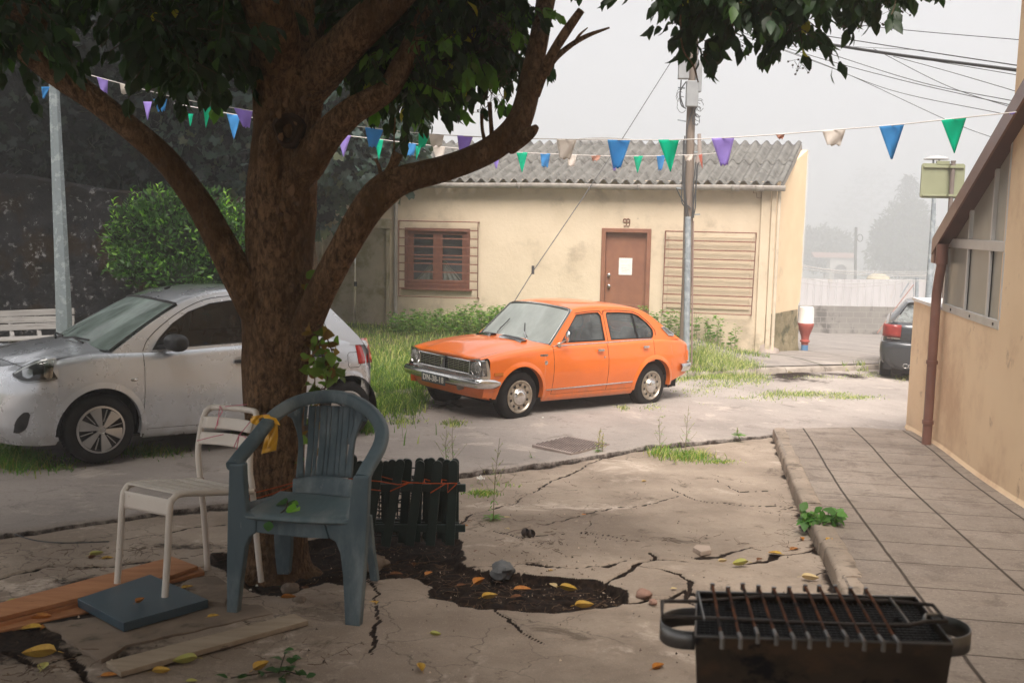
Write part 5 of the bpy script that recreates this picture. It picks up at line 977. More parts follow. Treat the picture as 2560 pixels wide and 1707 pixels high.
# chrome bumper, apron, plate
def bplan(t): # t -1..1 along the bumper
    s_ = abs(t); y = (.70*min(1, s_/.72) if s_ < .72 else .70+.062*math.sin((s_-.72)/.28*math.pi/2)); x = .675-.055*(min(1, s_/.72))**2.5; x -= (0 if s_ < .72 else .25*((s_-.72)/.28)**1.2+.02); return x, math.copysign(y, t)
P_ = []; bp = [(-.03, .055), (-.005, .055), (.012, .04), (.02, .012), (.012, -.018), (.004, -.03), (-.004, -.05), (-.03, -.055)]
for t in np.linspace(-1, 1, 61):
    x, y = bplan(t); x2, y2 = bplan(min(1, t+.01)) if t < 1 else bplan(t); x1, y1 = bplan(max(-1, t-.01)); d = np.array([x2-x1, y2-y1]); d /= np.linalg.norm(d)+1e-9; n_ = np.array([d[1], -d[0]]); k = 1-.5*max(0, abs(t)-.93)/.07
    P_.append([(x+n_[0]*a, y+n_[1]*a, .458+b*k) for a, b in bp])
build('front_bumper', MB().grid(P_), CHROME, oc, smooth=60)
P_ = [[(xfr(y, .0)-.55*max(0, (.43-z))-.02, y*(1-.25*max(0, .40-z)), z) for z in (.265, .27, .30, .34, .38, .42, .46, .51)] for y in np.linspace(-.70, .70, 31)]
build('front_apron', MB().grid(P_), OP, oc, smooth=60)
for sg in (1, -1): build('apron_corner', MB().grid([[(x, sg*(C_o.Y(x, z)-.002*(1)), z) for z in np.linspace(.30, .51, 6)] for x in (.40, .44, .475, .53)]), OP, oc, smooth=60)
build('intake', MB().grid([[(xfr(y)-.004-.02, y, z) for z in (.375, .43)] for y in np.linspace(-.36, .36, 9)]), BLACKP, oc, smooth=0); build('fog_lamp', MB().lathe([(.0, -.04), (.035, -.03), (.04, .02), (.03, .026), (0, .03)], 18, (.60, .36, .385), 'x'), mat('dull_lamp', (.32, .28, .24), rough=.4, metal=.5), oc)
PM = Matrix.Translation((.712, 0, .432)) @ Matrix.Rotation(R(4), 4, 'Y'); pl_ = build('licence_plate', MB().box(-.004, .004, -.225, .225, -.055, .055, PM), mat('plate_black', (.07, .08, .085), rough=.4), oc, smooth=0, bevel=.006)
TM = PM @ Matrix.Translation((.006, 0, 0)) @ Matrix(((0, 0, 1, 0), (1, 0, 0, 0), (0, 1, 0, 0), (0, 0, 0, 1))); text_mesh('plate_text', 'DN-38-18', .088, mat('plate_white', (.72, .68, .62), rough=.5), pl_, TM @ Matrix.Scale(1.0, 4, (1, 0, 0)) @ Matrix.Scale(1.08, 4, (0, 1, 0)), .0015, 1.08)
# mirror, rear end, deck
mr = build('wing_mirror', MB().lathe([(.0, -.022), (.03, -.02), (.052, -.004), (.055, .006), (.0, .008)], 20, (0, 0, 0), 'x'), CHROME, oc, M=Matrix.Translation((-.66, .775, .975)) @ Matrix.Rotation(R(-22), 4, 'Z') @ Matrix.Scale(1.35, 4, (0, 0, 1)) @ Matrix.Rotation(math.pi, 4, 'Z')); build('mirror_arm', MB().tube([(-.64, .775, .94), (-.60, .74, .895), (-.60, .70, .875)], .011, 8).tube([(-.60, .715, .868), (-.60, .69, .868)], .03, 10), CHROME, mr)
P_ = [[(x, s_*(C_o.Y(x, float(C_o.zt(x))-.055)-.055), float(C_o.zt(x))+.02*cr(s_)) for s_ in sv] for x in np.linspace(-2.86, -3.17, 8)]; build('boot_lid', MB().grid(P_), OP, oc, smooth=70)
P_ = [[(-3.17-.03*math.sin((.80-z)/.4*2.2)+.04*abs(s_)**3, s_*(C_o.W(-3.18)-.03), z) for s_ in np.linspace(-1, 1, 15)] for z in np.linspace(.80, .42, 9)]; build('rear_panel', MB().grid(P_), OP, oc, smooth=70)
for sg in (1, -1):
    build('tail_light', MB().grid([[(x, sg*(C_o.Y(x, z)+.008), z) for z in np.linspace(.585, .715, 5)] for x in (-3.10, -3.15, -3.19)]), mat('tail_amber', (.75, .16, .02), rough=.25, coat=.6), oc, smooth=0, solid=.01)
P_ = []
for t in np.linspace(-1, 1, 41):
    s_ = abs(t); y = .66*min(1, s_/.75)+(0 if s_ < .75 else .085*math.sin((s_-.75)/.25*math.pi/2)); x = -3.225+.03*min(1, s_/.75)**2+(0 if s_ < .75 else .30*((s_-.75)/.25)**1.2); y = math.copysign(y, t); n_ = Vector((-1, 0, 0)) if s_ < .75 else Vector((-(1-(s_-.75)*4), math.copysign((s_-.75)*4, t), 0)).normalized()
    P_.append([(x+n_.x*a, y+n_.y*a, .50+b) for a, b in bp])
build('rear_bumper', MB().grid(P_), CHROME, oc, smooth=60)
# underside and cabin
build('floor_pan', MB().box(-2.9, .36, -.60, .60, .22, .26).box(-2.9, -.35, -.66, .66, .24, .40), DARKIN, oc, smooth=0)
build('bulkhead', MB().box(-.50, -.44, -.62, .62, .24, .84), DARKIN, oc, smooth=0); build('bulkhead', MB().box(-2.75, -2.70, -.6, .6, .24, .88), DARKIN, oc, smooth=0)
build('dashboard', MB().box(-.72, -.50, -.60, .60, .66, .86), DARKIN, oc, smooth=0, bevel=.04)
for x_, y_ in ((-1.25, .33), (-1.25, -.33), (-2.0, .33), (-2.0, -.33)): seat(oc, x_, y_, DARKIN, x_ > -1.5)
steering(oc, -.86, .34, .88)
# ------------------------------------------------------------------ silver hatchback
SM_ = framed((-4.03, 8.92, -2.13), (-.747, -.663, .046), (.021, .045, .999))
sc = thing('hatchback', 'silver five door hatchback with black door mirror parked behind the big tree', 'car', M=SM_)
SP = paint('silver_paint', (.60, .625, .665), .5, .25, 1.0, (.25, .22, .19))
C_s = Car(sc, SM_, ip([-2.84, -2.78, -2.65, -2.4, -2.0, -1.2, -.4, 0, .3, .45], [.60, .70, .775, .815, .832, .828, .828, .832, .815, .79]),
          ip([.15, .28, .42, .62, .76, .88, .96, 1.05], [.07, .03, .014, .0, .010, .034, .058, .095]), ip([-2.84, -2.6, -2.2, -1.2, -.4, 0, .3, .45], [.985, 1.02, 1.03, .985, .948, .948, .915, .885]),
          ip([-2.84, -2.3, -1.9, -.45, .3, .45], [.26, .22, .205, .205, .20, .20]), [(0, .31, .345), (-2.45, .31, .345)], .07)
sd_ = lambda z: max(min((-2.45+math.sqrt(max(.40**2-(z-.31)**2, 0))) if z < .71 and z > .31 else (-2.05 if z <= .31 else -2.45), -2.05), -2.24) if z < .66 else -2.24-.02*(z-.66)
for sg in (1, -1):
    C_s.panel('fender', .36, -.362, SP, sg); C_s.door('door', lambda z: -.368-.05*max(0, .40-z), lambda z: -1.392, .275, SP, sg); C_s.door('door', lambda z: -1.400, sd_, .275, SP, sg)
    C_s.panel('rear_quarter', -2.247, -2.82, SP, sg)
    for xc in (0, -2.45):
        C_s.lip(xc, .31, .345, SP, sg, R(-15 if xc == 0 else -10), R(195 if xc else 192), .05, .008)
        build('wheel_well', MB().grid([[(xc+r_*math.cos(t), sg*y_, .31+r_*math.sin(t)) for t in np.linspace(R(-8), R(188), 24)] for r_, y_ in ((.346, .815), (.365, .78), (.365, .5), (.02, .5))]), DARKIN, sc)
        wheel(sc, xc, .80 if xc == 0 else .80, sg, .297, .175, .196, 'new', {'rim': mat('wheel_cover', (.50, .50, .50), (.42, .42, .42), rough=.30, metal=.75), 'cavity': BLACKP})
    P_ = []
    for x in np.linspace(-.37, -2.08, 14): P_.append([(x, sg*(C_s.Y(x, .25)-.05), .185), (x, sg*(C_s.Y(x, .25)-.012), .205), (x, sg*(C_s.Y(x, .25)+.002), .235), (x, sg*(C_s.Y(x, .27)-.001), .270)])
    build('sill', MB().grid(P_), SP, sc, smooth=60)
    h_ = build('door_handle', MB().tube([(x, sg*(C_s.Y(x, .84)+.02+.022*math.sin(t*math.pi)), .842+.006*t) for t, x in zip(np.linspace(0, 1, 8), np.linspace(-1.20, -1.37, 8))], [.012, .015, .016, .017, .017, .016, .014, .012], 8), BLACKP, sc)
    build('door_handle', MB().tube([(x, sg*(C_s.Y(x, .87)+.02+.022*math.sin(t*math.pi)), .872+.006*t) for t, x in zip(np.linspace(0, 1, 8), np.linspace(-2.03, -2.19, 8))], .015, 8), BLACKP, sc)
    build('handle_cup', MB().grid([[(-1.29+.085*math.cos(g)*k, sg*(C_s.Y(-1.29, .845+.04*math.sin(g)*k)+.0015), .845+.045*math.sin(g)*k) for g in np.linspace(0, 2*math.pi, 21)] for k in (0.01, .5, 1)]), mat('cup_silver', (.38, .38, .38), rough=.35, metal=.6), h_, smooth=60)
    rp = build('side_repeater', MB().grid([[(-.27+.033*math.cos(g)*k, sg*(C_s.Y(-.27, .71)+.008-.008*k*k), .712+.013*math.sin(g)*k) for g in np.linspace(0, 2*math.pi, 17)] for k in (.01, .5, 1)]), CHROME, sc, smooth=60)
    fx0, fx1, fz0, fz1 = -2.45, -2.61, .735, .885
    if sg == 1: build('fuel_flap', MB().tube([(x, C_s.Y(x, z)+.0005, z) for x, z in ((fx0, fz1-.02), (fx0-.02, fz1), (fx1+.02, fz1), (fx1, fz1-.02), (fx1, fz0+.02), (fx1+.02, fz0), (fx0-.02, fz0), (fx0, fz0+.02), (fx0, fz1-.02))], .003, 4), RUBBER, sc)
# nose: front bumper and wings as one superellipse sweep
def fxz(z): return np.interp(z, [.18, .24, .34, .50, .62, .72, .80, .88, .93], [.82, .90, .975, 1.0, .985, .94, .865, .70, .52])
def nose(s_, t):                                         # s_ -1..1 around, t 0..1 up
    a = (1-abs(s_))*math.pi/2; e = 2/2.7; cx_ = math.sin(a)**e; sy = math.cos(a)**e; zt_ = .80+(.915-.80)*sy**2.5; z = .19+(zt_-.19)*t
    y0 = C_s.Y(.355, z) if z < .86 else C_s.Y(.355, .86)-.16*(z-.86)*0-.9*(z-.86)**1.0*.5
    return (.35+.455*cx_*float(fxz(z*(1 if sy < .5 else 1))), math.copysign(y0*sy, s_), z)
P_ = [[nose(s_, t) for t in np.linspace(0, 1, 34)] for s_ in np.linspace(-1, 1, 79)]
nmb = MB().grid(P_); build('front_bumper', nmb, SP, sc, smooth=70)
# hood
def hz2(x, y): e = min(1, abs(y)/.70); c_ = float(np.interp(x, [-.2, 0, .3, .5, .62, .70, .76], [1.035, 1.02, .975, .925, .880, .84, .80])); sd2 = float(C_s.zt(min(x, .36)))+(-.0 if x < .36 else -(x-.36)*.35); return sd2+(c_-sd2)*(1-e**2.3)+.010*(1/(1+math.exp((abs(y)-.44)/.03)))
def hb_(y): return -.22+.20*(1-(y/.70)**2)
P_ = []
for s_ in np.linspace(-1, 1, 45):
    q = nose((abs(s_)**1.0)*(1 if s_ >= 0 else -1), 1); row = []
    yb = .70*s_; 
    for t in np.linspace(0, 1, 26):
        y = q[1]+(yb-q[1])*t; x = q[0]+(hb_(yb)-q[0])*t; tz = hz2(x, y); row.append((x, y, q[2]+(tz-q[2])*min(1, t*5)**.6))
    P_.append(row)
hmb = MB().grid(P_); build('hood', hmb, SP, sc, smooth=70)
for sg in (1, -1):
    P_ = []
    for x in np.linspace(.36, -.40, 22):
        zt_ = float(C_s.zt(x)); y0 = C_s.Y(x, zt_-.07)-.07; yi = .655; P_.append([(x, sg*(y0+(yi-y0)*k), zt_+((hz2(x, yi) if x > -.2 else zt_+.03)-zt_)*k) for k in np.linspace(0, 1, 6)])
    build('fender_top', MB().grid(P_), SP, sc, smooth=70)
# measured features are found by shooting rays at the body
bv = BVHTree.FromPolygons([SM_ @ Vector(q) for q in nmb.v+hmb.v], nmb.f+[tuple(i+len(nmb.v) for i in f) for f in hmb.f])
iSM = SM_.inverted()
def shot(x, y, off=.004):
    d = Vector(ray(x, y)).normalized(); h = bv.ray_cast(Vector((0, 0, 0)), d)
    if h[0] is None: return None
    n_ = h[1]; n_ = -n_ if n_.dot(d) > 0 else n_; return iSM @ (h[0]+n_*off)
Z4 = lambda a, b: (a*900/2352, 600+b*900/2352)
def patch(top, bot, nu=24, nv=8, off=.004, dish=0.):
    top, bot = spline(top, 8), spline(bot, 8); f = lambda c_, t: np.array([np.interp(t*(len(c_)-1), range(len(c_)), c_[:, i]) for i in (0, 1)]); P_ = []
    for u_ in np.linspace(0, 1, nu):
        row = []
        for v_ in np.linspace(0, 1, nv): p = f(top, u_)*(1-v_)+f(bot, u_)*v_; h = shot(*Z4(*p), off+dish*math.sin(math.pi*u_)*math.sin(math.pi*v_)); row.append(h)
        P_.append(row)
    good = [r_ for r_ in P_ if all(q is not None for q in r_)]; return [[tuple(q) for q in r_] for r_ in good]
def both(name, P_, m_, par=None, **k):
    out = []
    for sg in (1, -1): out.append(build(name, MB().grid([[(a, sg*b, c_) for a, b, c_ in r_] for r_ in P_]), m_, (par[len(out)] if par else sc), smooth=60, **k))
    return out
hlT = [(82, 872), (160, 822), (260, 782), (370, 764), (472, 762)]; hlB = [(86, 890), (150, 932), (250, 930), (385, 903), (440, 825), (473, 768)]
hm_ = mat('lamp_interior', (.55, .56, .58), (.03, .035, .04), sc=7, rough=.18, metal=.85, r2=.3, stretch=(1, 1, 1))
hls = both('headlight', patch(hlT, hlB, 30, 10, .003), BLACKP)
both('lamp_bowl', patch([(290, 800), (330, 785), (400, 782), (440, 790)], [(285, 890), (320, 915), (370, 890), (395, 835)], 12, 8, .006, .004), CHROME, hls); both('lamp_bowl', patch([(145, 850), (180, 840), (215, 850)], [(150, 890), (185, 905), (215, 890)], 8, 6, .006), mat('bowl_grey', (.5, .5, .5), rough=.2, metal=.8), hls)
both('lamp_strip', patch([(95, 868), (170, 825), (260, 790), (370, 770), (465, 767)], [(100, 878), (172, 838), (262, 800), (370, 778), (462, 772)], 24, 3, .007), mat('clear_rim', (.70, .70, .68), rough=.2, metal=.3), hls)
both('lamp_strip', patch([(92, 890), (150, 920), (250, 918), (380, 893)], [(92, 898), (152, 932), (250, 931), (386, 905)], 24, 3, .007), mat('clear_rim2', (.45, .45, .45), rough=.2, metal=.5), hls)
both('lamp_cover', patch(hlT, hlB, 30, 10, .012, .006), glassmat('clear_plastic', (.85, .87, .88), .03, 1.3), hls)
both('fog_lamp_recess', patch([(90, 1245), (105, 1180), (150, 1130), (185, 1125)], [(88, 1258), (130, 1260), (175, 1225), (198, 1140)], 14, 8, .003), BLACKP)
P_ = patch([(-120, 905), (-60, 880), (0, 880), (15, 885)], [(-120, 990), (-60, 975), (20, 960), (50, 945)], 16, 6, .003); 
build('grille', MB().grid([[( .35+.455*float(fxz(z))*(max(0, 1-abs(y/.83)**2.7))**(1/2.7)+.004, y, z) for z in np.linspace(.66, .75, 6)] for y in np.linspace(-.44, .44, 24)]), BLACKP, sc, smooth=60)
build('lower_grille', MB().grid([[( .35+.455*float(fxz(z))*(max(0, 1-abs(y/.83)**2.7))**(1/2.7)+.004, y, z) for z in np.linspace(.30, .50, 6)] for y in np.linspace(-.50, .50, 24)]), BLACKP, sc, smooth=60)
ln = [shot(*Z4(*p), .001) for p in spline([(-40, 770), (30, 785), (80, 805), (148, 832)], 8)]; ln = [q for q in ln if q is not None]
ln2 = [shot(*Z4(*p), .001) for p in spline([(388, 905), (430, 945), (500, 985), (530, 992)], 6)]; ln2 = [q for q in ln2 if q is not None]
mb = MB()
for l_ in (ln, ln2):
    if len(l_) > 1:
        for sg in (1, -1): mb.tube([(q[0], sg*q[1], q[2]) for q in l_], .0028, 4)
if mb.v: build('panel_gap', mb, RUBBER, sc)
# greenhouse
ygs = lambda z: .752-.27*(z-.95)-.22*(z-.95)**2
sA = [(-.08, .93), (-.28, 1.07), (-.50, 1.215), (-.74, 1.345), (-.95, 1.42), (-1.2, 1.462), (-1.5, 1.475), (-1.8, 1.462), (-2.05, 1.43), (-2.24, 1.385), (-2.34, 1.31), (-2.47, 1.18), (-2.62, 1.03), (-2.66, .96)]
sW1 = [(-.455, .962), (-.52, 1.06), (-.66, 1.19), (-.83, 1.295), (-1.05, 1.370), (-1.25, 1.398), (-1.335, 1.402), (-1.345, 1.20), (-1.35, 1.008)]
sW2 = [(-1.425, 1.010), (-1.42, 1.402), (-1.6, 1.400), (-1.8, 1.380), (-1.98, 1.33), (-2.10, 1.25), (-2.195, 1.14), (-2.20, 1.075), (-2.14, 1.045)]
for sg in (1, -1):
    gm_ = lambda off: (lambda x, z: (x, sg*(ygs(z)+off), z))
    def fine(p, n=5): q = []; [q.extend([(a[0]+(b[0]-a[0])*t, a[1]+(b[1]-a[1])*t) for t in np.linspace(0, 1, n, endpoint=False)]) for a, b in zip(p, p[1:]+p[:1])]; return q
    build('greenhouse_frame', MB().prism([tuple(q) for q in spline(sA, 4)], gm_(0), gm_(-.035), [sW1, sW2]), SP, sc, smooth=0)
    for p in (sW1, sW2):
        cx_ = sum(a for a, _ in p)/len(p); cz_ = sum(b for _, b in p)/len(p); f_ = lambda k, kz: [(cx_+(a-cx_)*k, cz_+(b-cz_)*kz) for a, b in p]
        wdw = build('side_window', MB().poly(f_(1.02, 1.03), (), gm_(-.012)), glassmat('tinted_glass', (.14, .18, .20), .02, .9) if 'tinted_glass' not in bpy.data.materials else bpy.data.materials['tinted_glass'], sc, smooth=0)
        build('seal', MB().prism(p, gm_(-.002), gm_(-.03), [f_(.962, .945)]), BLACKP, wdw, smooth=0)
    build('corner_trim', MB().prism([(-.455, .962), (-.50, 1.02), (-.60, 1.10), (-.60, .97)], gm_(.004), gm_(-.02)), BLACKP, sc, smooth=0)
    build('window_gap', MB().tube([gm_(.001)(a, b) for a, b in spline([(-.37, .955), (-.43, 1.06), (-.60, 1.20), (-.80, 1.32), (-1.02, 1.405), (-1.3, 1.44), (-1.6, 1.448), (-1.85, 1.425), (-2.08, 1.35), (-2.22, 1.20), (-2.25, 1.05)], 5)], .0035, 5), RUBBER, sc)
    mr = build('wing_mirror', MB().grid([[(-.60+.085*math.cos(ph)*max(.0, math.sin(th))**.55, sg*(.915+.125*math.copysign(abs(math.cos(th))**.6, math.cos(th))), 1.035+.078*math.copysign(abs(math.sin(ph))**.75, math.sin(ph))*max(0, math.sin(th))**.55) for ph in np.linspace(0, 2*math.pi, 25)] for th in np.linspace(0, math.pi, 15)]), BLACKP, sc, smooth=60)
    build('mirror_arm', MB().bar((-.53, sg*.74, .985), (-.58, sg*.84, 1.0), .09, .035), BLACKP, mr, smooth=0, bevel=.01)
zr3 = ip([q[0] for q in sA[1:-1]][::-1], [q[1] for q in sA[1:-1]][::-1])
def rp3(u_, s_): x = -.74-1.53*u_+.12*(1-s_*s_)*(1-u_)**3; z = float(zr3(x)) if u_ > .12 or True else 0; zs = float(zr3(-.74-1.53*u_)); return (x, s_*ygs(zs), zs+(.045+.015*math.sin(u_*math.pi))*cr(s_))
build('roof', MB().grid([[rp3(u_, s_) for s_ in sv] for u_ in np.linspace(0, 1, 24)]), SP, sc, smooth=70)
def ws2(u_, v_):
    x = -.10-.64*v_; z = .965+(1.365-.965)*(1.12*v_-.12*v_*v_); y = ygs(z)*.985*u_; b = (.20*(1-v_)+.11*v_)*(1-u_*u_); return (x+b, y, z+.03*(1-u_*u_)*(.4+v_*.9))
wetglass = glassmat('wet_windscreen', (.36, .44, .41), .05, 1.1, (2.0, .80, (.35, 2.2, 1.2), .22), (.40, .50, .46))
ws = build('windscreen', screen(ws2, us, np.linspace(0, 1, 16)), wetglass, sc, smooth=70)
build('seal', MB().tube([ws2(u_, .985) for u_ in np.linspace(-.98, .98, 24)], .014, 6).tube([ws2(.985, v_) for v_ in np.linspace(0, 1, 12)], .009, 6).tube([ws2(-.985, v_) for v_ in np.linspace(0, 1, 12)], .009, 6), BLACKP, ws)
P_ = [[(lambda q: (q[0]+.02+k*.10*(1-u_*u_*.4), q[1], q[2]-.012-.018*k))(ws2(u_, .02)) for k in (0, .5, 1)] for u_ in np.linspace(-1, 1, 25)]; build('cowl', MB().grid(P_), BLACKP, sc, smooth=60)
for u0, u1 in ((.62, .05), (-.05, -.60)):
    f = lambda u_, v_, d: Vector(ws2(u_, v_))+Vector((d, 0, d)); wp = build('wiper', MB().tube([f(u0, .02, .03), f((u0+u1)/2, .075, .035)], .009, 6), BLACKP, sc); build('wiper_blade', MB().tube([f(u0-.02, .09, .018), f((u0+u1)/2, .085, .03), f(u1, .06, .018)], .009, 6), BLACKP, wp)
ab = Vector((-.86, .02, 1.475)); build('aerial', MB().tube([ab, ab+Vector((-.05, 0, .022))], [.016, .012], 10).tube([ab+Vector((-.05, 0, .022)), ab+Vector((-.58, 0, .36))], [.0035, .002], 6), BLACKP, sc)
# tail
P_ = [[(lambda z, x: (x-.0, s_*(ygs(z) if z > 1.0 else min(ygs(1.0), .70)), z+.03*cr(s_)*(z > 1.1)))(z, x) for s_ in sv] for x, z in ((-2.27, 1.375), (-2.34, 1.31), (-2.47, 1.18), (-2.62, 1.03))]
build('rear_window', MB().grid([[q for q, s_ in zip(r_, sv) if abs(s_) <= .86] for r_ in P_]), bpy.data.materials['tinted_glass'], sc, smooth=60); build('tailgate', MB().grid([[q for q, s_ in zip(r_, sv) if s_ >= .80] for r_ in P_]).grid([[q for q, s_ in zip(r_, sv) if s_ <= -.80] for r_ in P_]).grid([[(x-.03*(1-abs(s_)**3), s_*y_, z) for s_ in np.linspace(-1, 1, 21)] for x, y_, z in ((-2.62, .74, 1.03), (-2.72, .75, .90), (-2.76, .74, .72), (-2.76, .70, .60))]), SP, sc, smooth=50)
build('roof_spoiler', MB().grid([[(x, s_*ygs(1.36)*.98, z+.05*cr(s_)) for s_ in sv] for x, z in ((-2.2, 1.40), (-2.33, 1.385), (-2.335, 1.37), (-2.2, 1.36))]), SP, sc, smooth=50)
for sg in (1, -1):
    lt_ = [[(x+k*(-.03), sg*(C_s.Y(x, z)+.003+.006*math.sin(math.pi*(z-.76)/.26)), z) for z in np.linspace(.765, 1.015, 9)] for x, k in ((-2.60, 0), (-2.66, 0), (-2.73, 0), (-2.79, 1))]
    lt_ = [[(a+(c_-.9)*.12+.03, b, c_) for a, b, c_ in r_] for i, r_ in enumerate(lt_)]
    build('tail_light', MB().grid(lt_), mat('red_lens', (.62, .015, .012), (.45, .01, .01), sc=12, rough=.12, coat=1) if 'red_lens' not in bpy.data.materials else bpy.data.materials['red_lens'], sc, smooth=60, solid=.01)
def rear(s_, z): a_ = (1-abs(s_))*math.pi/2; e = 2/2.8; k = float(np.interp(z, [.22, .30, .45, .60, .70, .76], [.80, .93, 1, 1, .93, .80])); y0 = C_s.Y(-2.62, z); return (-2.62-.27*math.sin(a_)**e*k, math.copysign(y0*math.cos(a_)**e, s_), z)
build('rear_bumper', MB().grid([[rear(s_, z) for z in np.linspace(.22, .745, 12)] for s_ in np.linspace(-1, 1, 51)]), SP, sc, smooth=60)
build('floor_pan', MB().box(-2.75, .40, -.60, .60, .20, .26), DARKIN, sc, smooth=0); [build('bulkhead', MB().box(*q), DARKIN, sc, smooth=0) for q in ((-.34, -.28, -.7, .7, .26, .93), (-2.5, -2.44, -.70, .70, .26, .98), (.36, .44, -.6, .6, .2, .7))]
build('dashboard', MB().grid([[(-.05-.55*t, y, .955+.03*math.sin(t*3)-(.2 if t == 1 else 0)) for t in (0, .3, .6, .85, 1)] for y in np.linspace(-.68, .68, 8)]), DARKIN, sc, smooth=60)
for x_, y_ in ((-1.30, .36), (-1.30, -.36), (-2.05, .36), (-2.05, -.36)): seat(sc, x_, y_, mat('seat_cloth', (.05, .052, .056), rough=.9) if 'seat_cloth' not in bpy.data.materials else bpy.data.materials['seat_cloth'])
steering(sc, -.75, .36, .98, .18)
# ------------------------------------------------------------------ dark hatchback, mostly hidden by the annex
dO = GD(2050, 872); dx_ = np.array([.36, .93]); dk_ = thing('hatchback', 'dark hatchback seen from behind at the corner of the peach annex', 'car', M=framed((6.97, 16.4, float(zg(6.9, 16.4))-.02), (.36, .93, 0), (.04, .018, .999)))
DKP = paint('dark_paint', (.030, .034, .040), .2, .32, .8)
def sec(x, pts): return [(x-f_, y, z) for y, z, f_ in pts]
half = [(.50, .20, -.05), (.70, .24, -.10), (.815, .34, -.03), (.835, .48, .0), (.835, .60, .0), (.825, .655, .0), (.80, .67, -.03), (.79, .80, -.03), (.775, .93, -.05), (.73, .985, -.10)]
stn = [(0., .96), (-.0, .97), (.05, .99), (.14, 1.0), (.4, 1.0), (3.4, 1.0), (3.9, .9)]
prof_in = {0.: .28, .05: .10, .14: 0}
P_ = []
def dsec(x, k, inset): return [(x+(-f_), y*k-inset, z) for y, z, f_ in half]
for x, k in ((-.02, .80), (.0, .90), (.04, .965), (.12, .995), (.3, 1), (3.5, 1), (4.0, .88)): P_.append([(x+(0.0 if z < .66 else .035)+(.05 if z > .9 else 0), y*k, z) for y, z, f_ in half])
for sg in (1, -1): build('body_side', MB().grid([[(a, sg*b, c_) for a, b, c_ in r_] for r_ in P_]), DKP, dk_, smooth=50)
back = [(-.02, .22, .55), (-.05, .30, .64), (-.075, .42, .66), (-.085, .55, .66), (-.085, .63, .66), (-.06, .665, .66), (.02, .675, .65), (.005, .75, .645), (.005, .90, .63), (.03, .965, .61), (.09, .995, .585)]
build('tailgate', MB().grid([[(x+.14*max(0, abs(s_)-.0)**5*.6, s_*y*1.13, z) for s_ in np.linspace(-1, 1, 25)] for x, z, y in back]), DKP, dk_, smooth=50)
rg = lambda u_, v_: (.09+.42*v_+.06*abs(u_)**3, u_*(.665-.22*v_), .995+.33*v_)
build('rear_window', screen(rg, np.linspace(-.94, .94, 17), np.linspace(0.03, .95, 8)), glassmat('hazy_rear_glass', (.3, .34, .34), .05, 1.6, (2, .75), (.45, .48, .47)), dk_, smooth=60)
build('roof', MB().grid([[(x, s_*yw, z+.05*cr(s_)) for s_ in sv] for x, yw, z in ((.45, .46, 1.30), (.9, .48, 1.33), (2.0, .48, 1.32), (2.9, .68, .95))]).grid([[(rg(1*.98, v_)), (rg(1, v_)[0]+.05, .71-.23*v_, rg(1, v_)[2]), (3.0-.9*v_, .71-.23*v_, .99+.33*v_)] for v_ in np.linspace(0, 1, 5)]).grid([[(rg(-1*.98, v_)), (rg(1, v_)[0]+.05, -.71+.23*v_, rg(1, v_)[2]), (3.0-.9*v_, -.71+.23*v_, .99+.33*v_)] for v_ in np.linspace(0, 1, 5)]), DKP, dk_, smooth=50)
for sg in (1, -1):
    build('tail_light', MB().grid([[(x, sg*y, z) for z in np.linspace(.745, .955, 5)] for x, y in ((-.012, .52), (-.012, .64), (.012, .735), (.10, .80), (.20, .806))]), mat('dark_red_lens', (.26, .030, .024), (.20, .02, .018), sc=9, rough=.3) if sg == 1 else bpy.data.materials['dark_red_lens'], dk_, smooth=60, solid=.012)
    build('lamp_strip', MB().grid([[(x, sg*y, z) for z in (.715, .735)] for x, y in ((-.014, .53), (-.014, .66), (.012, .735))]), CHROME, dk_, smooth=0)
mb = MB()
for y in (.40, .315): mb.tube([(-.10, y+.042*math.cos(g), .285+.035*math.sin(g)) for g in np.linspace(0, 2*math.pi, 17)], .005, 6, cap=False)
build('exhaust_tips', mb, CHROME, dk_)
build('number_plate', MB().box(-.03, -.005, -.24, .26, .69, .80), mat('plate_pale', (.75, .75, .72), rough=.4), dk_, smooth=0, bevel=.004)
build('plate_band', MB().box(-.034, -.029, .215, .26, .692, .798), mat('plate_blue', (.02, .16, .55), rough=.4), dk_, smooth=0)
text_mesh('plate_text', '5', .10, mat('plate_ink', (.03, .03, .03)), dk_, Matrix.Translation((-.032, .165, .745)) @ Matrix(((0, 0, -1, 0), (-1, 0, 0, 0), (0, 1, 0, 0), (0, 0, 0, 1))))
build('rear_wiper', MB().bar((.085, .05, 1.03), (.085, .36, 1.035), .02, .025), BLACKP, dk_, smooth=0); build('plate_recess', MB().box(-.02, -.002, -.33, .33, .66, .84), BLACKP, dk_, smooth=0)
for x in (.62, 3.2):
    for sg in (1, -1): wheel(dk_, x, .80, sg, .29, .18, .19, 'new', {'rim': bpy.data.materials['wheel_cover'], 'cavity': BLACKP})
build('floor_pan', MB().box(0, 3.8, -.75, .75, .2, .5), DARKIN, dk_, smooth=0)
# ================================================================== YARD OBJECTS
def plane_pt(x, y, o, n): r = ray(x, y); return r*((np.dot(o, n))/(r @ n))
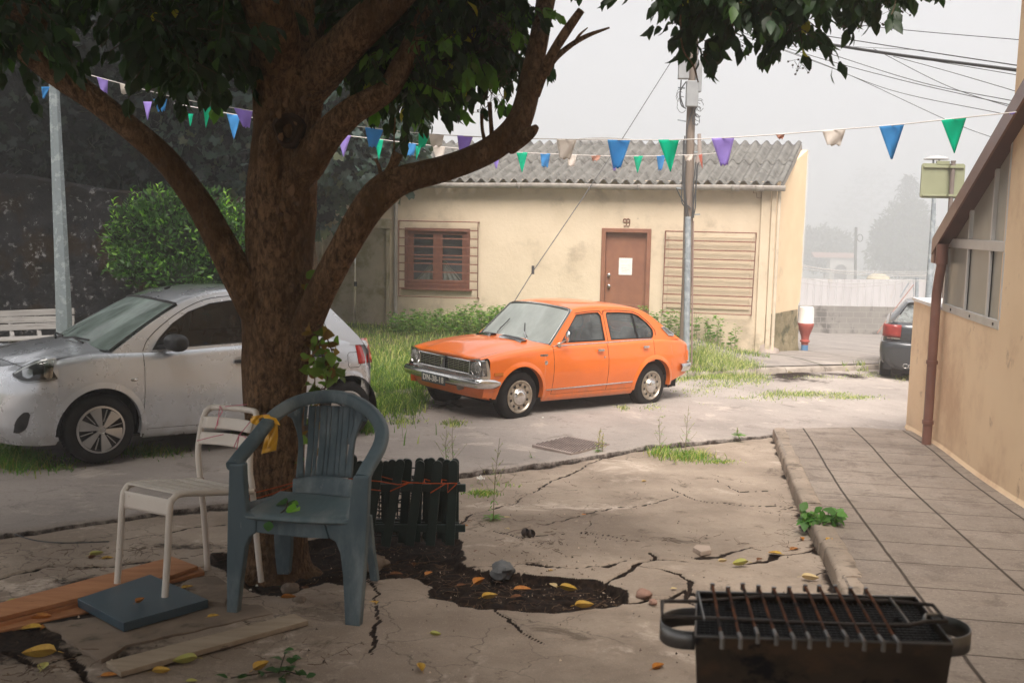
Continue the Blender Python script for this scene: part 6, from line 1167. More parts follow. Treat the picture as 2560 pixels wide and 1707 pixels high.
# ------------------------------------------------------------------ plastic armchair
co_ = np.array([-1.04, 4.57, yz(-1.04, 4.57)]); a = R(-11); cxd = np.array([math.cos(a), math.sin(a), 0]); cyd = np.array([-math.sin(a), math.cos(a), 0])
def K(X, Y_, b): return plane_pt(560+.2423*X, 960+.2423*Y_, co_+cyd*b, cyd)        # a point of the chair, b metres behind its front
def Kn(x, y, b): return plane_pt(x, y, co_+cyd*b, cyd)
PLAS = mat('grey_blue_plastic', (.075, .112, .132), (.052, .084, .102), sc=5, rough=.55, c3=(.18, .22, .235), s3=3.5, t3=(.47, .68), c4=(.22, .25, .25), s4=16, t4=(.60, .72), bmp=.12, bsc=90, r2=.7, stretch=(1, 1, .35))
pc_ = thing('armchair', 'weathered grey blue plastic garden armchair with yellow ribbon tied to its arm', 'chair', loc=tuple(co_))
lp = [(90, 850, .02), (190, 720, .12), (300, 590, .22), (420, 440, .33), (520, 330, .43), (640, 240, .50), (780, 175, .56), (950, 135, .60), (1130, 128, .62), (1290, 160, .60), (1430, 225, .55), (1540, 315, .49), (1610, 420, .42), (1630, 530, .36), (1605, 640, .28), (1550, 750, .19), (1480, 870, .09), (1425, 975, .02)]
P_ = []; q = spline([tuple(K(*p)) for p in lp], 6); mid = np.mean(q, 0)
for i, p in enumerate(q):
    t = q[min(i+1, len(q)-1)]-q[max(i-1, 0)]; t /= np.linalg.norm(t); f = i/(len(q)-1); fl = abs(f-.5)*2       # flat on top along the arms, upright at the back
    n_ = np.cross(t, cyd); n_ /= np.linalg.norm(n_); bdir = np.cross(t, n_); k = np.clip((fl-.45)/.4, 0, 1); wv = n_*(1-k)+bdir*k if False else n_; w_, h_ = (.034, .026)
    row = []
    for g in np.linspace(0, 2*math.pi, 16, endpoint=False): cs, sn = math.cos(g), math.sin(g); row.append(p+n_*w_*math.copysign(abs(cs)**.55, cs)+bdir*h_*math.copysign(abs(sn)**.55, sn))
    P_.append(row)
mb = MB().grid(P_, closev=True); mb.add(P_[0], [tuple(range(16))]); mb.add(P_[-1], [tuple(range(16))]); build('arm_loop', mb, PLAS, pc_, world=True, smooth=60)
def flatpart(name, pts, b0, b1, bev=.008, par=None, lean=0):
    ref = [Kn(x, y, b0) for x, y in pts]; loc = [((p-co_) @ cxd, p[2]) for p in ref]
    f = lambda b: (lambda s_, z: tuple(co_+cxd*s_+cyd*(b+lean*(z-co_[2]))-np.array([0, 0, co_[2]])+np.array([0, 0, z])))
    return build(name, MB().prism(loc, f(b0), f(b1)), PLAS, par or pc_, world=True, smooth=0, bevel=bev)
flatpart('leg', [(572, 1160), (568, 1280), (566, 1400), (566, 1533), (592, 1535), (603, 1440), (613, 1368), (624, 1342), (640, 1331), (640, 1290), (616, 1283), (611, 1225), (608, 1160)], 0, .05)
flatpart('leg', [(882, 1190), (874, 1250), (870, 1298), (812, 1310), (822, 1346), (838, 1354), (849, 1382), (856, 1440), (862, 1570), (898, 1575), (909, 1444), (916, 1330), (922, 1190)], 0, .05)
flatpart('apron', [(641, 1291), (641, 1331), (700, 1338), (760, 1344), (821, 1346), (811, 1311), (740, 1307), (680, 1298)], .002, .03)
flatpart('leg', [(686, 1290), (684, 1340), (688, 1400), (692, 1436), (722, 1436), (727, 1380), (728, 1290)], .66, .70, .006); flatpart('leg', [(880, 1290), (905, 1330), (918, 1400), (925, 1452), (944, 1454), (934, 1380), (925, 1290)], .66, .70, .006)
# side cheeks joining arm posts and rear legs
for pts in ([(0, 1285, 0), (0, 0, 0)],): pass
def cheek(f0, f1, r0, r1):
    A, B_, C2, D_ = Kn(*f0, .03), Kn(*f1, .03), Kn(*r1, .64), Kn(*r0, .64); mb = MB().grid([[A*(1-t)+D_*t, (A*(1-t)+D_*t)*.5+(B_*(1-t)+C2*t)*.5, B_*(1-t)+C2*t] for t in np.linspace(0, 1, 6)]); return build('side_rail', mb, PLAS, pc_, world=True, smooth=60, solid=.012)
cheek((592, 1262), (592, 1322), (690, 1238), (690, 1285)); cheek((900, 1275), (900, 1335), (900, 1248), (912, 1300))
sA_, sB_, sC_, sD_ = Kn(614, 1284, 0), Kn(870, 1299, 0), Kn(884, 1246, .50), Kn(700, 1230, .50)
P_ = []
for u_ in np.linspace(0, 1, 30):
    row = []
    for v_ in np.linspace(0, 1, 20):
        p = (sA_*(1-u_)+sB_*u_)*(1-v_)+(sD_*(1-u_)+sC_*u_)*v_; p = p+cyd*0; p = p-np.array([0, 0, .022*math.sin(math.pi*u_)*math.sin(math.pi*min(1, v_*1.1)) + (.02*(1-v_/.1)**2 if v_ < .1 else 0)]); row.append(p-cyd*(.018*math.sin(math.pi*u_)*(1-v_)))
    P_.append(row)
sm_ = mat('seat_plastic', (.09, .135, .15), (.065, .105, .12), sc=5, rough=.55, c3=(.15, .18, .185), s3=4, t3=(.45, .65), bmp=.5, bsc=50, bd=.006, stretch=(1, .25, 1)); build('seat', MB().grid(P_), sm_, pc_, world=True, smooth=60, solid=.014)
# back: solid lower band and slats
bb = lambda Xp, Yp: .50+.13*np.clip((1160-Yp)/1000, 0, 1)+.05*(1-((Xp-1040)/320)**2)
P_ = [[K(X, (1135+60*(X-700)/620)*(1-t)+(985-35*math.sin(math.pi*(X-700)/620))*t, float(bb(X, 1100-140*t))-.03*(1-t)) for t in np.linspace(0, 1, 6)] for X in np.linspace(712, 1318, 18)]
build('back_band', MB().grid(P_), PLAS, pc_, world=True, smooth=60, solid=.02)
sl = [((650, 822), (733, 800), (768, 818), (742, 822)), ((876, 950), (868, 932), (862, 925), (826, 893)), ((1002, 1076), (992, 1062), (982, 1050), (943, 1016)), ((1122, 1195), (1113, 1178), (1100, 1162), (1064, 1136)), ((1243, 1312), (1232, 1290), (1215, 1270), (1188, 1250)), ((1354, 1480), (1346, 1405), (1300, 1345), (1253, 1318)),
      ((832, 868), (822, 846), (0, 0), (0, 0)), ((957, 996), (940, 978), (930, 966), (899, 938)), ((1083, 1117), (1070, 1100), (1056, 1090), (1022, 1058)), ((1202, 1238), (1187, 1222), (1170, 1206), (1142, 1181)), ((1318, 1350), (1300, 1335), (1284, 1300), (0, 0))]
ys = (225, 430, 620, 965)
for rows in sl:
    rr = [(r_, y) for r_, y in zip(rows, ys) if r_[1] > 0]; L_ = spline([(r_[0], y) for r_, y in rr], 5); R_ = spline([(r_[1], y) for r_, y in rr], 5); off_ = 150 if rows[0][0] in (650,) else 0
    P_ = [[K(l[0]*(1-k)+r_[0]*k, l[1]+(95 if rows[0][0] == 650 and i < 3 else 150 if rows[0][0] == 1354 and i < 3 and k > .5 else 0)*(1-i/3 if i < 3 else 0)*(1-k if rows[0][0] == 650 else 1), float(bb(l[0]*(1-k)+r_[0]*k, l[1]))) for k in np.linspace(0, 1, 5)] for i, (l, r_) in enumerate(zip(L_, R_))]
    build('back_slat', MB().grid(P_), PLAS, pc_, world=True, smooth=60, solid=.014)
# ribbon
YEL = mat('yellow_satin', (.92, .52, .012), (.80, .40, .010), sc=18, rough=.42, stretch=(1, 1, .3)); YEL.node_tree.nodes['Principled BSDF'].inputs['Sheen Weight'].default_value = .3
rb = thing('ribbon', 'yellow ribbon tied round the left arm of the grey blue armchair', 'ribbon', loc=tuple(K(470, 340, .36)))
def rib(name, L, R_, b, n=14, wob=.006): # left and right edge in chair crop coordinates
    L, R_ = spline(L, 5), spline(R_, 5); md = (L+R_)/2; L, R_ = md+(L-md)*1.45, md+(R_-md)*1.45; P_ = [[K(l[0]*(1-k)+r_[0]*k, l[1]*(1-k)+r_[1]*k, b+wob*math.sin(k*7+i*.7)) for k in np.linspace(0, 1, 7)] for i, (l, r_) in enumerate(zip(L, R_))]; return build(name, MB().grid(P_), YEL, rb, world=True, smooth=60, solid=.0015)
rib('tail', [(455, 330), (470, 420), (455, 520), (430, 610), (408, 715)], [(500, 345), (535, 420), (538, 520), (528, 600), (515, 690)], .375); rib('tail', [(478, 340), (488, 450), (470, 560), (455, 660)], [(510, 360), (530, 450), (515, 580), (490, 650)], .365)
rib('bow', [(290, 340), (330, 330), (400, 322), (470, 318)], [(340, 385), (350, 352), (420, 340), (478, 345)], .37); rib('bow', [(286, 350), (290, 390), (330, 415), (385, 425)], [(345, 335), (345, 375), (365, 395), (392, 405)], .36); rib('knot', [(440, 320), (430, 350), (455, 380)], [(520, 345), (552, 410), (500, 390)], .362)
# sprig on the seat
sp_ = thing('leafy_sprig', 'fresh green leafy twig lying across the seat of the grey blue armchair', 'twig', loc=tuple(K(650, 1300, .18)))
st_ = [tuple(K(655, 1265, .22)+np.array([0, 0, .03])), tuple(K(640, 1320, .16)+np.array([0, 0, .02])), tuple(K(560, 1390, .05)+np.array([0, 0, .02])), tuple(K(480, 1440, -.03)), tuple(K(466, 1470, -.035))]
build('stem', MB().tube(spline(st_, 4), .0035, 5), mat('sprig_stem', (.05, .035, .025)), sp_, world=True)
C_ = [K(655, 1262, .24), K(650, 1268, .22), K(700, 1262, .22), K(650, 1315, .14), K(720, 1340, .13), K(465, 1455, -.045)]; D_ = [K(540, 1262, .26)-C_[0], K(760, 1285, .22)-C_[1], K(770, 1275, .22)-C_[2], K(745, 1340, .12)-C_[3], K(772, 1335, .1)-C_[4], K(455, 1560, -.06)-C_[5]]
sz = np.array([np.linalg.norm(d_) for d_ in D_])*1.05; U_ = np.array([(0, -.3, 1), (0, -.3, 1), (0, -.4, 1), (.2, -.9, .9), (0, -.5, 1), (.1, -1, .1)], float)
leaves('leaves', np.array(C_)+np.array([0, 0, .02]), np.array(D_), U_, sz, np.array([(.03, .09, .02), (.03, .08, .02), (.10, .22, .03), (.13, .30, .02), (.2, .33, .05), (.03, .10, .015)]), sp_, LEAF, OV*np.array([1, 1.9, 1]))
# ------------------------------------------------------------------ white metal chair
WH = mat('chipped_white_paint', (.76, .70, .63), (.68, .61, .54), sc=4, rough=.45, c3=(.30, .15, .07), s3=7, t3=(.66, .73), c4=(.36, .28, .21), s4=20, t4=(.62, .72), bmp=.1, bsc=40)
wc = thing('chair', 'white metal slatted chair with rust spots standing half on the dark blue board', 'chair', loc=tuple(GD(420, 1350, -.05)))
V = lambda x, y, Y: PD(x, y, Y)
lf = spline([V(268, 1360, 4.93), V(276, 1240, 4.94), V(282, 1150, 4.95), V(288, 1124, 4.97), V(306, 1111, 5.02), V(380, 1107, 5.20), V(462, 1103, 5.40)], 5)
rg_ = spline([V(377, 1396, 4.70), V(385, 1270, 4.70), V(390, 1165, 4.71), V(397, 1146, 4.73), V(420, 1134, 4.79), V(500, 1131, 4.98), V(580, 1128, 5.17)], 5)
bk = spline([V(477, 1308, 5.40), V(469, 1190, 5.40), V(460, 1100, 5.41), V(455, 1040, 5.43), V(459, 1000, 5.47), V(469, 955, 5.52), V(478, 940, 5.53), V(494, 935, 5.53), V(540, 938, 5.44), V(578, 943, 5.34), V(588, 950, 5.31), V(586, 980, 5.28), V(577, 1020, 5.25), V(574, 1080, 5.21), V(580, 1125, 5.20), V(590, 1240, 5.20), V(600, 1335, 5.20)], 5)
build('front_leg', MB().tube(lf, .0165, 12), WH, wc, world=True); build('front_leg', MB().tube(rg_, .0165, 12), WH, wc, world=True); build('rear_frame', MB().tube(bk, .0165, 12), WH, wc, world=True)
for p in (lf[0], rg_[0]): build('foot', MB().tube([p, p-np.array([0, 0, .012])], .022, 10), RUSTY, wc, world=True)
for p in (bk[10], bk[-11]): build('collar', MB().tube([p-np.array([0, 0, .006]), p+np.array([0, 0, .006])], .021, 12), RUSTY, wc, world=True)
def strip(name, A, B_, C2, D_, sag=0, th=.004, n=10): # A,B top edge, C,D bottom edge
    P_ = [[(np.array(A)*(1-t)+np.array(B_)*t)*(1-v_)+(np.array(C2)*(1-t)+np.array(D_)*t)*v_+np.array([0, sag*math.sin(math.pi*t), 0]) for v_ in (0, .15, .5, .85, 1)] for t in np.linspace(0, 1, n)]; return build(name, MB().grid(P_), WH, wc, world=True, smooth=60, solid=th)
nv = lambda x, y, Y: PX(x, y, Y)
strip('back_slat', nv(509, 1040, 5.47), nv(632, 1053, 5.26), nv(504, 1069, 5.45), nv(626, 1083, 5.24), .03); strip('back_slat', nv(503, 1079, 5.44), nv(625, 1092, 5.23), nv(496, 1109, 5.42), nv(620, 1125, 5.22), .03)
for i in range(6):
    t0, t1 = (i+.10)/6, (i+.84)/6; li = lambda c_, t: np.array([np.interp(t, np.linspace(0, 1, len(c_)), c_[:, k]) for k in range(3)]); Lr, Rr = lf[17:], rg_[17:]; up_ = np.array([0, 0, .012]); strip('seat_slat', li(Lr, t0)+up_, li(Rr, t0)+up_, li(Lr, t1)+up_, li(Rr, t1)+up_)
strip('front_apron', V(284, 1126, 4.955), V(394, 1148, 4.72), V(281, 1165, 4.95), V(389, 1186, 4.71))
# ------------------------------------------------------------------ boards, slab pieces, rubble
def slabpiece(name, pts, dz, th, m_, label, cat, wob=0, group=None, bev=.003):
    top = [GG(x*DS, y*DS, -.05+dz) for x, y in pts]
    if wob:
        q = []; 
        for a_, b_ in zip(top, top[1:]+top[:1]):
            for t in np.linspace(0, 1, 7, endpoint=False): p = a_*(1-t)+b_*t; q.append(p+np.array([wob*float(fbm(p[0]*14, p[1]*14, 0, 3)), wob*float(fbm(p[0]*14, p[1]*14, 5, 3)), 0]))
        top = q
    top = [Vector(p) for p in top]; bot = [p-Vector((0, 0, th)) for p in top]; n = len(top); mb = MB().add(top+bot, [tuple(range(n)), tuple(range(2*n-1, n-1, -1))]+[(i, (i+1) % n, n+(i+1) % n, n+i) for i in range(n)])
    return solo(name, mb, m_, label, cat, group, smooth=0, bevel=bev)
def wood(name, a_, b_, s=(.6, 10, 10)): return mat(name, a_, b_, sc=1.8, rough=.75, stretch=s, c3=tuple(q*.45 for q in a_), s3=6, t3=(.60, .75), bmp=.3, bsc=6)
W1 = wood('orange_plank', (.46, .215, .10), (.36, .155, .07), (2.0, 9, 9)); W2 = wood('grey_plank', (.36, .29, .215), (.28, .22, .16), (2.0, 12, 12))
slabpiece('plank', [(-130, 1418), (395, 1277), (455, 1299), (400, 1318), (-130, 1448)], .055, .022, W1, 'long orange brown plank reaching back from the picture edge to behind the white chair', 'plank')
slabpiece('plank', [(-130, 1436), (460, 1300), (470, 1312), (200, 1380), (-130, 1462)], .030, .022, W1, 'orange brown plank lying under the longest plank, only its edge showing', 'plank')
slabpiece('plank', [(-130, 1446), (60, 1420), (190, 1383), (250, 1392), (180, 1408), (-130, 1475)], .012, .018, W1, 'short mouldy orange plank between the long plank and the leaf strewn corner', 'plank')
slabpiece('concrete_slab', [(98, 1433), (185, 1420), (350, 1402), (560, 1372), (628, 1408), (470, 1440), (300, 1478), (235, 1512), (180, 1490), (140, 1455)], .012, .035, mat('slab_concrete', (.25, .195, .15), (.17, .13, .10), sc=5, rough=.9, c3=(.10, .08, .06), s3=9, t3=(.55, .7), bmp=.5, bsc=22), 'cracked flat concrete slab piece under the blue board', 'slab', .012)
slabpiece('board', [(178, 1374), (345, 1318), (478, 1376), (284, 1430)], .060, .042, mat('blue_laminate', (.045, .085, .115), (.035, .065, .09), sc=4, rough=.38, c3=(.10, .14, .16), s3=14, t3=(.62, .72)), 'square dark blue board with raw wooden edge under the front legs of the white chair', 'board', bev=.002)
slabpiece('plank', [(243, 1518), (675, 1408), (708, 1424), (277, 1542)], .030, .024, W2, 'weathered grey plank lying in front of the chairs', 'plank')
RUB = mat('rubble_stone', (.26, .205, .16), (.17, .13, .10), sc=8, rough=.95, bmp=.8, bsc=14, bd=.02)
slabpiece('rubble', [(418, 1340), (440, 1325), (500, 1322), (528, 1345), (520, 1382), (470, 1378), (430, 1358)], .035, .05, RUB, 'broken concrete chunk with a yellow leaf behind the blue board', 'rubble', .012)
def stone(x, y, r_, m_, label, cat='stone', name='stone', sx=1., sz=.7, seed=0, group=None, dz=-.05):
    p = GD(x, y, dz); P_ = []
    for th in np.linspace(0, math.pi, 12):
        row = []
        for ph in np.linspace(0, 2*math.pi, 16, endpoint=False): v_ = np.array([math.sin(th)*math.cos(ph)*sx, math.sin(th)*math.sin(ph), math.cos(th)*sz]); k = 1+.35*float(fbm(*(v_*1.7+seed*3.1), 3)); k = round(k*7)/7*.5+k*.5; row.append((p+v_*r_*k+np.array([0, 0, r_*sz*.5])))
        P_.append(row)
    return solo(name, MB().grid(P_, closev=True), m_, label, cat, group, base=tuple(p), smooth=40)
stone(1153, 1318, .062, mat('grey_stone', (.17, .175, .18), (.11, .115, .12), sc=12, rough=.9, bmp=.6, bsc=30), 'blue grey angular stone at the edge of the soil pit', seed=1)
stone(668, 1358, .055, RUB, 'flat brown stone on the soil under the grey blue armchair', seed=2, sz=.5, name='rubble', cat='rubble')
stone(686, 1385, .042, RUB, 'small brown stone between soil and concrete left of the armchair front leg', seed=3, sz=.5, name='rubble', cat='rubble'); stone(862, 1300, .08, RUB, 'brown stone behind the right rear leg of the armchair', seed=4, sz=.6, name='rubble', cat='rubble')
stone(1120, 1368, .016, RUB, 'tiny pinkish stone lying on the far side of the soil pit floor', seed=5); stone(1480, 1368, .035, mat('pink_rubble', (.36, .22, .17), rough=.95, bmp=.6, bsc=20), 'pinkish broken brick lump at the right end of the soil pit', seed=6, sx=1.2); stone(1500, 1385, .022, bpy.data.materials['pink_rubble'], 'smallest pinkish brick crumb right of the soil pit', seed=8)
slabpiece('rubble', [(1592, 1256), (1600, 1249), (1630, 1252), (1634, 1262), (1610, 1266)], .02, .03, mat('pale_tile', (.5, .40, .33), rough=.9), 'pale broken tile lying in the long crack', 'rubble')
for k, (x, y) in enumerate(((612, 1378), (622, 1386), (608, 1392), (628, 1376), (618, 1395), (600, 1383), (640, 1372), (585, 1368), (590, 1345), (575, 1355), (652, 1392), (420, 1432), (845, 1360))):
    stone(x, y, .0075, bpy.data.materials.get('white_pebble') or mat('white_pebble', (.75, .70, .62), rough=.8), 'tiny white pebble scattered near the feet of the armchair', 'pebble', 'pebble', seed=k, group='white pebbles near the armchair')
# dark seed pod and litter
pd = GD(1213, 1236, -.05); mb = MB()
for s_, ang in ((1, -.5), (-1, .5)):
    P_ = [[pd+np.array([s_*.018+.035*math.cos(ph)*math.sin(th)*.8, .028*math.sin(ph)*math.sin(th), .02+.035*math.cos(th)*.8+(.012 if s_ > 0 else .02)]) for ph in np.linspace(0, math.pi*1.5, 12)] for th in np.linspace(.3, 2.6, 8)]; mb.grid(P_)
solo('seed_pod', mb, mat('pod', (.022, .014, .012), (.05, .03, .02), rough=.6), 'open dark brown seed pod lying on the concrete', 'seed pod', base=tuple(pd), solid=.003)
for (x, y, s_, lb) in ((1104, 1103, .055, 'crumpled white litter near the ragged road edge right of the picket fence'), (1110, 997-30, .02, 'small white scrap of litter beside the front wheel of the orange car')):
    p = GD(x if s_ > .03 else 1247, y if s_ > .03 else 960, .0 if s_ < .03 else -.03); P_ = [[p+np.array([a_*s_, b_*s_*.8, s_*(.35+.3*float(fbm(a_*3, b_*3, 1, 3)))]) for a_ in np.linspace(-.6, .6, 7)] for b_ in np.linspace(-.5, .5, 6)]; solo('litter', MB().grid(P_), mat('white_litter', (.75, .73, .70)) if 'white_litter' not in bpy.data.materials else bpy.data.materials['white_litter'], lb, 'litter', base=tuple(p), smooth=0, solid=.002)
# ------------------------------------------------------------------ picket fences and crate by the tree
GRN = mat('dark_green_paint', (.006, .020, .017), (.005, .015, .013), sc=6, rough=.5, c3=(.011, .030, .027), s3=9, t3=(.5, .7))
def Cn(X, Y_): return 860+.2423*X, 1100+.2423*Y_
def fence(Y0, tops, bots, rails, w_, label, tilt=0.):
    fo = thing('picket_fence', label, 'fence', loc=tuple(PX(*Cn(700, 1090), Y0)), group='short dark green picket fences by the tree')
    for (tx, ty), (bx, by) in zip(tops, bots):
        A = Vector(PX(*Cn(tx, ty), Y0)); B_ = Vector(PX(*Cn(bx, by), Y0+tilt)); d = (A-B_).normalized(); s_ = Vector((1, 0, 0)); s_ = (s_-d*s_.dot(d)).normalized(); L = (A-B_).length; prof = [(-w_, 0), (w_, 0), (w_, L-w_)]+[(w_*math.cos(g), L-w_+w_*math.sin(g)) for g in np.linspace(.3, math.pi-.3, 7)]+[(-w_, L-w_)]
        f = lambda o_: (lambda a_, b_: tuple(B_+s_*a_+d*b_+Vector((0, o_, 0)))); build('picket', MB().prism(prof, f(0), f(.018)), GRN, fo, world=True, smooth=0, bevel=.003)
    for (ax, ay), (bx, by) in rails: build('rail', MB().bar(PX(*Cn(ax, ay), Y0+.03), PX(*Cn(bx, by), Y0+.03), .022, .045), GRN, fo, world=True, smooth=0, bevel=.003)
    return fo
fence(5.72, [(170, 215), (360, 200), (585, 198), (790, 212), (970, 213), (1130, 208)], [(60, 1100), (240, 1110), (425, 1100), (672, 1090), (888, 1090), (1090, 1085)], [((60, 485), (1256, 490)), ((60, 905), (1252, 905))], .0275, 'front dark green picket fence panel wound with orange string')
fence(5.86, [(90, 150), (500, 200), (662, 195), (780, 185), (900, 183), (1062, 200)], [(80, 1050), (420, 1060), (600, 1060), (740, 1050), (870, 1050), (1050, 1050)], [((80, 470), (1200, 470)), ((80, 880), (1190, 880))], .026, 'middle dark green picket fence panel of the bundle')
fence(6.0, [(430, 215), (640, 190), (860, 190), (1000, 180), (1145, 190)], [(430, 1020), (640, 1020), (850, 1020), (1000, 1020), (1140, 1020)], [((300, 450), (1170, 450)), ((300, 850), (1170, 850))], .025, 'rearmost dark green picket fence panel of the bundle')
cr_ = MB(); c0 = Vector(PX(*Cn(470, 1000), 6.2)); 
for i in range(9):
    for (a_, b_) in (((-.20+.05*i, 0, 0), (-.20+.05*i, 0, .40)), ((-.20+.05*i, .25, 0), (-.20+.05*i, .25, .40))): cr_.bar(c0+Vector(a_), c0+Vector(b_), .008, .008)
for k in range(8):
    for yy in (0, .25): cr_.bar(c0+Vector((-.2, yy, .055*k+.01)), c0+Vector((.2, yy, .055*k+.01)), .008, .008)
    for xx in (-.2, .2): cr_.bar(c0+Vector((xx, 0, .055*k+.01)), c0+Vector((xx, .25, .055*k+.01)), .008, .008)
for i in range(8):
    for k in range(7): cr_.bar(c0+Vector((-.2+.05*i, 0, .055*k+.01)), c0+Vector((-.15+.05*i, 0, .065+.055*k)), .005, .005)
solo('crate', cr_, BLACKP, 'black lattice plastic crate behind the picket fences', 'crate', smooth=0, base=tuple(c0))
# strings
OS = mat('orange_string', (.55, .10, .02), (.4, .06, .01), sc=60, rough=.7); PS = mat('pink_string', (.65, .16, .24), rough=.7)
mb = MB(); F_ = lambda X, Y_, Y0: tuple(PX(*Cn(X, Y_), Y0))
for pts in ([(240, 412, 5.69), (380, 425, 5.69), (560, 458, 5.69), (690, 437, 5.69), (900, 446, 5.69), (1165, 443, 5.69), (1165, 450, 5.75)], [(260, 372, 5.8), (380, 372, 5.8), (485, 400, 5.8), (600, 420, 5.8), (690, 440, 5.7)], [(475, 525, 5.69), (690, 432, 5.69)], [(893, 542, 5.69), (1050, 446, 5.69)], [(1072, 450, 5.69), (1068, 540, 5.69), (1165, 447, 5.69)], [(240, 503, 5.7), (380, 520, 5.7)], [(825, 440, 5.69), (832, 400, 5.8), (890, 420, 5.8)], [(1005, 440, 5.7), (1010, 405, 5.85), (1060, 415, 5.85)]): mb.tube([F_(*p) for p in pts], .0032, 5)
tc = np.array(T(634, 1115, 0)); 
for dz in (0, .012): mb.tube([(tc[0]+.185*math.cos(g), tc[1]+.185*math.sin(g), tc[2]+dz+.02*math.sin(g*1.3+dz*90)-.035*math.cos(g)*-1) for g in np.linspace(0, 2*math.pi, 33)], .003, 5)
mb.tube([(tc[0]+.17, tc[1]-.05, tc[2]+.03), F_(100, 395, 5.72), F_(240, 412, 5.69)], .003, 5); solo('string', mb, OS, 'orange string tied round the trunk and the picket fences', 'string', smooth=0)
mb = MB(); J = lambda X, Y_, Y0: tuple(PX(280+.1913*X, 960+.1913*Y_, Y0))
for pts in ([(1410, 285, 5.49), (1390, 440, 5.43), (1350, 595, 5.41)], [(1415, 290, 5.49), (1445, 360, 5.42), (1390, 440, 5.42), (1375, 545, 5.41)], [(1440, 355, 5.42), (1400, 430, 5.41)], [(1480, 292, 5.46), (1740, 266, 5.42), (1900, 250, 5.5)], [(1110, 740, 5.39), (1300, 690, 5.35), (1455, 655, 5.3)], [(1830, 460, 5.2), (1655, 675, 5.22), (1590, 830, 5.2)], [(1655, 675, 5.22), (1620, 930, 5.2), (1630, 990, 5.2)], [(1660, 680, 5.22), (1625, 870, 5.2)], [(1655, 665, 5.22), (1745, 690, 5.2), (1780, 780, 5.19)], [(1830, 450, 5.2), (2010, 395, 5.0)]): mb.tube([J(*p) for p in pts], .0022, 5)
solo('string', mb, PS, 'pink string tangled over the backrest of the white chair', 'string', smooth=0)
# ------------------------------------------------------------------ barbecue in the foreground
zt_ = -.85
def Z5(x, y, z=zt_): r = ray(1640+.3486*x, 1440+.3486*y); return r*(z/r[2])
A, B_, C2, D_ = [np.array(Z5(*p)) for p in ((283, 430), (2128, 484), (1860, 150), (290, 110))]
ctr = (A+B_+C2+D_)/4; bq = thing('barbecue', 'sooty steel charcoal barbecue with rusty grill bars in the foreground', 'barbecue', loc=(ctr[0], ctr[1], yz(ctr[0], ctr[1])))
SOOT = mat('sooty_steel', (.085, .065, .050), (.045, .035, .028), sc=6, rough=.5, metal=.6, c3=(.115, .075, .05), s3=3.5, t3=(.50, .62), c4=(.012, .014, .018), s4=3.2, t4=(.50, .57), stretch=(1.0, 1, 1.6)); GAL2 = mat('scuffed_steel', (.30, .30, .30), (.18, .175, .17), sc=9, rough=.42, metal=.8)
dn = np.array([0, 0, -.105]); e_ = lambda p, q_, k: p*(1-k)+q_*k
for nm, p, q_ in (('front_wall', A, B_), ('back_wall', D_, C2), ('side_wall', A, D_), ('side_wall', B_, C2)): build(nm, MB().grid([[e_(p, q_, t)+dn*v_+(ctr-e_(p, q_, t))*np.array([1, 1, 0])*.03*v_ for v_ in np.linspace(0, 1, 5)] for t in np.linspace(0, 1, 12)]), SOOT, bq, world=True, smooth=0, solid=.003)
build('rim', MB().tube([A, B_, C2, D_, A], .003, 6), GAL2, bq, world=True, smooth=0)
ASH = mat('ash_and_char', (.020, .018, .017), (.006, .006, .008), sc=14, rough=.95, c3=(.30, .22, .17), s3=12, t3=(.62, .68), bmp=1, bsc=30, bd=.02)
build('ash_bed', MB().grid([[(lambda p: p+dn*.22+np.array([0, 0, .012*float(fbm(p[0]*30, p[1]*30, 0, 4))]))(e_(e_(A, B_, u_), e_(D_, C2, u_), v_)) for v_ in np.linspace(.01, .99, 30)] for u_ in np.linspace(.005, .995, 60)]), ASH, bq, world=True, smooth=0)
gr2 = MB()
for k in range(16): gr2.bar(e_(A, D_, .06+.055*k)+np.array([.004, 0, -.014]), e_(B_, C2, .06+.055*k)+np.array([-.004, 0, -.014]), .003, .003)
for k in range(44): gr2.bar(e_(A, B_, .015+.0225*k)+np.array([0, .004, -.017]), e_(D_, C2, .015+.0225*k)+np.array([0, -.004, -.017]), .0022, .0022)
build('charcoal_grate', gr2, BLACKP, bq, world=True, smooth=0)
gz_ = zt_+.014; G5 = lambda x, y, dz=0: np.array(Z5(x, y, gz_+dz)); RB = mat('rusted_bar', (.24, .085, .035), (.07, .035, .025), sc=30, rough=.8, stretch=(1, 1, 1), c3=(.03, .025, .025), s3=8, t3=(.5, .6), bmp=.3)
gl = [(45, 178), (45, 290), (345, 300), (900, 325), (1400, 345), (1815, 350), (1930, 325), (2082, 322), (1985, 205), (1700, 178), (1250, 158), (800, 145), (300, 178), (45, 178)]
grl = build('grill', MB().tube([G5(x, y) for x, y in gl], .0045, 8), mat('grill_wire', (.10, .085, .075), (.05, .04, .035), sc=20, rough=.5, metal=.7), bq, world=True, smooth=0); build('grill_latch', MB().tube([G5(2025, 275), G5(1935, 275, .004), G5(1925, 300, .004), G5(1935, 322, 0)], .004, 8), GAL2, grl, world=True)
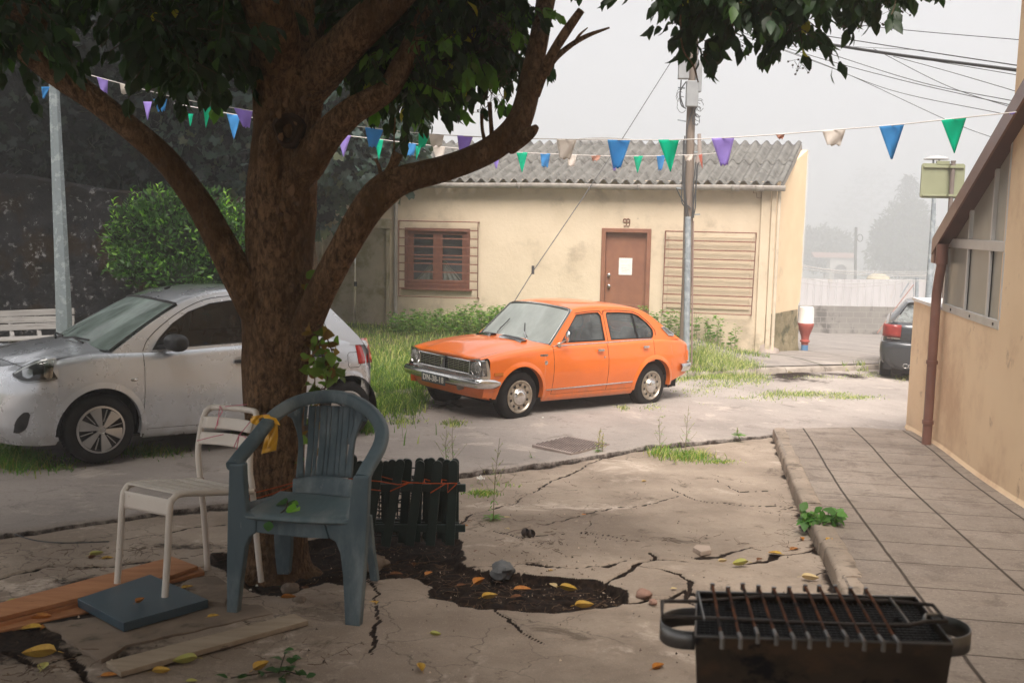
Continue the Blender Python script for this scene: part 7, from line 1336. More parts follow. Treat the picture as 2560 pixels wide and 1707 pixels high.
for (a0, b0), (a1, b1) in zip(((405, 62), (517, 85), (622, 60), (735, 75), (845, 88), (955, 85), (1070, 70), (1170, 75), (1285, 75), (1395, 90), (1505, 92)), ((475, 470), (608, 470), (730, 432), (865, 445), (995, 470), (1105, 470), (1240, 455), (1370, 452), (1497, 485), (1632, 490), (1745, 495))):
    p, q_ = G5(a0, b0, .006), G5(a1, b1, -.002); br_ = build('bar', MB().tube([p+np.array([0, 0, -.010]), p, e_(p, q_, .3)+np.array([0, 0, .003]), e_(p, q_, .82), q_+np.array([0, 0, .004])], .0034, 8), RB, grl, world=True)
    build('bar_tip', MB().tube([e_(p, q_, .86), q_+np.array([0, 0, .003]), q_+np.array([0, .0, -.014])], .0047, 8), GAL2, br_, world=True); build('bar_tip', MB().tube([p+np.array([0, 0, -.012]), p+np.array([0, 0, .004])], .0052, 8), GAL2, br_, world=True)
for a_, b_ in (((302, 120), (346, 312)), ((1680, 155), (1815, 338))): build('bar', MB().tube([G5(*a_, .006), G5(*b_, .004)], .003, 6), GAL2, grl, world=True)
for sgn, p0, p1, ex in ((-1, A, D_, .078), (1, B_, C2, .085)):
    m0, m1 = e_(p0, p1, .28), e_(p0, p1, .80); o_ = np.array([sgn*ex, 0, 0]); pts = [m0+dn*.18]+[e_(m0, m1, .5+.5*-math.cos(g))+o_*math.sin(g)**.8+dn*.18 for g in np.linspace(0.05, math.pi-.05, 16)]+[m1+dn*.18]
    build('handle', MB().grid([[p+np.array([0, 0, .0]), p+np.array([0, 0, -.042])] for p in pts]), GAL2, bq, world=True, smooth=60, solid=.003)
for p in (A, B_, C2, D_): q_ = e_(p, ctr, .12)+dn; build('leg', MB().bar(q_, (q_[0]+(q_[0]-ctr[0])*.25, q_[1]+(q_[1]-ctr[1])*.2, yz(q_[0], q_[1])), .022, .022), SOOT, bq, world=True, smooth=0)
build('shelf', MB().grid([[e_(e_(A, B_, u_), e_(D_, C2, u_), v_)+np.array([0, 0, -.5]) for v_ in (.15, .85)] for u_ in (.1, .9)]), SOOT, bq, world=True, smooth=0, solid=.004)
# ------------------------------------------------------------------ fallen leaves (one built, the rest copied)
def leafmesh(curl, name='fallen_leaf'):
    P_ = []
    for t in np.linspace(0, 1, 9):
        w_ = .30*math.sin(math.pi*t**.8)**.8; row = []
        for k in (-1, -.5, 0, .5, 1): row.append(((t-.5)*math.cos(curl*(t-.5)*.6), k*w_*(1-.25*curl), .25*curl*(t-.5)**2*2+abs(k)*w_*(.35+.5*curl)+.02))
        P_.append(row)
    return MB().grid(P_).tube([(-.5, 0, .12*curl+.02), (-.66, .02, .08*curl+.02)], .012, 4)
YL = {'yellow': mat('yellow_leaf', (.56, .36, .05), (.44, .25, .03), sc=6, rough=.6, c3=(.25, .10, .02), s3=4, t3=(.56, .66)), 'green': mat('pale_green_leaf', (.36, .38, .10), (.42, .36, .08), sc=5, rough=.55), 'orange': mat('orange_leaf', (.52, .22, .03), (.38, .13, .02), sc=6, rough=.6), 'cream': mat('cream_leaf', (.58, .46, .26), (.48, .36, .18), sc=5, rough=.7), 'brown': mat('brown_leaf', (.20, .09, .04), (.12, .05, .025), sc=6, rough=.8)}
protos = {}
for kname, m_ in YL.items():
    for c_ in (0, 1): protos[kname, c_] = (leafmesh(.35 if c_ == 0 else 1.25), m_)
made = {}
def fallen(x, y, kind, curl, s_, rz, zone, dz=-.05, tilt=0.):
    key = (kind, curl); p = GD(x, y, dz); lab = {'pit': 'fallen leaf lying in the dark soil pit', 'slab': 'fallen leaf on the concrete in front of the chairs', 'left': 'fallen leaf near the planks at the left edge', 'board': 'fallen leaf lying on a board', 'crack': 'fallen leaf by the long crack and kerb at right', 'far': 'fallen leaf on the pale open concrete', 'bbq': 'fallen leaf on the ash inside the barbecue'}[zone]
    lab = {'yellow': 'yellow', 'green': 'pale green', 'orange': 'orange', 'cream': 'cream', 'brown': 'brown'}[kind]+' '+('curled ' if curl else '')+lab
    if key not in made: o = build('fallen_leaf', protos[key][0], protos[key][1], None, smooth=60); made[key] = o
    else: o = made[key].copy(); COL.objects.link(o)
    o.matrix_world = Matrix.Translation(Vector(p)) @ Matrix.Rotation(R(rz), 4, 'Z') @ Matrix.Rotation(R(tilt), 4, 'X') @ Matrix.Scale(s_, 4)
    ident(o, lab, 'leaf', 'fallen leaves')
for a_ in ((95, 1424, 'orange', 1, .10, 20, 'left'), (70, 1445, 'yellow', 0, .10, 200, 'left'), (90, 1510, 'yellow', 1, .15, 190, 'left'), (100, 1532, 'green', 0, .08, 100, 'left'), (15, 1440, 'yellow', 0, .07, 30, 'left'), (105, 1440, 'orange', 0, .07, 80, 'left'), (250, 1553, 'orange', 0, .07, 15, 'slab'), (370, 1546, 'yellow', 1, .08, 10, 'slab'), (425, 1523, 'green', 1, .11, 200, 'slab'), (600, 1536, 'yellow', 1, .10, 60, 'slab'), (440, 1565, 'green', 0, .05, 10, 'slab'),
          (343, 1425, 'yellow', 1, .085, 20, 'left'), (490, 1416, 'yellow', 0, .06, 30, 'board', -.02), (330, 1437, 'green', 0, .05, 150, 'left'), (663, 1377, 'orange', 1, .085, 10, 'pit'), (862, 1388, 'yellow', 0, .08, 20, 'pit'), (700, 1352, 'brown', 0, .07, 120, 'pit'), (1000, 1459, 'green', 1, .06, 350, 'slab'), (966, 1538, 'yellow', 1, .085, 110, 'slab'), (775, 1370, 'green', 0, .05, 50, 'slab'),
          (1100, 1342, 'orange', 1, .12, 60, 'pit'), (1200, 1355, 'orange', 0, .10, 5, 'pit'), (1125, 1375, 'yellow', 1, .10, 25, 'pit'), (1305, 1357, 'yellow', 1, .11, 340, 'pit'), (1185, 1372, 'brown', 0, .07, 200, 'pit'), (1342, 1396, 'yellow', 1, .11, 10, 'pit'), (1270, 1345, 'cream', 0, .07, 120, 'pit'), (1060, 1345, 'brown', 0, .06, 30, 'pit'), (1095, 1268, 'brown', 0, .06, 70, 'pit'), (985, 1318, 'orange', 0, .07, 60, 'pit'), (910, 1320, 'brown', 0, .08, 10, 'pit'), (950, 1300, 'brown', 1, .07, 100, 'pit'),
          (1861, 1332, 'cream', 1, .11, 350, 'crack'), (1700, 1299, 'green', 1, .12, 200, 'crack'), (1660, 1291, 'cream', 1, .07, 20, 'crack'), (1780, 1272, 'yellow', 0, .09, 160, 'crack'), (1616, 1257, 'orange', 0, .06, 10, 'crack'), (1825, 1262, 'orange', 0, .08, 30, 'crack'), (1905, 1240, 'yellow', 0, .08, 60, 'crack', .05), (1842, 1240, 'orange', 1, .07, 90, 'crack'), (1745, 1285, 'brown', 0, .06, 45, 'crack'), (1512, 1536, 'orange', 1, .08, 40, 'slab'), (1548, 1352, 'cream', 0, .04, 10, 'crack'),
          (1342, 1183, 'orange', 0, .05, 10, 'far'), (1165, 1190, 'cream', 0, .07, 30, 'far'), (1065, 1208, 'orange', 0, .07, 10, 'far'), (1080, 1198, 'brown', 0, .06, 70, 'far'), (1305, 1240, 'yellow', 0, .045, 10, 'far'), (1165, 1216, 'cream', 0, .06, 300, 'far'), (1265, 1310, 'yellow', 0, .035, 20, 'far'), (1480, 1105, 'yellow', 0, .05, 20, 'far'),
          (222, 1276, 'green', 1, .09, 40, 'left'), (247, 1283, 'yellow', 0, .07, 20, 'left'), (212, 1282, 'brown', 1, .06, 60, 'left'), (10, 1396, 'yellow', 0, .07, 60, 'left'), (35, 1385, 'green', 0, .10, 30, 'left'), (395, 1368, 'orange', 1, .10, 100, 'left'), (322, 1383, 'orange', 1, .07, 70, 'board', .02), (430, 1350, 'yellow', 0, .07, 40, 'pit', -.01)): fallen(*a_)
for x, y in ((1235, 432), (1172, 430), (830, 400)):
    p = np.array(Z5(x, y, zt_-.05)); o = made['yellow', 1].copy() if x != 1235 else made['orange', 1].copy(); COL.objects.link(o); o.matrix_world = Matrix.Translation(Vector(p)) @ Matrix.Rotation(R(20), 4, 'Z') @ Matrix.Scale(.035, 4); ident(o, ('orange' if x == 1235 else 'yellow')+' curled fallen leaf on the ash inside the barbecue', 'leaf', 'fallen leaves')
# twigs, roots and needles on soil and slab
mb = MB()
for k in range(420):
    x = random.uniform(880, 1440) if k % 3 else random.uniform(480, 900); y = random.uniform(1235, 1392); p = GD(x, y, -.05); 
    if not inside(np.array([p[:2]]), PIT)[0]: continue
    z0 = yz(p[0], p[1])-.058; a_ = random.uniform(0, 6.28); L = random.uniform(.03, .16); pts = [(p[0]+math.cos(a_)*L*t+random.uniform(-.008, .008), p[1]+math.sin(a_)*L*t+random.uniform(-.008, .008), z0+.012+random.uniform(0, .02)) for t in np.linspace(0, 1, 4)]; mb.tube(pts, random.uniform(.001, .0025), 4)
for cx_, cy_, n_, sx, sy in ((1240, 1235, 60, 130, 60), (1600, 1245, 40, 240, 25), (1815, 1190, 60, 40, 90), (650, 1500, 30, 300, 60), (1300, 1110, 30, 250, 50), (300, 1310, 120, 300, 50), (300, 1265, 60, 250, 20), (1050, 1180, 40, 60, 60), (1900, 1290, 20, 60, 60), (100, 1540, 40, 140, 40)):
    for k in range(n_):
        p = GD(random.gauss(cx_, sx*.5), random.gauss(cy_, sy*.5), -.045); a_ = random.uniform(0, 6.28); L = random.uniform(.01, .10); pts = [(p[0]+math.cos(a_)*L*t+random.uniform(-.005, .005), p[1]+math.sin(a_)*L*t+random.uniform(-.005, .005), yz(p[0], p[1])+.014+random.uniform(0, .006)) for t in np.linspace(0, 1, 4)]; mb.tube(pts, random.uniform(.0008, .002), 3)
solo('plant_litter', mb, mat('dry_twig', (.14, .09, .055), (.07, .04, .03), sc=9, rough=.95), 'dry twigs and roots scattered over soil and concrete', 'twigs', kind='stuff', smooth=0, fix=False)
n = 1500; xs_ = []; cs = []
while len(xs_) < n:
    if random.random() < .7: x, y = random.uniform(500, 1440), random.uniform(1240, 1395)
    else: x, y = random.uniform(0, 1900), random.uniform(1080, 1560)
    p = GD(x, y, -.05)
    ins = inside(np.array([p[:2]]), PIT)[0]
    if y > 1240 and x > 500 and x < 1440 and not ins and random.random() < .6: continue
    xs_.append((p[0], p[1], yz(p[0], p[1])+(-.05 if ins else .004)))
C_ = np.array(xs_); sz = RNG.uniform(.002, .008, n); V_ = []; base_ = np.array([(1, 0, 0), (-.5, .87, 0), (-.5, -.87, 0), (0, 0, 1.2)]); 
V_ = C_[:, None]+sz[:, None, None]*(base_[None]*(1+RNG.uniform(-.4, .4, (n, 4, 3)))); Fc = (np.array([(0, 1, 3), (1, 2, 3), (2, 0, 3)])[None]+(np.arange(n)*4)[:, None, None]).reshape(-1, 3); cc = tint(n, (.10, .07, .05), .6, (.36, .28, .21), .22)
ident(fastmesh('gravel', V_.reshape(-1, 3), [Fc], leafmat('crumbs', .9, 0), attr=np.repeat(cc, 4, 0)), 'crumbs of soil and grit on the broken yard', 'gravel', kind='stuff')
# ================================================================== STREET FURNITURE
Gp = lambda x, y, z0=None: None
WOODP = mat('weathered_pole', (.24, .19, .155), (.16, .13, .105), sc=2, rough=.9, stretch=(6, 6, .6), bmp=.4, bsc=10, c3=(.30, .26, .22), s3=3)
PY = 16.35; pb_ = PX(1714, 800, PY); px0 = pb_[0]; up_ = thing('utility_pole', 'weathered utility pole with cables and grey boxes between the orange car and house', 'utility pole', loc=(px0, PY, float(zfar(px0, PY))))
Pp = lambda x, y, d=0.: Vector(PX(x, y, PY+d))
build('pole', MB().tube([Vector((px0-.01, PY, -2.6)), Pp(1717, 700), Pp(1722, 500), Pp(1725, 350), Pp(1731, 200), Pp(1737, 60), Pp(1743, -60)], [.082, .080, .076, .072, .070, .066, .062], 14), WOODP, up_, world=True)
build('cable_guard', MB().tube([Vector((px0+.03, PY-.09, -2.5)), Pp(1720, 542, -.09)], [.052, .050], 10), GALV, up_, world=True)
build('conduit', MB().tube([Vector((px0+.13, PY-.02, -2.5)), Pp(1733, 560, -.03), Pp(1732.5, 553, -.03)], [.014, .014, .018], 8), mat('old_conduit', (.30, .21, .18), rough=.7), up_, world=True)
for (x0, y0, x1, y1, d) in ((1694, 147, 1722, 199, -.10), (1737, 152, 1754, 232, -.05), (1713, 204, 1745, 268, -.12)):
    a_, b_ = Pp(x0, y1, d), Pp(x1, y0, d); build('junction_box', MB().box(a_.x, b_.x, PY+d-.10, PY+d+.02, a_.z, b_.z), mat('grey_box', (.30, .31, .32), (.25, .26, .27), rough=.5) if 'grey_box' not in bpy.data.materials else bpy.data.materials['grey_box'], up_, world=True, smooth=0, bevel=.012)
CAB = mat('cable', (.05, .052, .055), rough=.6); mb = MB()
for pts in ([(1709, 350), (1706, 450), (1704, 500), (1710, 515)], [(1712, 340), (1709, 460), (1716, 540), (1720, 545)], [(1733, 270), (1718, 320), (1714, 400), (1712, 470), (1721, 542)], [(1740, 405), (1736, 440), (1733, 480), (1734, 545)], [(1744, 408), (1742, 450), (1735, 500), (1730, 540)], [(1748, 405), (1741, 430), (1738, 520), (1729, 545)], [(1715, 205), (1700, 230), (1703, 262), (1715, 272)], [(1703, 200), (1701, 240), (1710, 270)], [(1691, 470), (1700, 490), (1712, 508), (1728, 522)]): mb.tube(spline([tuple(Pp(x, y, -.10)) for x, y in pts], 5), .010, 5)
for k in range(14):
    cx_, cy_ = random.choice(((1705, 262), (1745, 280), (1740, 300), (1700, 240), (1750, 265))); r0 = random.uniform(10, 24); mb.tube([Pp(cx_+r0*.6*math.cos(g)+random.uniform(-1, 1), cy_+r0*math.sin(g), -.12) for g in np.linspace(random.uniform(0, 3), random.uniform(4.5, 7), 16)], .005, 4)
build('loose_wires', mb, CAB, up_, world=True, smooth=0)
build('cable_terminal', MB().tube([Pp(1748, 335, -.05), Pp(1749, 378, -.05), Pp(1748, 392, -.05)], [.03, .035, .04], 10).tube([Pp(1748, 392, -.05), Pp(1745, 412, -.05)], .055, 10), mat('terminal', (.36, .30, .27), rough=.7), up_, world=True)
for a_, b_ in (((1730, 537), (1750, 536)), ((1695, 220), (1712, 221)), ((1690, 470), (1712, 472)), ((1735, 380), (1752, 381)), ((1694, 300), (1715, 304))): build('bracket', MB().bar(Pp(*a_, -.06), Pp(*b_, -.06), .02, .02), GALV, up_, world=True, smooth=0)
# overhead cables
def cable(pts, r_, label, cat='cable', name='overhead_cable', m_=None, group='overhead cables right of the pole'):
    q = spline([tuple(PX(x, y, Y)) for x, y, Y in pts], 10); return solo(name, MB().tube(q, r_, 5), m_ or CAB, label, cat, group, smooth=0)
def z3(x, y): return 1660+x*.3827, y*.3827
cl_ = lambda pts, r_, lb: cable([(*z3(x, y), Y) for x, y, Y in pts], r_, lb)
cl_([(195, 60, 16.3), (480, 150, 15), (760, 228, 14), (1130, 297, 12.8), (1560, 362, 11.5), (1990, 418, 10.3), (2400, 470, 9.2)], .014, 'thickest bundled overhead cable running right from the pole')
cl_([(195, 80, 16.3), (480, 175, 15), (760, 236, 14), (1130, 304, 12.8), (1560, 370, 11.5), (1990, 424, 10.3), (2400, 478, 9.2)], .010, 'overhead cable bound under the thickest cable bundle')
cl_([(195, 30, 16.3), (760, 180, 14), (1400, 290, 12), (2315, 430, 9.6), (2400, 440, 9.4)], .006, 'thin overhead cable just above the thick bundle')
cl_([(195, 20, 16.3), (800, 105, 15), (1500, 190, 13.6), (2400, 268, 12)], .005, 'highest thin overhead cable near the top of the photo')
cl_([(215, 100, 16.3), (900, 290, 14), (1150, 375, 13), (1700, 545, 11.5), (2320, 668, 10)], .0045, 'upper of the two thin cables that run side by side down to the brown eave')
cl_([(215, 110, 16.3), (850, 330, 14), (1500, 512, 12), (2320, 700, 10)], .0045, 'lower of the two thin cables that run side by side down to the brown eave')
cl_([(1370, 320, 13), (1850, 562, 11.5), (2320, 718, 10.2)], .004, 'thin cable branching from the bundle and crossing the others')
cl_([(215, 130, 16.3), (1000, 410, 14), (1500, 595, 12.4), (2250, 752, 10)], .004, 'thin sagging cable ending at the eave beside the purple pennant')
cl_([(215, 140, 16.3), (1020, 412, 14), (1840, 782, 12.5), (2160, 905, 12)], .004, 'lowest thin cable passing behind the right green pennant')
cl_([(1500, 370, 12.8), (1900, 480, 11.4), (2400, 628, 9.9)], .004, 'thin cable leaving the bundle and ending highest at the picture edge'); cl_([(1560, 366, 12.6), (2310, 492, 10.2), (2400, 505, 10)], .004, 'thin cable running close below the bundle')
cl_([(800, 305, 14.4), (1100, 302, 14), (1700, 330, 13)], .003, 'short thin cable tail over the leaves')
gw = [Pp(1690, 125), Pp(1560, 345, -.9)]; dW = lambda x, y, Y: Vector(PX(x*DS, y*DS, Y)); mb = MB().tube([dW(1549, 130, PY-.1), dW(1430, 318, 15.6), dW(1335, 460, 14.9), dW(1225, 622, 14.1), dW(1130, 775, 13.3)], .007, 5)
gw_ = thing('guy_wire', 'taut guy wire slanting down from the pole top behind the orange car', 'wire', loc=tuple(dW(1130, 775, 13.3))); build('wire', mb, CAB, gw_, world=True, smooth=0); build('clamp', MB().box(-.02, .02, -.02, .02, -.06, .06, Matrix.Translation(dW(1224, 620, 14.05))), CAB, gw_, world=True, smooth=0)
# bollard painted red, white and blue
bp_ = GG(2014, 897, .0); bz = float(zfar(bp_[0], bp_[1])); 
def bol(Yb): return PX(2012, 890, Yb)
bx = PX(2010, 895, 21.5); bz = float(zfar(bx[0], 21.5)); sc_b = 21.5/2489; hh_ = 111*sc_b; bo_ = thing('bollard', 'bottle shaped bollard painted white, red and blue on the pavement', 'bollard', loc=(bx[0], 21.5, bz))
pf = lambda *p: [(a_*sc_b, b_*sc_b) for a_, b_ in p]
build('base', MB().lathe(pf((8.5, 0), (8.5, 16)), 24), mat('blue_paint', (.10, .24, .42), (.07, .18, .34), rough=.6, c3=(.3, .32, .34), s3=9, t3=(.6, .7)), bo_); build('body', MB().lathe(pf((8.7, 16), (8.8, 22), (12, 23), (12.2, 27), (9.2, 28.5), (9.2, 31), (11, 40), (15.5, 52), (19.3, 62), (20, 70), (19.5, 71)), 28), mat('red_paint', (.36, .075, .055), (.30, .06, .045), sc=5, rough=.6), bo_, smooth=50)
build('cap', MB().lathe(pf((19.4, 70), (19.6, 72), (18.6, 73.5), (18.6, 106), (17.5, 110.5), (14, 112), (0, 112.5)), 28), mat('white_paint', (.74, .71, .68), rough=.6), bo_, smooth=50)
# road sign seen from behind
SY = 13.6; sp0 = PX(2356, 745, SY); si = thing('road_sign', 'olive grey back of a road sign on a brown post behind the annex eave', 'road sign', loc=(sp0[0], SY, float(zfar(sp0[0], SY))))
Sp = lambda x, y, d=0.: Vector(PX(x, y, SY+d)); a_, b_ = Sp(2300, 495), Sp(2414, 410); c_ = .035
def rrect(x0, x1, z0, z1, r_): return [(x+r_*math.cos(g)*1, z+r_*math.sin(g)) for x, z, g0 in ((x1-r_, z0+r_, -math.pi/2), (x1-r_, z1-r_, 0), (x0+r_, z1-r_, math.pi/2), (x0+r_, z0+r_, math.pi)) for g in np.linspace(g0, g0+math.pi/2, 6)]
SGN = mat('sign_back', (.26, .27, .17), (.23, .24, .15), sc=3, rough=.6, metal=.1); build('plate', MB().prism(rrect(a_.x, b_.x, a_.z, b_.z, c_), lambda x, z: (x, SY, z), lambda x, z: (x, SY+.025, z)), SGN, si, world=True, smooth=0, bevel=.004)
build('post', MB().tube([(sp0[0], SY-.05, -2.8), (sp0[0]+.0, SY-.05, b_.z+.02)], .030, 12).tube([(sp0[0], SY-.05, b_.z+.02), (sp0[0], SY-.05, b_.z+.035)], .034, 12), mat('brown_post', (.17, .135, .12), rough=.6), si, world=True)
for yy in (418, 489): z_ = Sp(2350, yy).z; build('clamp_bar', MB().box(a_.x+.02, b_.x-.02, SY-.025, SY-.001, z_-.012, z_+.012).box(sp0[0]-.05, sp0[0]+.05, SY-.09, SY-.02, z_-.015, z_+.015), SGN, si, world=True, smooth=0, bevel=.003)
build('tab', MB().box(Sp(2342, 410).x, Sp(2374, 410).x, SY-.005, SY+.03, b_.z-.01, b_.z+.035), SGN, si, world=True, smooth=0)
# mushroom street lamp behind the sign
LY = 16.8; l0 = PX(2322, 760, LY); la = thing('street_lamp', 'mushroom headed street lamp on a tapered grey pole behind the road sign', 'street lamp', loc=(l0[0], LY, float(zfar(l0[0], LY)))); Lp = lambda x, y: Vector(PX(x, y, LY))
build('pole', MB().tube([Vector((l0[0]-.02, LY, -2.9)), Lp(2322, 735), Lp(2330, 600), Lp(2335, 495), Lp(2338, 415)], [.062, .056, .044, .034, .028], 12), GALV, la, world=True)
lc = Lp(2341, 396); build('shade', MB().lathe([(0, .045), (.08, .04), (.17, .012), (.20, -.012), (.20, -.02), (.17, -.015), (0, -.01)], 28, tuple(lc)), mat('lamp_grey', (.40, .40, .40), rough=.5), la, world=True, smooth=50)
for dx in (-.05, .05): build('strut', MB().bar(lc+Vector((dx, 0, -.02)), lc+Vector((dx*.7, 0, -.17)), .03, .02), GALV, la, world=True, smooth=0)
# galvanised lamp post at left
TYL = 12.6; t0 = PX(162, 800, TYL); lz = float(zfar(t0[0], TYL)); sl2 = thing('street_lamp', 'tall galvanised lamp post beside the bench behind the silver car', 'street lamp', loc=(t0[0], TYL, lz)); Tp = lambda x, y: Vector(PX(x, y, TYL))
build('pole', MB().tube([Tp(163, 960), Tp(160, 800), Tp(152, 600), Tp(143, 400), Tp(136, 240), Tp(131, 95)], [.108, .101, .088, .075, .065, .055], 8), mat('lamp_galvanised', (.17, .20, .215), (.125, .15, .165), sc=11, rough=.5, metal=.35, c3=(.25, .285, .30), s3=11, t3=(.5, .6), bmp=.05), sl2, world=True, smooth=30)
build('collar', MB().tube([Tp(131, 122), Tp(130, 80)], .075, 10), GALV, sl2, world=True); build('arm', MB().tube(spline([tuple(Tp(133, 80)), tuple(Tp(146, 40)), tuple(Tp(166, 8)), tuple(Tp(200, -30)), tuple(Tp(280, -70))], 5), .022, 8), GALV, sl2, world=True); hp = Tp(300, -78); build('lamp_head', MB().lathe([(0, .06), (.09, .05), (.13, 0), (.10, -.05), (0, -.06)], 16, tuple(hp)), GALV, sl2, world=True)
# park bench
BY = 13.6; be = thing('park_bench', 'old white slatted bench against the mossy wall at the left edge', 'bench', loc=(PX(60, 850, BY)[0], BY, float(zfar(PX(60, 850, BY)[0], BY)))); Bp = lambda X, Y_, d=0.: Vector(PX(X*.2678, 440+Y_*.2678, BY+d))
WB = mat('peeling_white', (.27, .26, .25), (.20, .19, .185), sc=5, rough=.8, c3=(.14, .13, .12), s3=9, t3=(.54, .66), stretch=(.5, 6, 6), bmp=.2, bsc=20)
for (y0, y1, d) in ((1292, 1272, .10), (1350, 1332, .05), (1422, 1390, 0)): build('back_slat', MB().bar(Bp(-120, y0, d), Bp(695, y1-(12 if y0 == 1292 else 0)+(0), d), .025, .085), WB, be, world=True, smooth=0, bevel=.004)
for k in range(4): build('seat_slat', MB().bar(Bp(45-165, 1518+k*6, -.05-.11*k), Bp(640, 1490+k*6, -.05-.11*k), .09, .028), WB, be, world=True, smooth=0, bevel=.004)
for x in (90, 345): build('leg', MB().bar(Bp(x-5, 1300, .13), Bp(x+25, 1500, -.02), .05, .05), WB, be, world=True, smooth=0); b_ = Bp(x+25, 1500, -.05); build('leg', MB().bar(b_, (b_.x, b_.y-.35, float(zfar(b_.x, b_.y))), .05, .05), WB, be, world=True, smooth=0); build('leg', MB().bar(b_, (b_.x, b_.y+.12, float(zfar(b_.x, b_.y))), .05, .05), WB, be, world=True, smooth=0)
# mossy retaining wall
MW_ = 15.6; top = [(-13.5, .75), (-9, .60), (-7.4, .52), (-6.6, .36), (-5.8, .34), (-4.4, .30), (-3.9, .28)]
P_ = []
for x in np.linspace(-13.5, -3.9, 150):
    zt2 = float(np.interp(x, *zip(*top)))+.03*float(fbm(x*2, 0, 0, 3)); col_ = [(x, MW_-.10*float(fbm(x*1.3, z*1.3, 0, 5))-.02*float(fbm(x*7, z*7, 0, 3)), z) for z in np.linspace(-2.7, zt2, 60)]+[(x, MW_+.1, zt2+.04), (x, MW_+.5, zt2+.02), (x, MW_+.6, -2.7)]; P_.append(col_)
MOSS = mat('mossy_masonry', (.026, .025, .028), (.010, .010, .012), sc=3, rough=.98, c3=(.022, .014, .008), s3=1.3, t3=(.50, .58), c4=(.22, .215, .22), s4=8, t4=(.56, .66), bmp=.9, bsc=22, bd=.03)
solo('retaining_wall', MB().grid(P_), MOSS, 'dark mossy retaining wall below the trees at the left', 'wall', smooth=70, base=(-8, MW_, -2.5))
# ================================================================== BEYOND THE SQUARE
QY = 38.; Q = lambda x, y, Y=QY: Vector(PX(x, y, Y)); x0, x1 = Q(1960, 764).x, Q(2440, 770).x; zb, zs, ztp = Q(2100, 822).z, Q(2100, 765).z, Q(2100, 697).z
mb = MB(); mb.box(x0, x1, QY, QY+.2, zb-.6, zs)
m_ = mat('block_wall', (.20, .185, .17), (.28, .26, .235), sc=.8, rough=.95, c3=(.11, .10, .09), s3=1.2, t3=(.5, .62)); nt = m_.node_tree; pb = nt.nodes['Principled BSDF']; l = pb.inputs['Base Color'].links[0].from_socket; c = ocoord(nt); mp = nt.nodes.new('ShaderNodeMapping'); mp.inputs['Rotation'].default_value = (math.pi/2, 0, 0); nt.links.new(c, mp.inputs[0]); br = nt.nodes.new('ShaderNodeTexBrick'); br.inputs['Scale'].default_value = 1; br.inputs['Brick Width'].default_value = .5; br.inputs['Row Height'].default_value = .22; br.inputs['Mortar Size'].default_value = .012; nt.links.new(mp.outputs[0], br.inputs['Vector']); nt.links.new(mixc(nt, math_(nt, 'MULTIPLY', br.outputs['Fac'], .6), l, (.34, .32, .29)), pb.inputs['Base Color'])
solo('block_wall', mb, m_, 'low grey block wall under the white corrugated panels', 'wall', smooth=0, base=((x0+x1)/2, QY, zb))
mb = MB(); xs2 = np.arange(x0, x1, .035); P_ = [[(x, QY+.08+.03*(1 if (i % 8) in (0, 1) else 0), z+(.02*math.sin(x*.9) if z > zs+.2 else 0)) for z in (zs, zs+.4, ztp)] for i, x in enumerate(xs2)]; mb.grid(P_)
solo('panel_fence', mb, mat('white_panels', (.50, .485, .49), (.45, .435, .44), sc=2, rough=.6, c3=(.45, .42, .40), s3=4, t3=(.6, .72), stretch=(1, 1, .3)), 'white corrugated metal panel fence on the grey block wall', 'fence', smooth=0, solid=.01, base=((x0+x1)/2, QY, zs))
for k, (pts, lb) in enumerate((([(1990, 660), (2100, 676), (2330, 682)], 'highest pale cable over the corrugated fence'), ([(1990, 664), (2120, 680), (2330, 688)], 'second pale cable over the corrugated fence'), ([(1990, 671), (2150, 687), (2330, 691)], 'third pale cable over the corrugated fence'), ([(1990, 692), (2120, 709), (2330, 698)], 'pale cable sagging in front of the white panels'), ([(1990, 706), (2130, 718), (2330, 700)], 'lowest pale cable sagging in front of the white panels'))): cable([(x, y, 33) for x, y in pts], .012, lb, m_=mat('pale_cable', (.45, .44, .43)) if 'pale_cable' not in bpy.data.materials else bpy.data.materials['pale_cable'], group='cables over the corrugated fence')
fr_ = thing('metal_post', 'thin metal post with brace in front of the white panel fence', 'post', loc=tuple(Q(2284, 766, 37))); 
for a_, b_, r_ in (((2283, 698), (2285, 764), .015), ((2294, 698), (2296, 764), .02), ((2273, 705), (2250, 744), .025)): build('brace', MB().tube([Q(*a_, 37.2), Q(*b_, 37.2)], r_, 6), GALV, fr_, world=True)
solo('fence_post', MB().bar(Q(2293, 695, 36.5), Q(2290, 800, 36.5), .10, .10), GALV, 'square grey post at the right end of the white panel fence', 'post', smooth=0)
solo('stay_rod', MB().tube([Q(2284, 712, 24), Q(2239, 770, 23), Q(2193, 833, 22)], .012, 6), mat('rusty_rod', (.30, .17, .14)), 'thin rusty stay rod leaning above the dark hatchback', 'rod')
solo('stay_rod', MB().tube([Q(1985, 785, 22.2), Q(2000, 820, 22)], .012, 6), bpy.data.materials['rusty_rod'], 'short rusty rod beside the bollard at the house corner', 'rod')
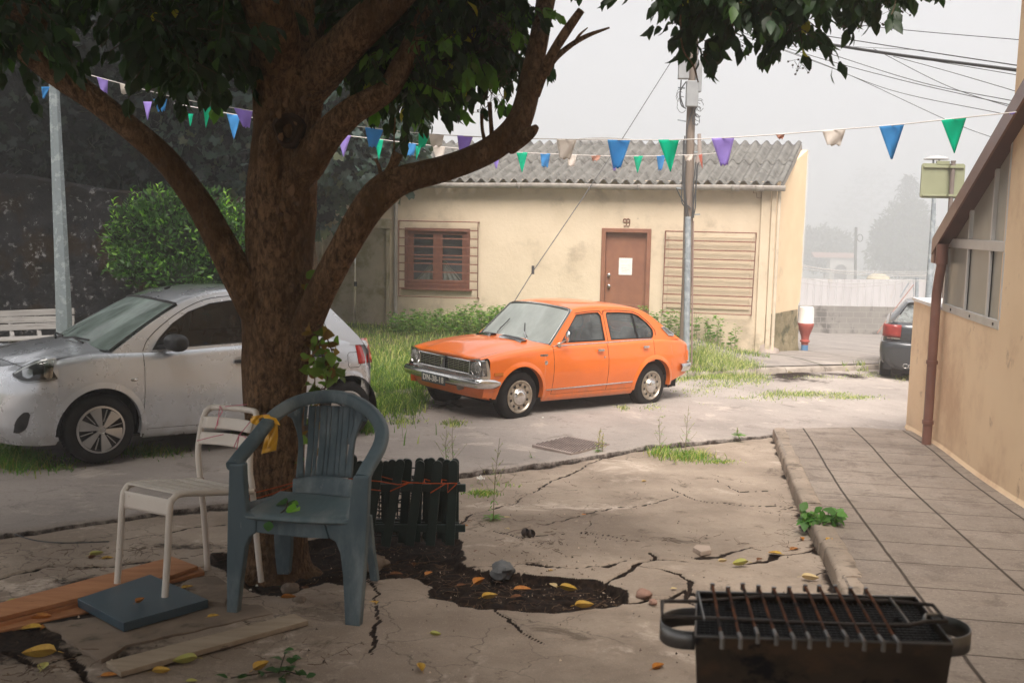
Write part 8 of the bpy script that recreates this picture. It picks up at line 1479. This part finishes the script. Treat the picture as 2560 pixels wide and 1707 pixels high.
# far hillside, trees, chapel like house, pole
mb = MB(); P_ = []
for x in np.linspace(0, 200, 50): P_.append([(x, y, -4.02-(y-42)*.0445+.25*float(fbm(x*.2, y*.2, 0, 3))) for y in np.linspace(42, 520, 60)])
ident(build('hill', MB().grid(P_), mat('far_grass', (.10, .105, .065), (.14, .13, .09), sc=.3, rough=1), fix=False), kind='structure')
def ft(name, label, blobs, Y, n, size, col, base_px, name_core='crown_shade_core', trunk=True):
    o = thing(name, label, 'tree', loc=(PX(base_px, 690, Y)[0], Y, -4.1-.045*(Y-42))); mass(o, name_core, [(*PX(x, y, Y+dy), rx*Y/F, rx*Y/F*.8, rz*Y/F) for x, y, rx, rz, dy in blobs], n, size, col, col, 0, SIMP, SIMPF, LEAFD, tuple(q*.35 for q in col), 4, shell=(.75, 1.22), droop=.2)
    if trunk: b = o.location; build('trunk', MB().tube([b+Vector((0, 0, -1.5)), b+Vector((.1, 0, 2)), b+Vector((0, 0, 5))], [.3, .25, .15], 8), BARK, o, world=True)
    return o
ft('broadleaf_tree', 'rounded olive green tree in the fog right of the arched doorway', [(2245, 590, 50, 62, 0), (2275, 560, 40, 50, 2), (2220, 640, 42, 36, -2), (2300, 620, 40, 55, 2), (2280, 650, 50, 40, -3), (2205, 600, 26, 34, 0)], 240, 6500, 1.3, (.055, .062, .035), 2260)
ft('broadleaf_tree', 'ivy covered mass of greenery left of the arched doorway', [(2050, 615, 45, 40, 0), (2090, 620, 34, 34, 0), (2010, 620, 35, 42, 2), (2060, 640, 60, 30, -2)], 280, 4200, 1.4, (.06, .065, .045), 2060)
o = thing('conifer', 'spiky topped conifer rising above the rounded tree in the fog', 'tree', loc=(PX(2268, 680, 250)[0], 250, -12)); C_, D_, mb = [], [], MB()
tp, bt2 = np.array(PX(2273, 436, 250)), np.array(PX(2268, 680, 250)); mb.tube([tuple(bt2), tuple(tp)], [.3, .03], 8); 
for k in range(150):
    t = (k+.5)/150; p = tp*(1-t)+bt2*t; L = .8+10*t**.85*random.uniform(.45, 1.15); g = k*2.4; d = np.array([math.cos(g), math.sin(g)*.8, .18-.25*t]); e2 = p+d*L; mb.tube([tuple(p), tuple(p+d*L*.5+np.array([0, 0, -.05*L])), tuple(e2)], [.03, .018, .008], 4)
    for q in range(int(8*L)): s_ = random.uniform(.15, 1); C_.append(p+d*L*s_+RNG.normal(size=3)*.08); D_.append(d*.4+RNG.normal(size=3)*.5+np.array([0, 0, -.8]))
build('trunk', mb, BARK, o, world=True, smooth=0, fix=False); k = len(C_); leaves('foliage', np.array(C_), np.array(D_), unit(k), RNG.uniform(.7, 1.7, k), tint(k, (.035, .042, .03), .3), o, LEAFD, SIMP*np.array([1, .5, 1]), SIMPF)
o = thing('araucaria', 'tall pale conifer almost lost in the fog', 'tree', loc=(PX(2179, 680, 480)[0], 480, -20)); C_, D_, mb = [], [], MB(); tp, bt2 = np.array(PX(2180, 412, 480)), np.array(PX(2177, 690, 480)); mb.tube([tuple(bt2), tuple(tp)], [.5, .08], 8)
for lv in range(17):
    t = .06+.94*lv/17; p = tp*(1-t)+bt2*t; L = 4+28*min(1, t*1.3)
    for q in range(9):
        g = q*.7+lv; d = np.array([math.cos(g), math.sin(g)*.8, .12]); e2 = p+d*L; mb.tube([tuple(p), tuple(e2)], [.09, .03], 4)
        for _ in range(int(.8*L)): s_ = random.uniform(.35, 1); C_.append(p+d*L*s_+RNG.normal(size=3)*.25); D_.append(d+RNG.normal(size=3)*.5)
build('trunk', mb, BARK, o, world=True, smooth=0, fix=False); k = len(C_); leaves('foliage', np.array(C_), np.array(D_), unit(k), RNG.uniform(1.5, 3, k), tint(k, (.05, .055, .045), .2), o, LEAFD, SIMP, SIMPF)
# house with arched doorway
HY = 250; H_ = lambda x, y, d=0.: Vector(PX(x, y, HY+d)); hh = thing('house', 'distant pale house with an arched doorway in the fog', 'house', loc=tuple(H_(2140, 690)))
xa, xb, za, zb2 = H_(2112, 0).x, H_(2176, 0).x, H_(0, 695).z, H_(0, 608).z; dxa, dxb = H_(2124, 0).x, H_(2157, 0).x; dzt = H_(0, 640).z; r_ = (dxb-dxa)/2; arch = [(dxa, za+.01), (dxb, za+.01)]+[((dxa+dxb)/2+r_*math.cos(g), dzt+r_*math.sin(g)) for g in np.linspace(0, math.pi, 12)]
build('wall', MB().prism([(xa, za), (xb, za), (xb, zb2), (xa, zb2)], lambda x, z: (x, HY, z), lambda x, z: (x, HY+3, z), [arch]), mat('far_wall', (.60, .56, .52)), hh, world=True, smooth=0); build('door', MB().prism(arch, lambda x, z: (x, HY+.5, z), lambda x, z: (x, HY+.6, z)), mat('far_door', (.10, .075, .06)), hh, world=True, smooth=0)
build('roof', MB().add([(xa-4, HY-.4, zb2), (xb+.3, HY-.4, zb2), (xb+.3, HY+3, zb2+1.2), (xa-4, HY+3, zb2+1.2), (xa-4, HY+3.2, zb2-.1), (xb+.3, HY+3.2, zb2-.1)], [(0, 1, 2, 3), (3, 2, 5, 4), (0, 4, 5, 1)]), mat('far_roof', (.30, .17, .13)), hh, world=True, smooth=0)
solo('utility_pole', MB().bar(H_(2140, 568, -100), H_(2138, 700, -100), .32, .32), mat('far_pole', (.10, .095, .09)), 'far dark square pole in front of the arched doorway', 'utility pole', smooth=0)
solo('mirror', MB().tube([H_(2150+9*math.cos(g)*.75, 595+9*math.sin(g), -99) for g in np.linspace(0, 2*math.pi, 20)], .06, 5, cap=False), bpy.data.materials['far_pole'], 'round traffic mirror ring beside the far dark pole', 'mirror')
pa = np.array(PX(2196, 697, 47)); solo('parasol', MB().lathe([(0, .26), (.25, .24), (.45, .14), (.54, 0.0), (.52, -.04), (.0, -.02)], 20, tuple(pa)).tube([tuple(pa), tuple(pa+np.array([0, 0, -1.6]))], .02, 6), mat('straw', (.42, .38, .30), rough=.9, bmp=.5), 'low pale straw parasol showing above the white panel fence', 'parasol', base=tuple(pa-np.array([0, 0, 1.6])))
ty = 180; t_ = thing('tall_building', 'tall pale building edge fading into fog right of the cream house', 'building', loc=(PX(1990, 700, ty)[0], ty, -4)); a_, b_ = PX(1900, 380, ty), PX(2023, 380, ty); build('wall', MB().box(a_[0], b_[0], ty, ty+10, -14, b_[2]), mat('pale_facade', (.66, .58, .50), (.6, .53, .46), rough=.9), t_, world=True, smooth=0); build('cornice', MB().box(a_[0]-.1, b_[0]+.12, ty-.15, ty+10.1, b_[2], b_[2]+.25), bpy.data.materials['pale_facade'], t_, world=True, smooth=0)
# rounded hump behind the roof ridge
dm = np.array(PX(1510, 362, 24)); solo('water_tank', MB().lathe([(1.0, -2.6), (1.0, -.2), (.96, 0), (.75, .10), (.3, .15), (0, .16)], 28, tuple(dm)), mat('tank_grey', (.22, .21, .20)), 'top of a dark round tank behind the corrugated roof ridge', 'tank', base=tuple(dm-np.array([0, 0, 2.6])))
# ================================================================== BUNTING
FC = {'g': mat('green_pennant', (.0, .68, .44), rough=.75), 'b': mat('blue_pennant', (.11, .44, .82), rough=.75), 'p': mat('purple_pennant', (.52, .40, .86), rough=.75), 'w': mat('white_pennant', (.90, .85, .80), rough=.75), 'k': mat('pink_pennant', (.70, .42, .33), rough=.75), 'r': mat('coral_pennant', (.75, .25, .18), rough=.75)}
FN = {'g': 'green', 'b': 'blue', 'p': 'purple', 'w': 'torn white', 'k': 'torn pale pink', 'r': 'coral'}
for m_ in FC.values():
    nt = m_.node_tree; pb = nt.nodes['Principled BSDF']; tr = nt.nodes.new('ShaderNodeBsdfTranslucent'); l = pb.inputs['Base Color'].links[0].from_socket; nt.links.new(l, tr.inputs[0]); mi = nt.nodes.new('ShaderNodeMixShader'); mi.inputs[0].default_value = .62; nt.links.new(pb.outputs[0], mi.inputs[1]); nt.links.new(tr.outputs[0], mi.inputs[2]); nt.links.new(mi.outputs[0], nt.nodes['Material Output'].inputs[0])
def bunting(cord, flags, label, yfun, r_=.004):
    o = thing('bunting', label, 'bunting', loc=tuple(PD(cord[0][0], cord[0][1], yfun(cord[0][0])))); build('cord', MB().tube(spline([tuple(PD(x, y, yfun(x))) for x, y in cord], 8), r_, 5), mat('cord_white', (.70, .66, .64), rough=.8) if 'cord_white' not in bpy.data.materials else bpy.data.materials['cord_white'], o, world=True, smooth=0)
    cx_ = [c_[0] for c_ in cord]; cy_ = [c_[1] for c_ in cord]
    for fl in flags:
        x0, x1, y0, y1, kk, blunt = fl[:6]; yt = lambda x: float(np.interp(x, cx_, cy_)) if y0 is None else y0; P_ = []; tw = random.uniform(-.03, .03); tx = (x0+x1)/2+random.uniform(-.08, .08)*(x1-x0)
        if len(fl) > 6: tx = fl[6]
        for t in np.linspace(0, 1, 12):
            w_ = (1-t)*.5+blunt*t*.5; row = []
            for u_ in np.linspace(-1, 1, 7):
                xt = (x0+x1)/2+u_*(x1-x0)/2; xx = xt*(1-t)+(tx+u_*blunt*(x1-x0)/2)*t; yb = yt(xt)*(1-t)+y1*t+(2.5*math.sin(u_*6+x0) if blunt > .12 and t > .95 else 0)
                Y = yfun((x0+x1)/2)+tw*u_+.02*math.sin(t*4+u_*2.5+x0)*t; row.append(PD(xx, yb, Y))
            P_.append(row)
        f_ = build('pennant', MB().grid(P_), FC[kk], o, world=True, smooth=60, solid=.0015); f_['label'] = FN[kk]+' pennant'
    return o
YA = lambda x: float(np.interp(x, [100, 600, 1000, 1500, 2000, 2350], [10.6, 9.6, 8.6, 7.6, 6.7, 6.2]))
bunting([(145, 156), (200, 171), (300, 198), (420, 228), (560, 252), (700, 274), (850, 294), (1000, 309), (1200, 318), (1450, 322), (1600, 320), (1760, 311), (1900, 300), (2050, 288), (2200, 272), (2335, 258)],
        [(2314, 2332, None, 262, 'p', .6), (2162, 2220, None, 352, 'g', .03, 2192), (2019, 2077, None, 366, 'b', .07, 2048), (1888, 1943, None, 334, 'w', .55), (1782, 1803, None, 319, 'k', .5), (1634, 1687, None, 380, 'p', .30, 1663), (1512, 1560, None, 395, 'g', .03, 1540), (1395, 1448, None, 386, 'b', .32, 1417), (1278, 1325, None, 365, 'w', .5), (1050, 1087, None, 355, 'p', .4, 1063), (985, 1020, None, 336, 'w', .7), (962, 988, None, 338, 'g', .55, 968), (838, 881, None, 338, 'b', .4, 856), (537, 580, None, 293, 'p', .35, 566), (465, 487, None, 294, 'g', .05, 473), (352, 384, 228, 256, 'b', .5), (275, 316, None, 216, 'w', .7), (222, 248, None, 214, 'p', .5, 240), (158, 195, None, 184, 'k', .7), (95, 115, 200, 226, 'b', .2, 100)],
        'long bunting with large pennants stretched from the annex eave past the tree', YA)
YB_ = lambda x: float(np.interp(x, [330, 600, 900, 1200, 1700], [12.0, 12.2, 13.0, 14.2, 16.2]))
bunting([(400, 238), (530, 262), (640, 281), (775, 308), (860, 319), (960, 331), (1100, 345), (1300, 355), (1450, 359), (1600, 355), (1660, 350)],
        [(774, 806, None, 360, 'p', .04, 789), (861, 881, None, 368, 'g', .05, 870), (925, 956, None, 358, 'b', .55), (955, 968, 336, 367, 'g', .1, 956), (993, 1023, None, 367, 'w', .5), (1131, 1147, 362, 387, 'p', .2, 1140), (1186, 1212, None, 397, 'g', .04, 1199), (1241, 1264, None, 384, 'b', .62), (1302, 1325, None, 382, 'w', .6), (1357, 1380, None, 369, 'k', .6), (1403, 1419, None, 392, 'p', .35), (1455, 1477, None, 398, 'g', .04, 1464), (1508, 1528, None, 391, 'b', .4), (1571, 1592, None, 369, 'w', .6), (1604, 1613, None, 386, 'r', .2, 1613), (520, 553, None, 320, 'b', .04, 537), (432, 444, 262, 290, 'g', .1, 437), (329, 349, 234, 276, 'p', .06, 339)],
        'second bunting with small pennants hanging from tree to utility pole', YB_, .005)
# ================================================================== GRASS AND WEEDS
def blades(pts, h, lean=.35, w_=.0035, base=(.10, .17, .03), alt=(.32, .27, .11), pa=.2, zf=zall):
    n = len(pts); X, Y_ = pts[:, 0], pts[:, 1]; Z = zf(X, Y_)-.01; H_ = h*RNG.uniform(.35, 1.2, n); g = RNG.uniform(0, 2*math.pi, n); l = lean*H_*RNG.uniform(.2, 1.6, n); W_ = w_*RNG.uniform(.6, 1.4, n); s = np.stack([-np.sin(g+.8), np.cos(g+.8)], 1)*W_[:, None]; b = np.stack([X, Y_, Z], 1); d = np.stack([np.cos(g), np.sin(g)], 1)
    def pt(t, sx): q = b.copy(); q[:, :2] += d*(l*t*t)[:, None]+s*sx*(1-t*.6); q[:, 2] += H_*(t-.25*t*t*np.clip(l/H_, 0, 1)); return q
    V_ = np.stack([pt(0, -1), pt(0, 1), pt(.55, 1), pt(.55, -1), pt(1, 0)], 1); o5 = (np.arange(n)*5)[:, None]; cc = tint(n, base, .4, alt, pa)
    return V_.reshape(-1, 3), np.array([[0, 1, 2, 3]])+o5, np.array([[3, 2, 4]])+o5, np.repeat(cc, 5, 0)
def grassobj(name, parts, label):
    V_, Q_, T_, C_ = [], [], [], []; off_ = 0
    for v_, q, t, c_ in parts: V_.append(v_); Q_.append(q+off_); T_.append(t+off_); C_.append(c_); off_ += len(v_)
    return ident(fastmesh(name, np.concatenate(V_), [np.concatenate(Q_), np.concatenate(T_)], GRASSM, attr=np.concatenate(C_)), label, 'grass', kind='stuff')
def clump(px, py, sx, sy, n, dz=0.): # picture patch to ground points
    c_ = GD(px, py, dz); ex = (GD(px+sx, py, dz)-c_)[:2]; ey = (GD(px, py-sy, dz)-c_)[:2]; a_ = RNG.normal(size=(n, 2))*.45; return c_[:2]+a_[:, :1]*ex+a_[:, 1:]*ey
GRN1, GRN2 = (.09, .14, .032), (.10, .14, .035)
# verge between the kerb and the house, behind the orange car
n = 60000; X = RNG.uniform(-6.5, 5.3, n); t = RNG.random(n)**1.3; Yv = yk(X)+.05+t*(hO[1]-.194*(X-2.3)-.15-yk(X)-.05); keep = (fbm(X*.8, Yv*.8, 0, 3) > -.75+.9*np.clip(X-2.0, 0, 1)) & ((X < 3.6) | (t < .0) | (np.abs(Yv-(hO[1]-.194*(X-2.3)-.8)) < .9) & (X < 4.7)); keep &= ~((X > 3.3) & (RNG.random(n) < .7)); X, Yv = X[keep], Yv[keep]
parts = [blades(np.stack([X, Yv], 1), .125, .5, .0055, GRN1, (.36, .32, .15), .35)]
kx = RNG.uniform(-5.5, 6.4, 5000); kx = kx[(fbm(kx*1.5, 0, 0, 3) > -.1)]; ky = yk(kx)+RNG.normal(size=len(kx))*.10; parts.append(blades(np.stack([kx, ky], 1)[np.abs(ky-yk(kx)) > .0], .13, .6, .005, GRN2, (.36, .32, .14), .4))
for a_ in ((905, 930, 60, 22, 1600, .16), (880, 905, 50, 40, 1100, .15), (930, 870, 40, 60, 1100, .17), (870, 860, 40, 50, 800, .2), (960, 905, 30, 25, 700, .2)): parts.append(blades(clump(*a_[:5]), a_[5], .55, .0055, GRN1, (.36, .33, .13), .25))
grassobj('grass', parts, 'rough green grass on the verge in front of the cream house')
parts = []
for a_ in ((1043, 972, 30, 8, 500, .07), (930, 968, 50, 8, 350, .07), (940, 950, 40, 6, 250, .06), (1431, 938, 14, 7, 150, .09), (1500, 936, 30, 8, 260, .07), (1850, 905, 70, 8, 1400, .07), (1780, 908, 60, 12, 900, .09), (1950, 912, 70, 6, 1200, .06), (1700, 915, 50, 4, 500, .04), (1650, 885, 60, 10, 700, .08), (1700, 870, 50, 12, 900, .12), (1600, 900, 60, 12, 500, .07), (1745, 870, 30, 15, 600, .12), (1930, 905, 30, 5, 300, .07), (1570, 872, 30, 10, 300, .12), (1655, 848, 60, 16, 2000, .26), (1705, 856, 46, 12, 1500, .2), (1615, 836, 40, 16, 1200, .28), (1640, 868, 70, 8, 1200, .2), (2000, 862, 50, 6, 500, .09), (1890, 868, 80, 5, 500, .08), (2080, 870, 30, 8, 300, .12), (1620, 930, 20, 4, 60, .05), (1520, 958, 12, 4, 50, .05), (1470, 905, 20, 6, 120, .05)): parts.append(blades(clump(*a_[:4], int(a_[4]*.55)), a_[5]*.7, .8, .0045, (.13, .165, .05), (.40, .34, .19), .5))
for a_ in ((340, 1042, 80, 12, 900, .10), (50, 1065, 70, 20, 1600, .13), (10, 1050, 40, 25, 700, .15), (845, 985, 22, 12, 500, .12), (200, 1055, 60, 8, 200, .07), (130, 1075, 50, 8, 200, .06), (560, 1000, 120, 8, 160, .06)): parts.append(blades(clump(*a_[:5]), a_[5], .9, .004, (.07, .14, .02), (.25, .20, .08), .25))
grassobj('grass', parts, 'scattered tufts of grass growing in the worn road')
parts = []
yard_z = lambda X, Y_: zg(X, Y_)-.05
for a_ in ((1580, 1050, 60, 12, 900, .13), (1520, 1042, 30, 10, 350, .13), (1650, 1060, 50, 6, 400, .05), (1110, 1132, 40, 8, 600, .05), (1330, 1040, 120, 6, 120, .05), (1150, 1110, 60, 10, 60, .05), (2030, 1012, 60, 4, 40, .03)): parts.append(blades(clump(*a_[:4], int(a_[4]*.6), -.05), a_[5]*.8, .9, .0045, (.14, .21, .045), (.42, .34, .16), .35, yard_z))
grassobj('grass', parts, 'small grass tufts along the broken edge of the yard')
# leafy nettles under the house window
C_, D_, mb = [], [], MB()
for k in range(520):
    s_ = RNG.uniform(-4.6, -.4) if k < 440 else RNG.uniform(-.4, 2.2); p = hO+hd_*s_+hn_*RNG.uniform(.1, 1.8 if k < 440 else .6); z0 = float(zfar(p[0], p[1])); H_ = RNG.uniform(.15, .5)*(1.1 if s_ > -3.2 else .8); mb.tube([(p[0], p[1], z0-.02), (p[0]+RNG.normal()*.03, p[1], z0+H_)], .003, 3)
    for q in range(int(H_*46)): C_.append((p[0]+RNG.normal()*.03, p[1]+RNG.normal()*.03, z0+.05+RNG.random()*H_)); g = RNG.uniform(0, 6.28); D_.append((math.cos(g), math.sin(g), .2))
k = len(C_); wd2 = ident(leaves('ground_cover', np.array(C_), np.array(D_), np.tile([0, 0, 1.], (k, 1))+RNG.normal(size=(k, 3))*.4, RNG.uniform(.05, .11, k), tint(k, (.095, .165, .032), .3, (.17, .24, .05), .2), None, LEAF), 'bright green leafy weeds along the foot of the house wall', 'weeds', kind='stuff')
ident(build('weed_stalks', mb, mat('green_stalk', (.12, .17, .05)), smooth=0, fix=False), 'thin stalks of the weeds along the house wall', 'weeds', kind='stuff')
# tall dry weeds
def tallweed(x, y, ytop, label, col=(.26, .24, .12), green=.3, br_=10, group=None, dz=-.05, sprd=.5):
    p = GD(x, y, dz); H_ = (y-ytop)*DS*p[1]/F*1.02; o = thing('weed', label, 'weed', loc=tuple(p), group=group); mb = MB(); top = p+np.array([RNG.normal()*.03, 0, H_]); m2 = (p+top)/2+np.array([RNG.normal()*.015, 0, 0]); st2 = spline([tuple(p), tuple(m2), tuple(top)], 8); mb.tube(st2, np.linspace(.0035, .0012, len(st2)), 5); C_, D_, S_ = [], [], []
    for k in range(br_):
        t = .25+.7*k/br_; b_ = st2[int(t*(len(st2)-1))]; g = k*2.4; L = sprd*H_*(1.05-t)*RNG.uniform(.6, 1.1); e2 = b_+np.array([math.cos(g)*L*.6, math.sin(g)*L*.5, L*.75]); mb.tube([tuple(b_), tuple((b_+e2)/2+np.array([0, 0, -.02*L])), tuple(e2)], .0011, 4)
        for q in range(9): s_ = RNG.uniform(.3, 1); C_.append(b_+(e2-b_)*s_); D_.append(RNG.normal(size=3)+np.array([0, 0, .4])); S_.append(.014)
    for k in range(9): t = RNG.uniform(.04, .6); C_.append(st2[int(t*(len(st2)-1))]); D_.append(RNG.normal(size=3)*np.array([1, 1, .3])); S_.append(.05)
    build('stem', mb, mat('weed_stem', (.22, .20, .10), rough=.9) if 'weed_stem' not in bpy.data.materials else bpy.data.materials['weed_stem'], o, world=True, smooth=0, fix=False)
    for k in range(7 if green > .25 else 0): g = k*.9; C_.append(p+np.array([0, 0, .012])); D_.append(np.array([math.cos(g), math.sin(g), .25])); S_.append(.09)
    n = len(C_); leaves('leaves', np.array(C_), np.array(D_), np.tile([0, 0, 1.], (n, 1)), np.array(S_), np.where((np.array(S_) > .04)[:, None], tint(n, (.10, .20, .03), .3), tint(n, col, .3)), o, LEAF, LANC); return o
tallweed(1133, 1195, 1000, 'tallest branching weed growing from a crack right of the picket fence', br_=14); tallweed(1030, 1090, 985, 'bushy dry weed at the road edge just above the picket fence', green=0, br_=14, sprd=.7); tallweed(1045, 1085, 965, 'thin tall dry weed above the right picket fence end', green=0, br_=6)
tallweed(1372, 1048, 980, 'straw coloured weed left of its shorter twin by the drain cover', (.45, .34, .12), 0, 16, sprd=.35); tallweed(1385, 1047, 992, 'shorter straw coloured weed right of the drain cover', (.45, .34, .12), 0, 12, sprd=.35)
tallweed(1518, 1045, 955, 'tall green weed at the yard edge, left of the tallest weed there', green=.3, br_=10); tallweed(1572, 1052, 930, 'tallest green weed among the grass tufts at the yard edge', green=.3, br_=12); tallweed(1697, 1004, 978, 'small weed growing on the road behind the yard edge', green=.3, br_=5, dz=0); tallweed(1228, 1062, 1035, 'tiny green seedling in the gap of the broken road edge', br_=2)
for (x, y, ytp, lb) in ((1862, 1222, 1165, 'leafy green plant growing from the gap left of the kerb'), (1905, 1235, 1145, 'leafy green plant with taller stems right of the kerb')):
    p = GD(x, y, -.04); o = thing('plant', lb, 'plant', loc=tuple(p)); C_, D_, mb = [], [], MB(); H_ = (y-ytp)*DS*p[1]/F*.95
    for k in range(5):
        g = k*1.3; e2 = p+np.array([math.cos(g)*H_*.35-(.02), math.sin(g)*H_*.3, H_*RNG.uniform(.6, 1)]); mb.tube([tuple(p), tuple(e2)], .003, 4)
        for q in range(7): C_.append(p+(e2-p)*RNG.uniform(.35, 1)); D_.append(RNG.normal(size=3)+np.array([0, -.2, .2]))
    build('stem', mb, bpy.data.materials['green_stalk'], o, world=True, smooth=0); n = len(C_); leaves('leaves', np.array(C_), np.array(D_), np.tile([0, -.3, 1.], (n, 1))+RNG.normal(size=(n, 3))*.3, RNG.uniform(.06, .10, n), tint(n, (.07, .17, .03), .35), o, LEAF, OV*np.array([1, 1.3, 1]))
# fallen green twig in front of the grey plank
p = GD(650, 1530, -.05); o = thing('leafy_sprig', 'broken leafy twig lying on the concrete in front of the grey plank', 'twig', loc=tuple(p)); mb = MB(); C_, D_ = [], []
for pts in ([(530, 1556), (600, 1545), (660, 1540), (690, 1550)], [(640, 1545), (648, 1520), (655, 1500)]):
    q = [GD(x, y, -.035) for x, y in pts]; mb.tube([tuple(a_) for a_ in q], .003, 4)
    for a_ in q:
        for _ in range(3): C_.append(a_+RNG.normal(size=3)*np.array([.02, .02, .004])); D_.append(RNG.normal(size=3)*np.array([1, 1, .2]))
build('stem', mb, bpy.data.materials['sprig_stem'], o, world=True, smooth=0); n = len(C_); leaves('leaves', np.array(C_), np.array(D_), np.tile([0, 0, 1.], (n, 1))+RNG.normal(size=(n, 3))*.4, RNG.uniform(.04, .075, n), tint(n, (.03, .08, .02), .3, (.35, .30, .05), .15), o, LEAF)
solo('wire', MB().tube(spline([tuple(GD(x, y, -.03)) for x, y in ((-60, 1195), (20, 1222), (80, 1240), (150, 1246), (250, 1243))], 6), .004, 5), CAB, 'thin dark wire lying over the road edge at the left picture edge', 'wire')
# ================================================================== FOG
hz = MB().box(-200, 200, -14, 540, -34, 80)
hm = bpy.data.materials.new('fog'); hm.use_nodes = True; nt = hm.node_tree; nt.nodes.clear()
out = nt.nodes.new('ShaderNodeOutputMaterial'); pv = nt.nodes.new('ShaderNodeVolumePrincipled')
pv.inputs['Color'].default_value = (.93, .95, .99, 1); pv.inputs["Density"].default_value = .0058; pv.inputs['Anisotropy'].default_value = .5
nt.links.new(pv.outputs[0], out.inputs['Volume'])
ho = build('haze', hz, hm, smooth=0); ident(ho, 'thin white fog filling the whole street', 'fog', kind='stuff')
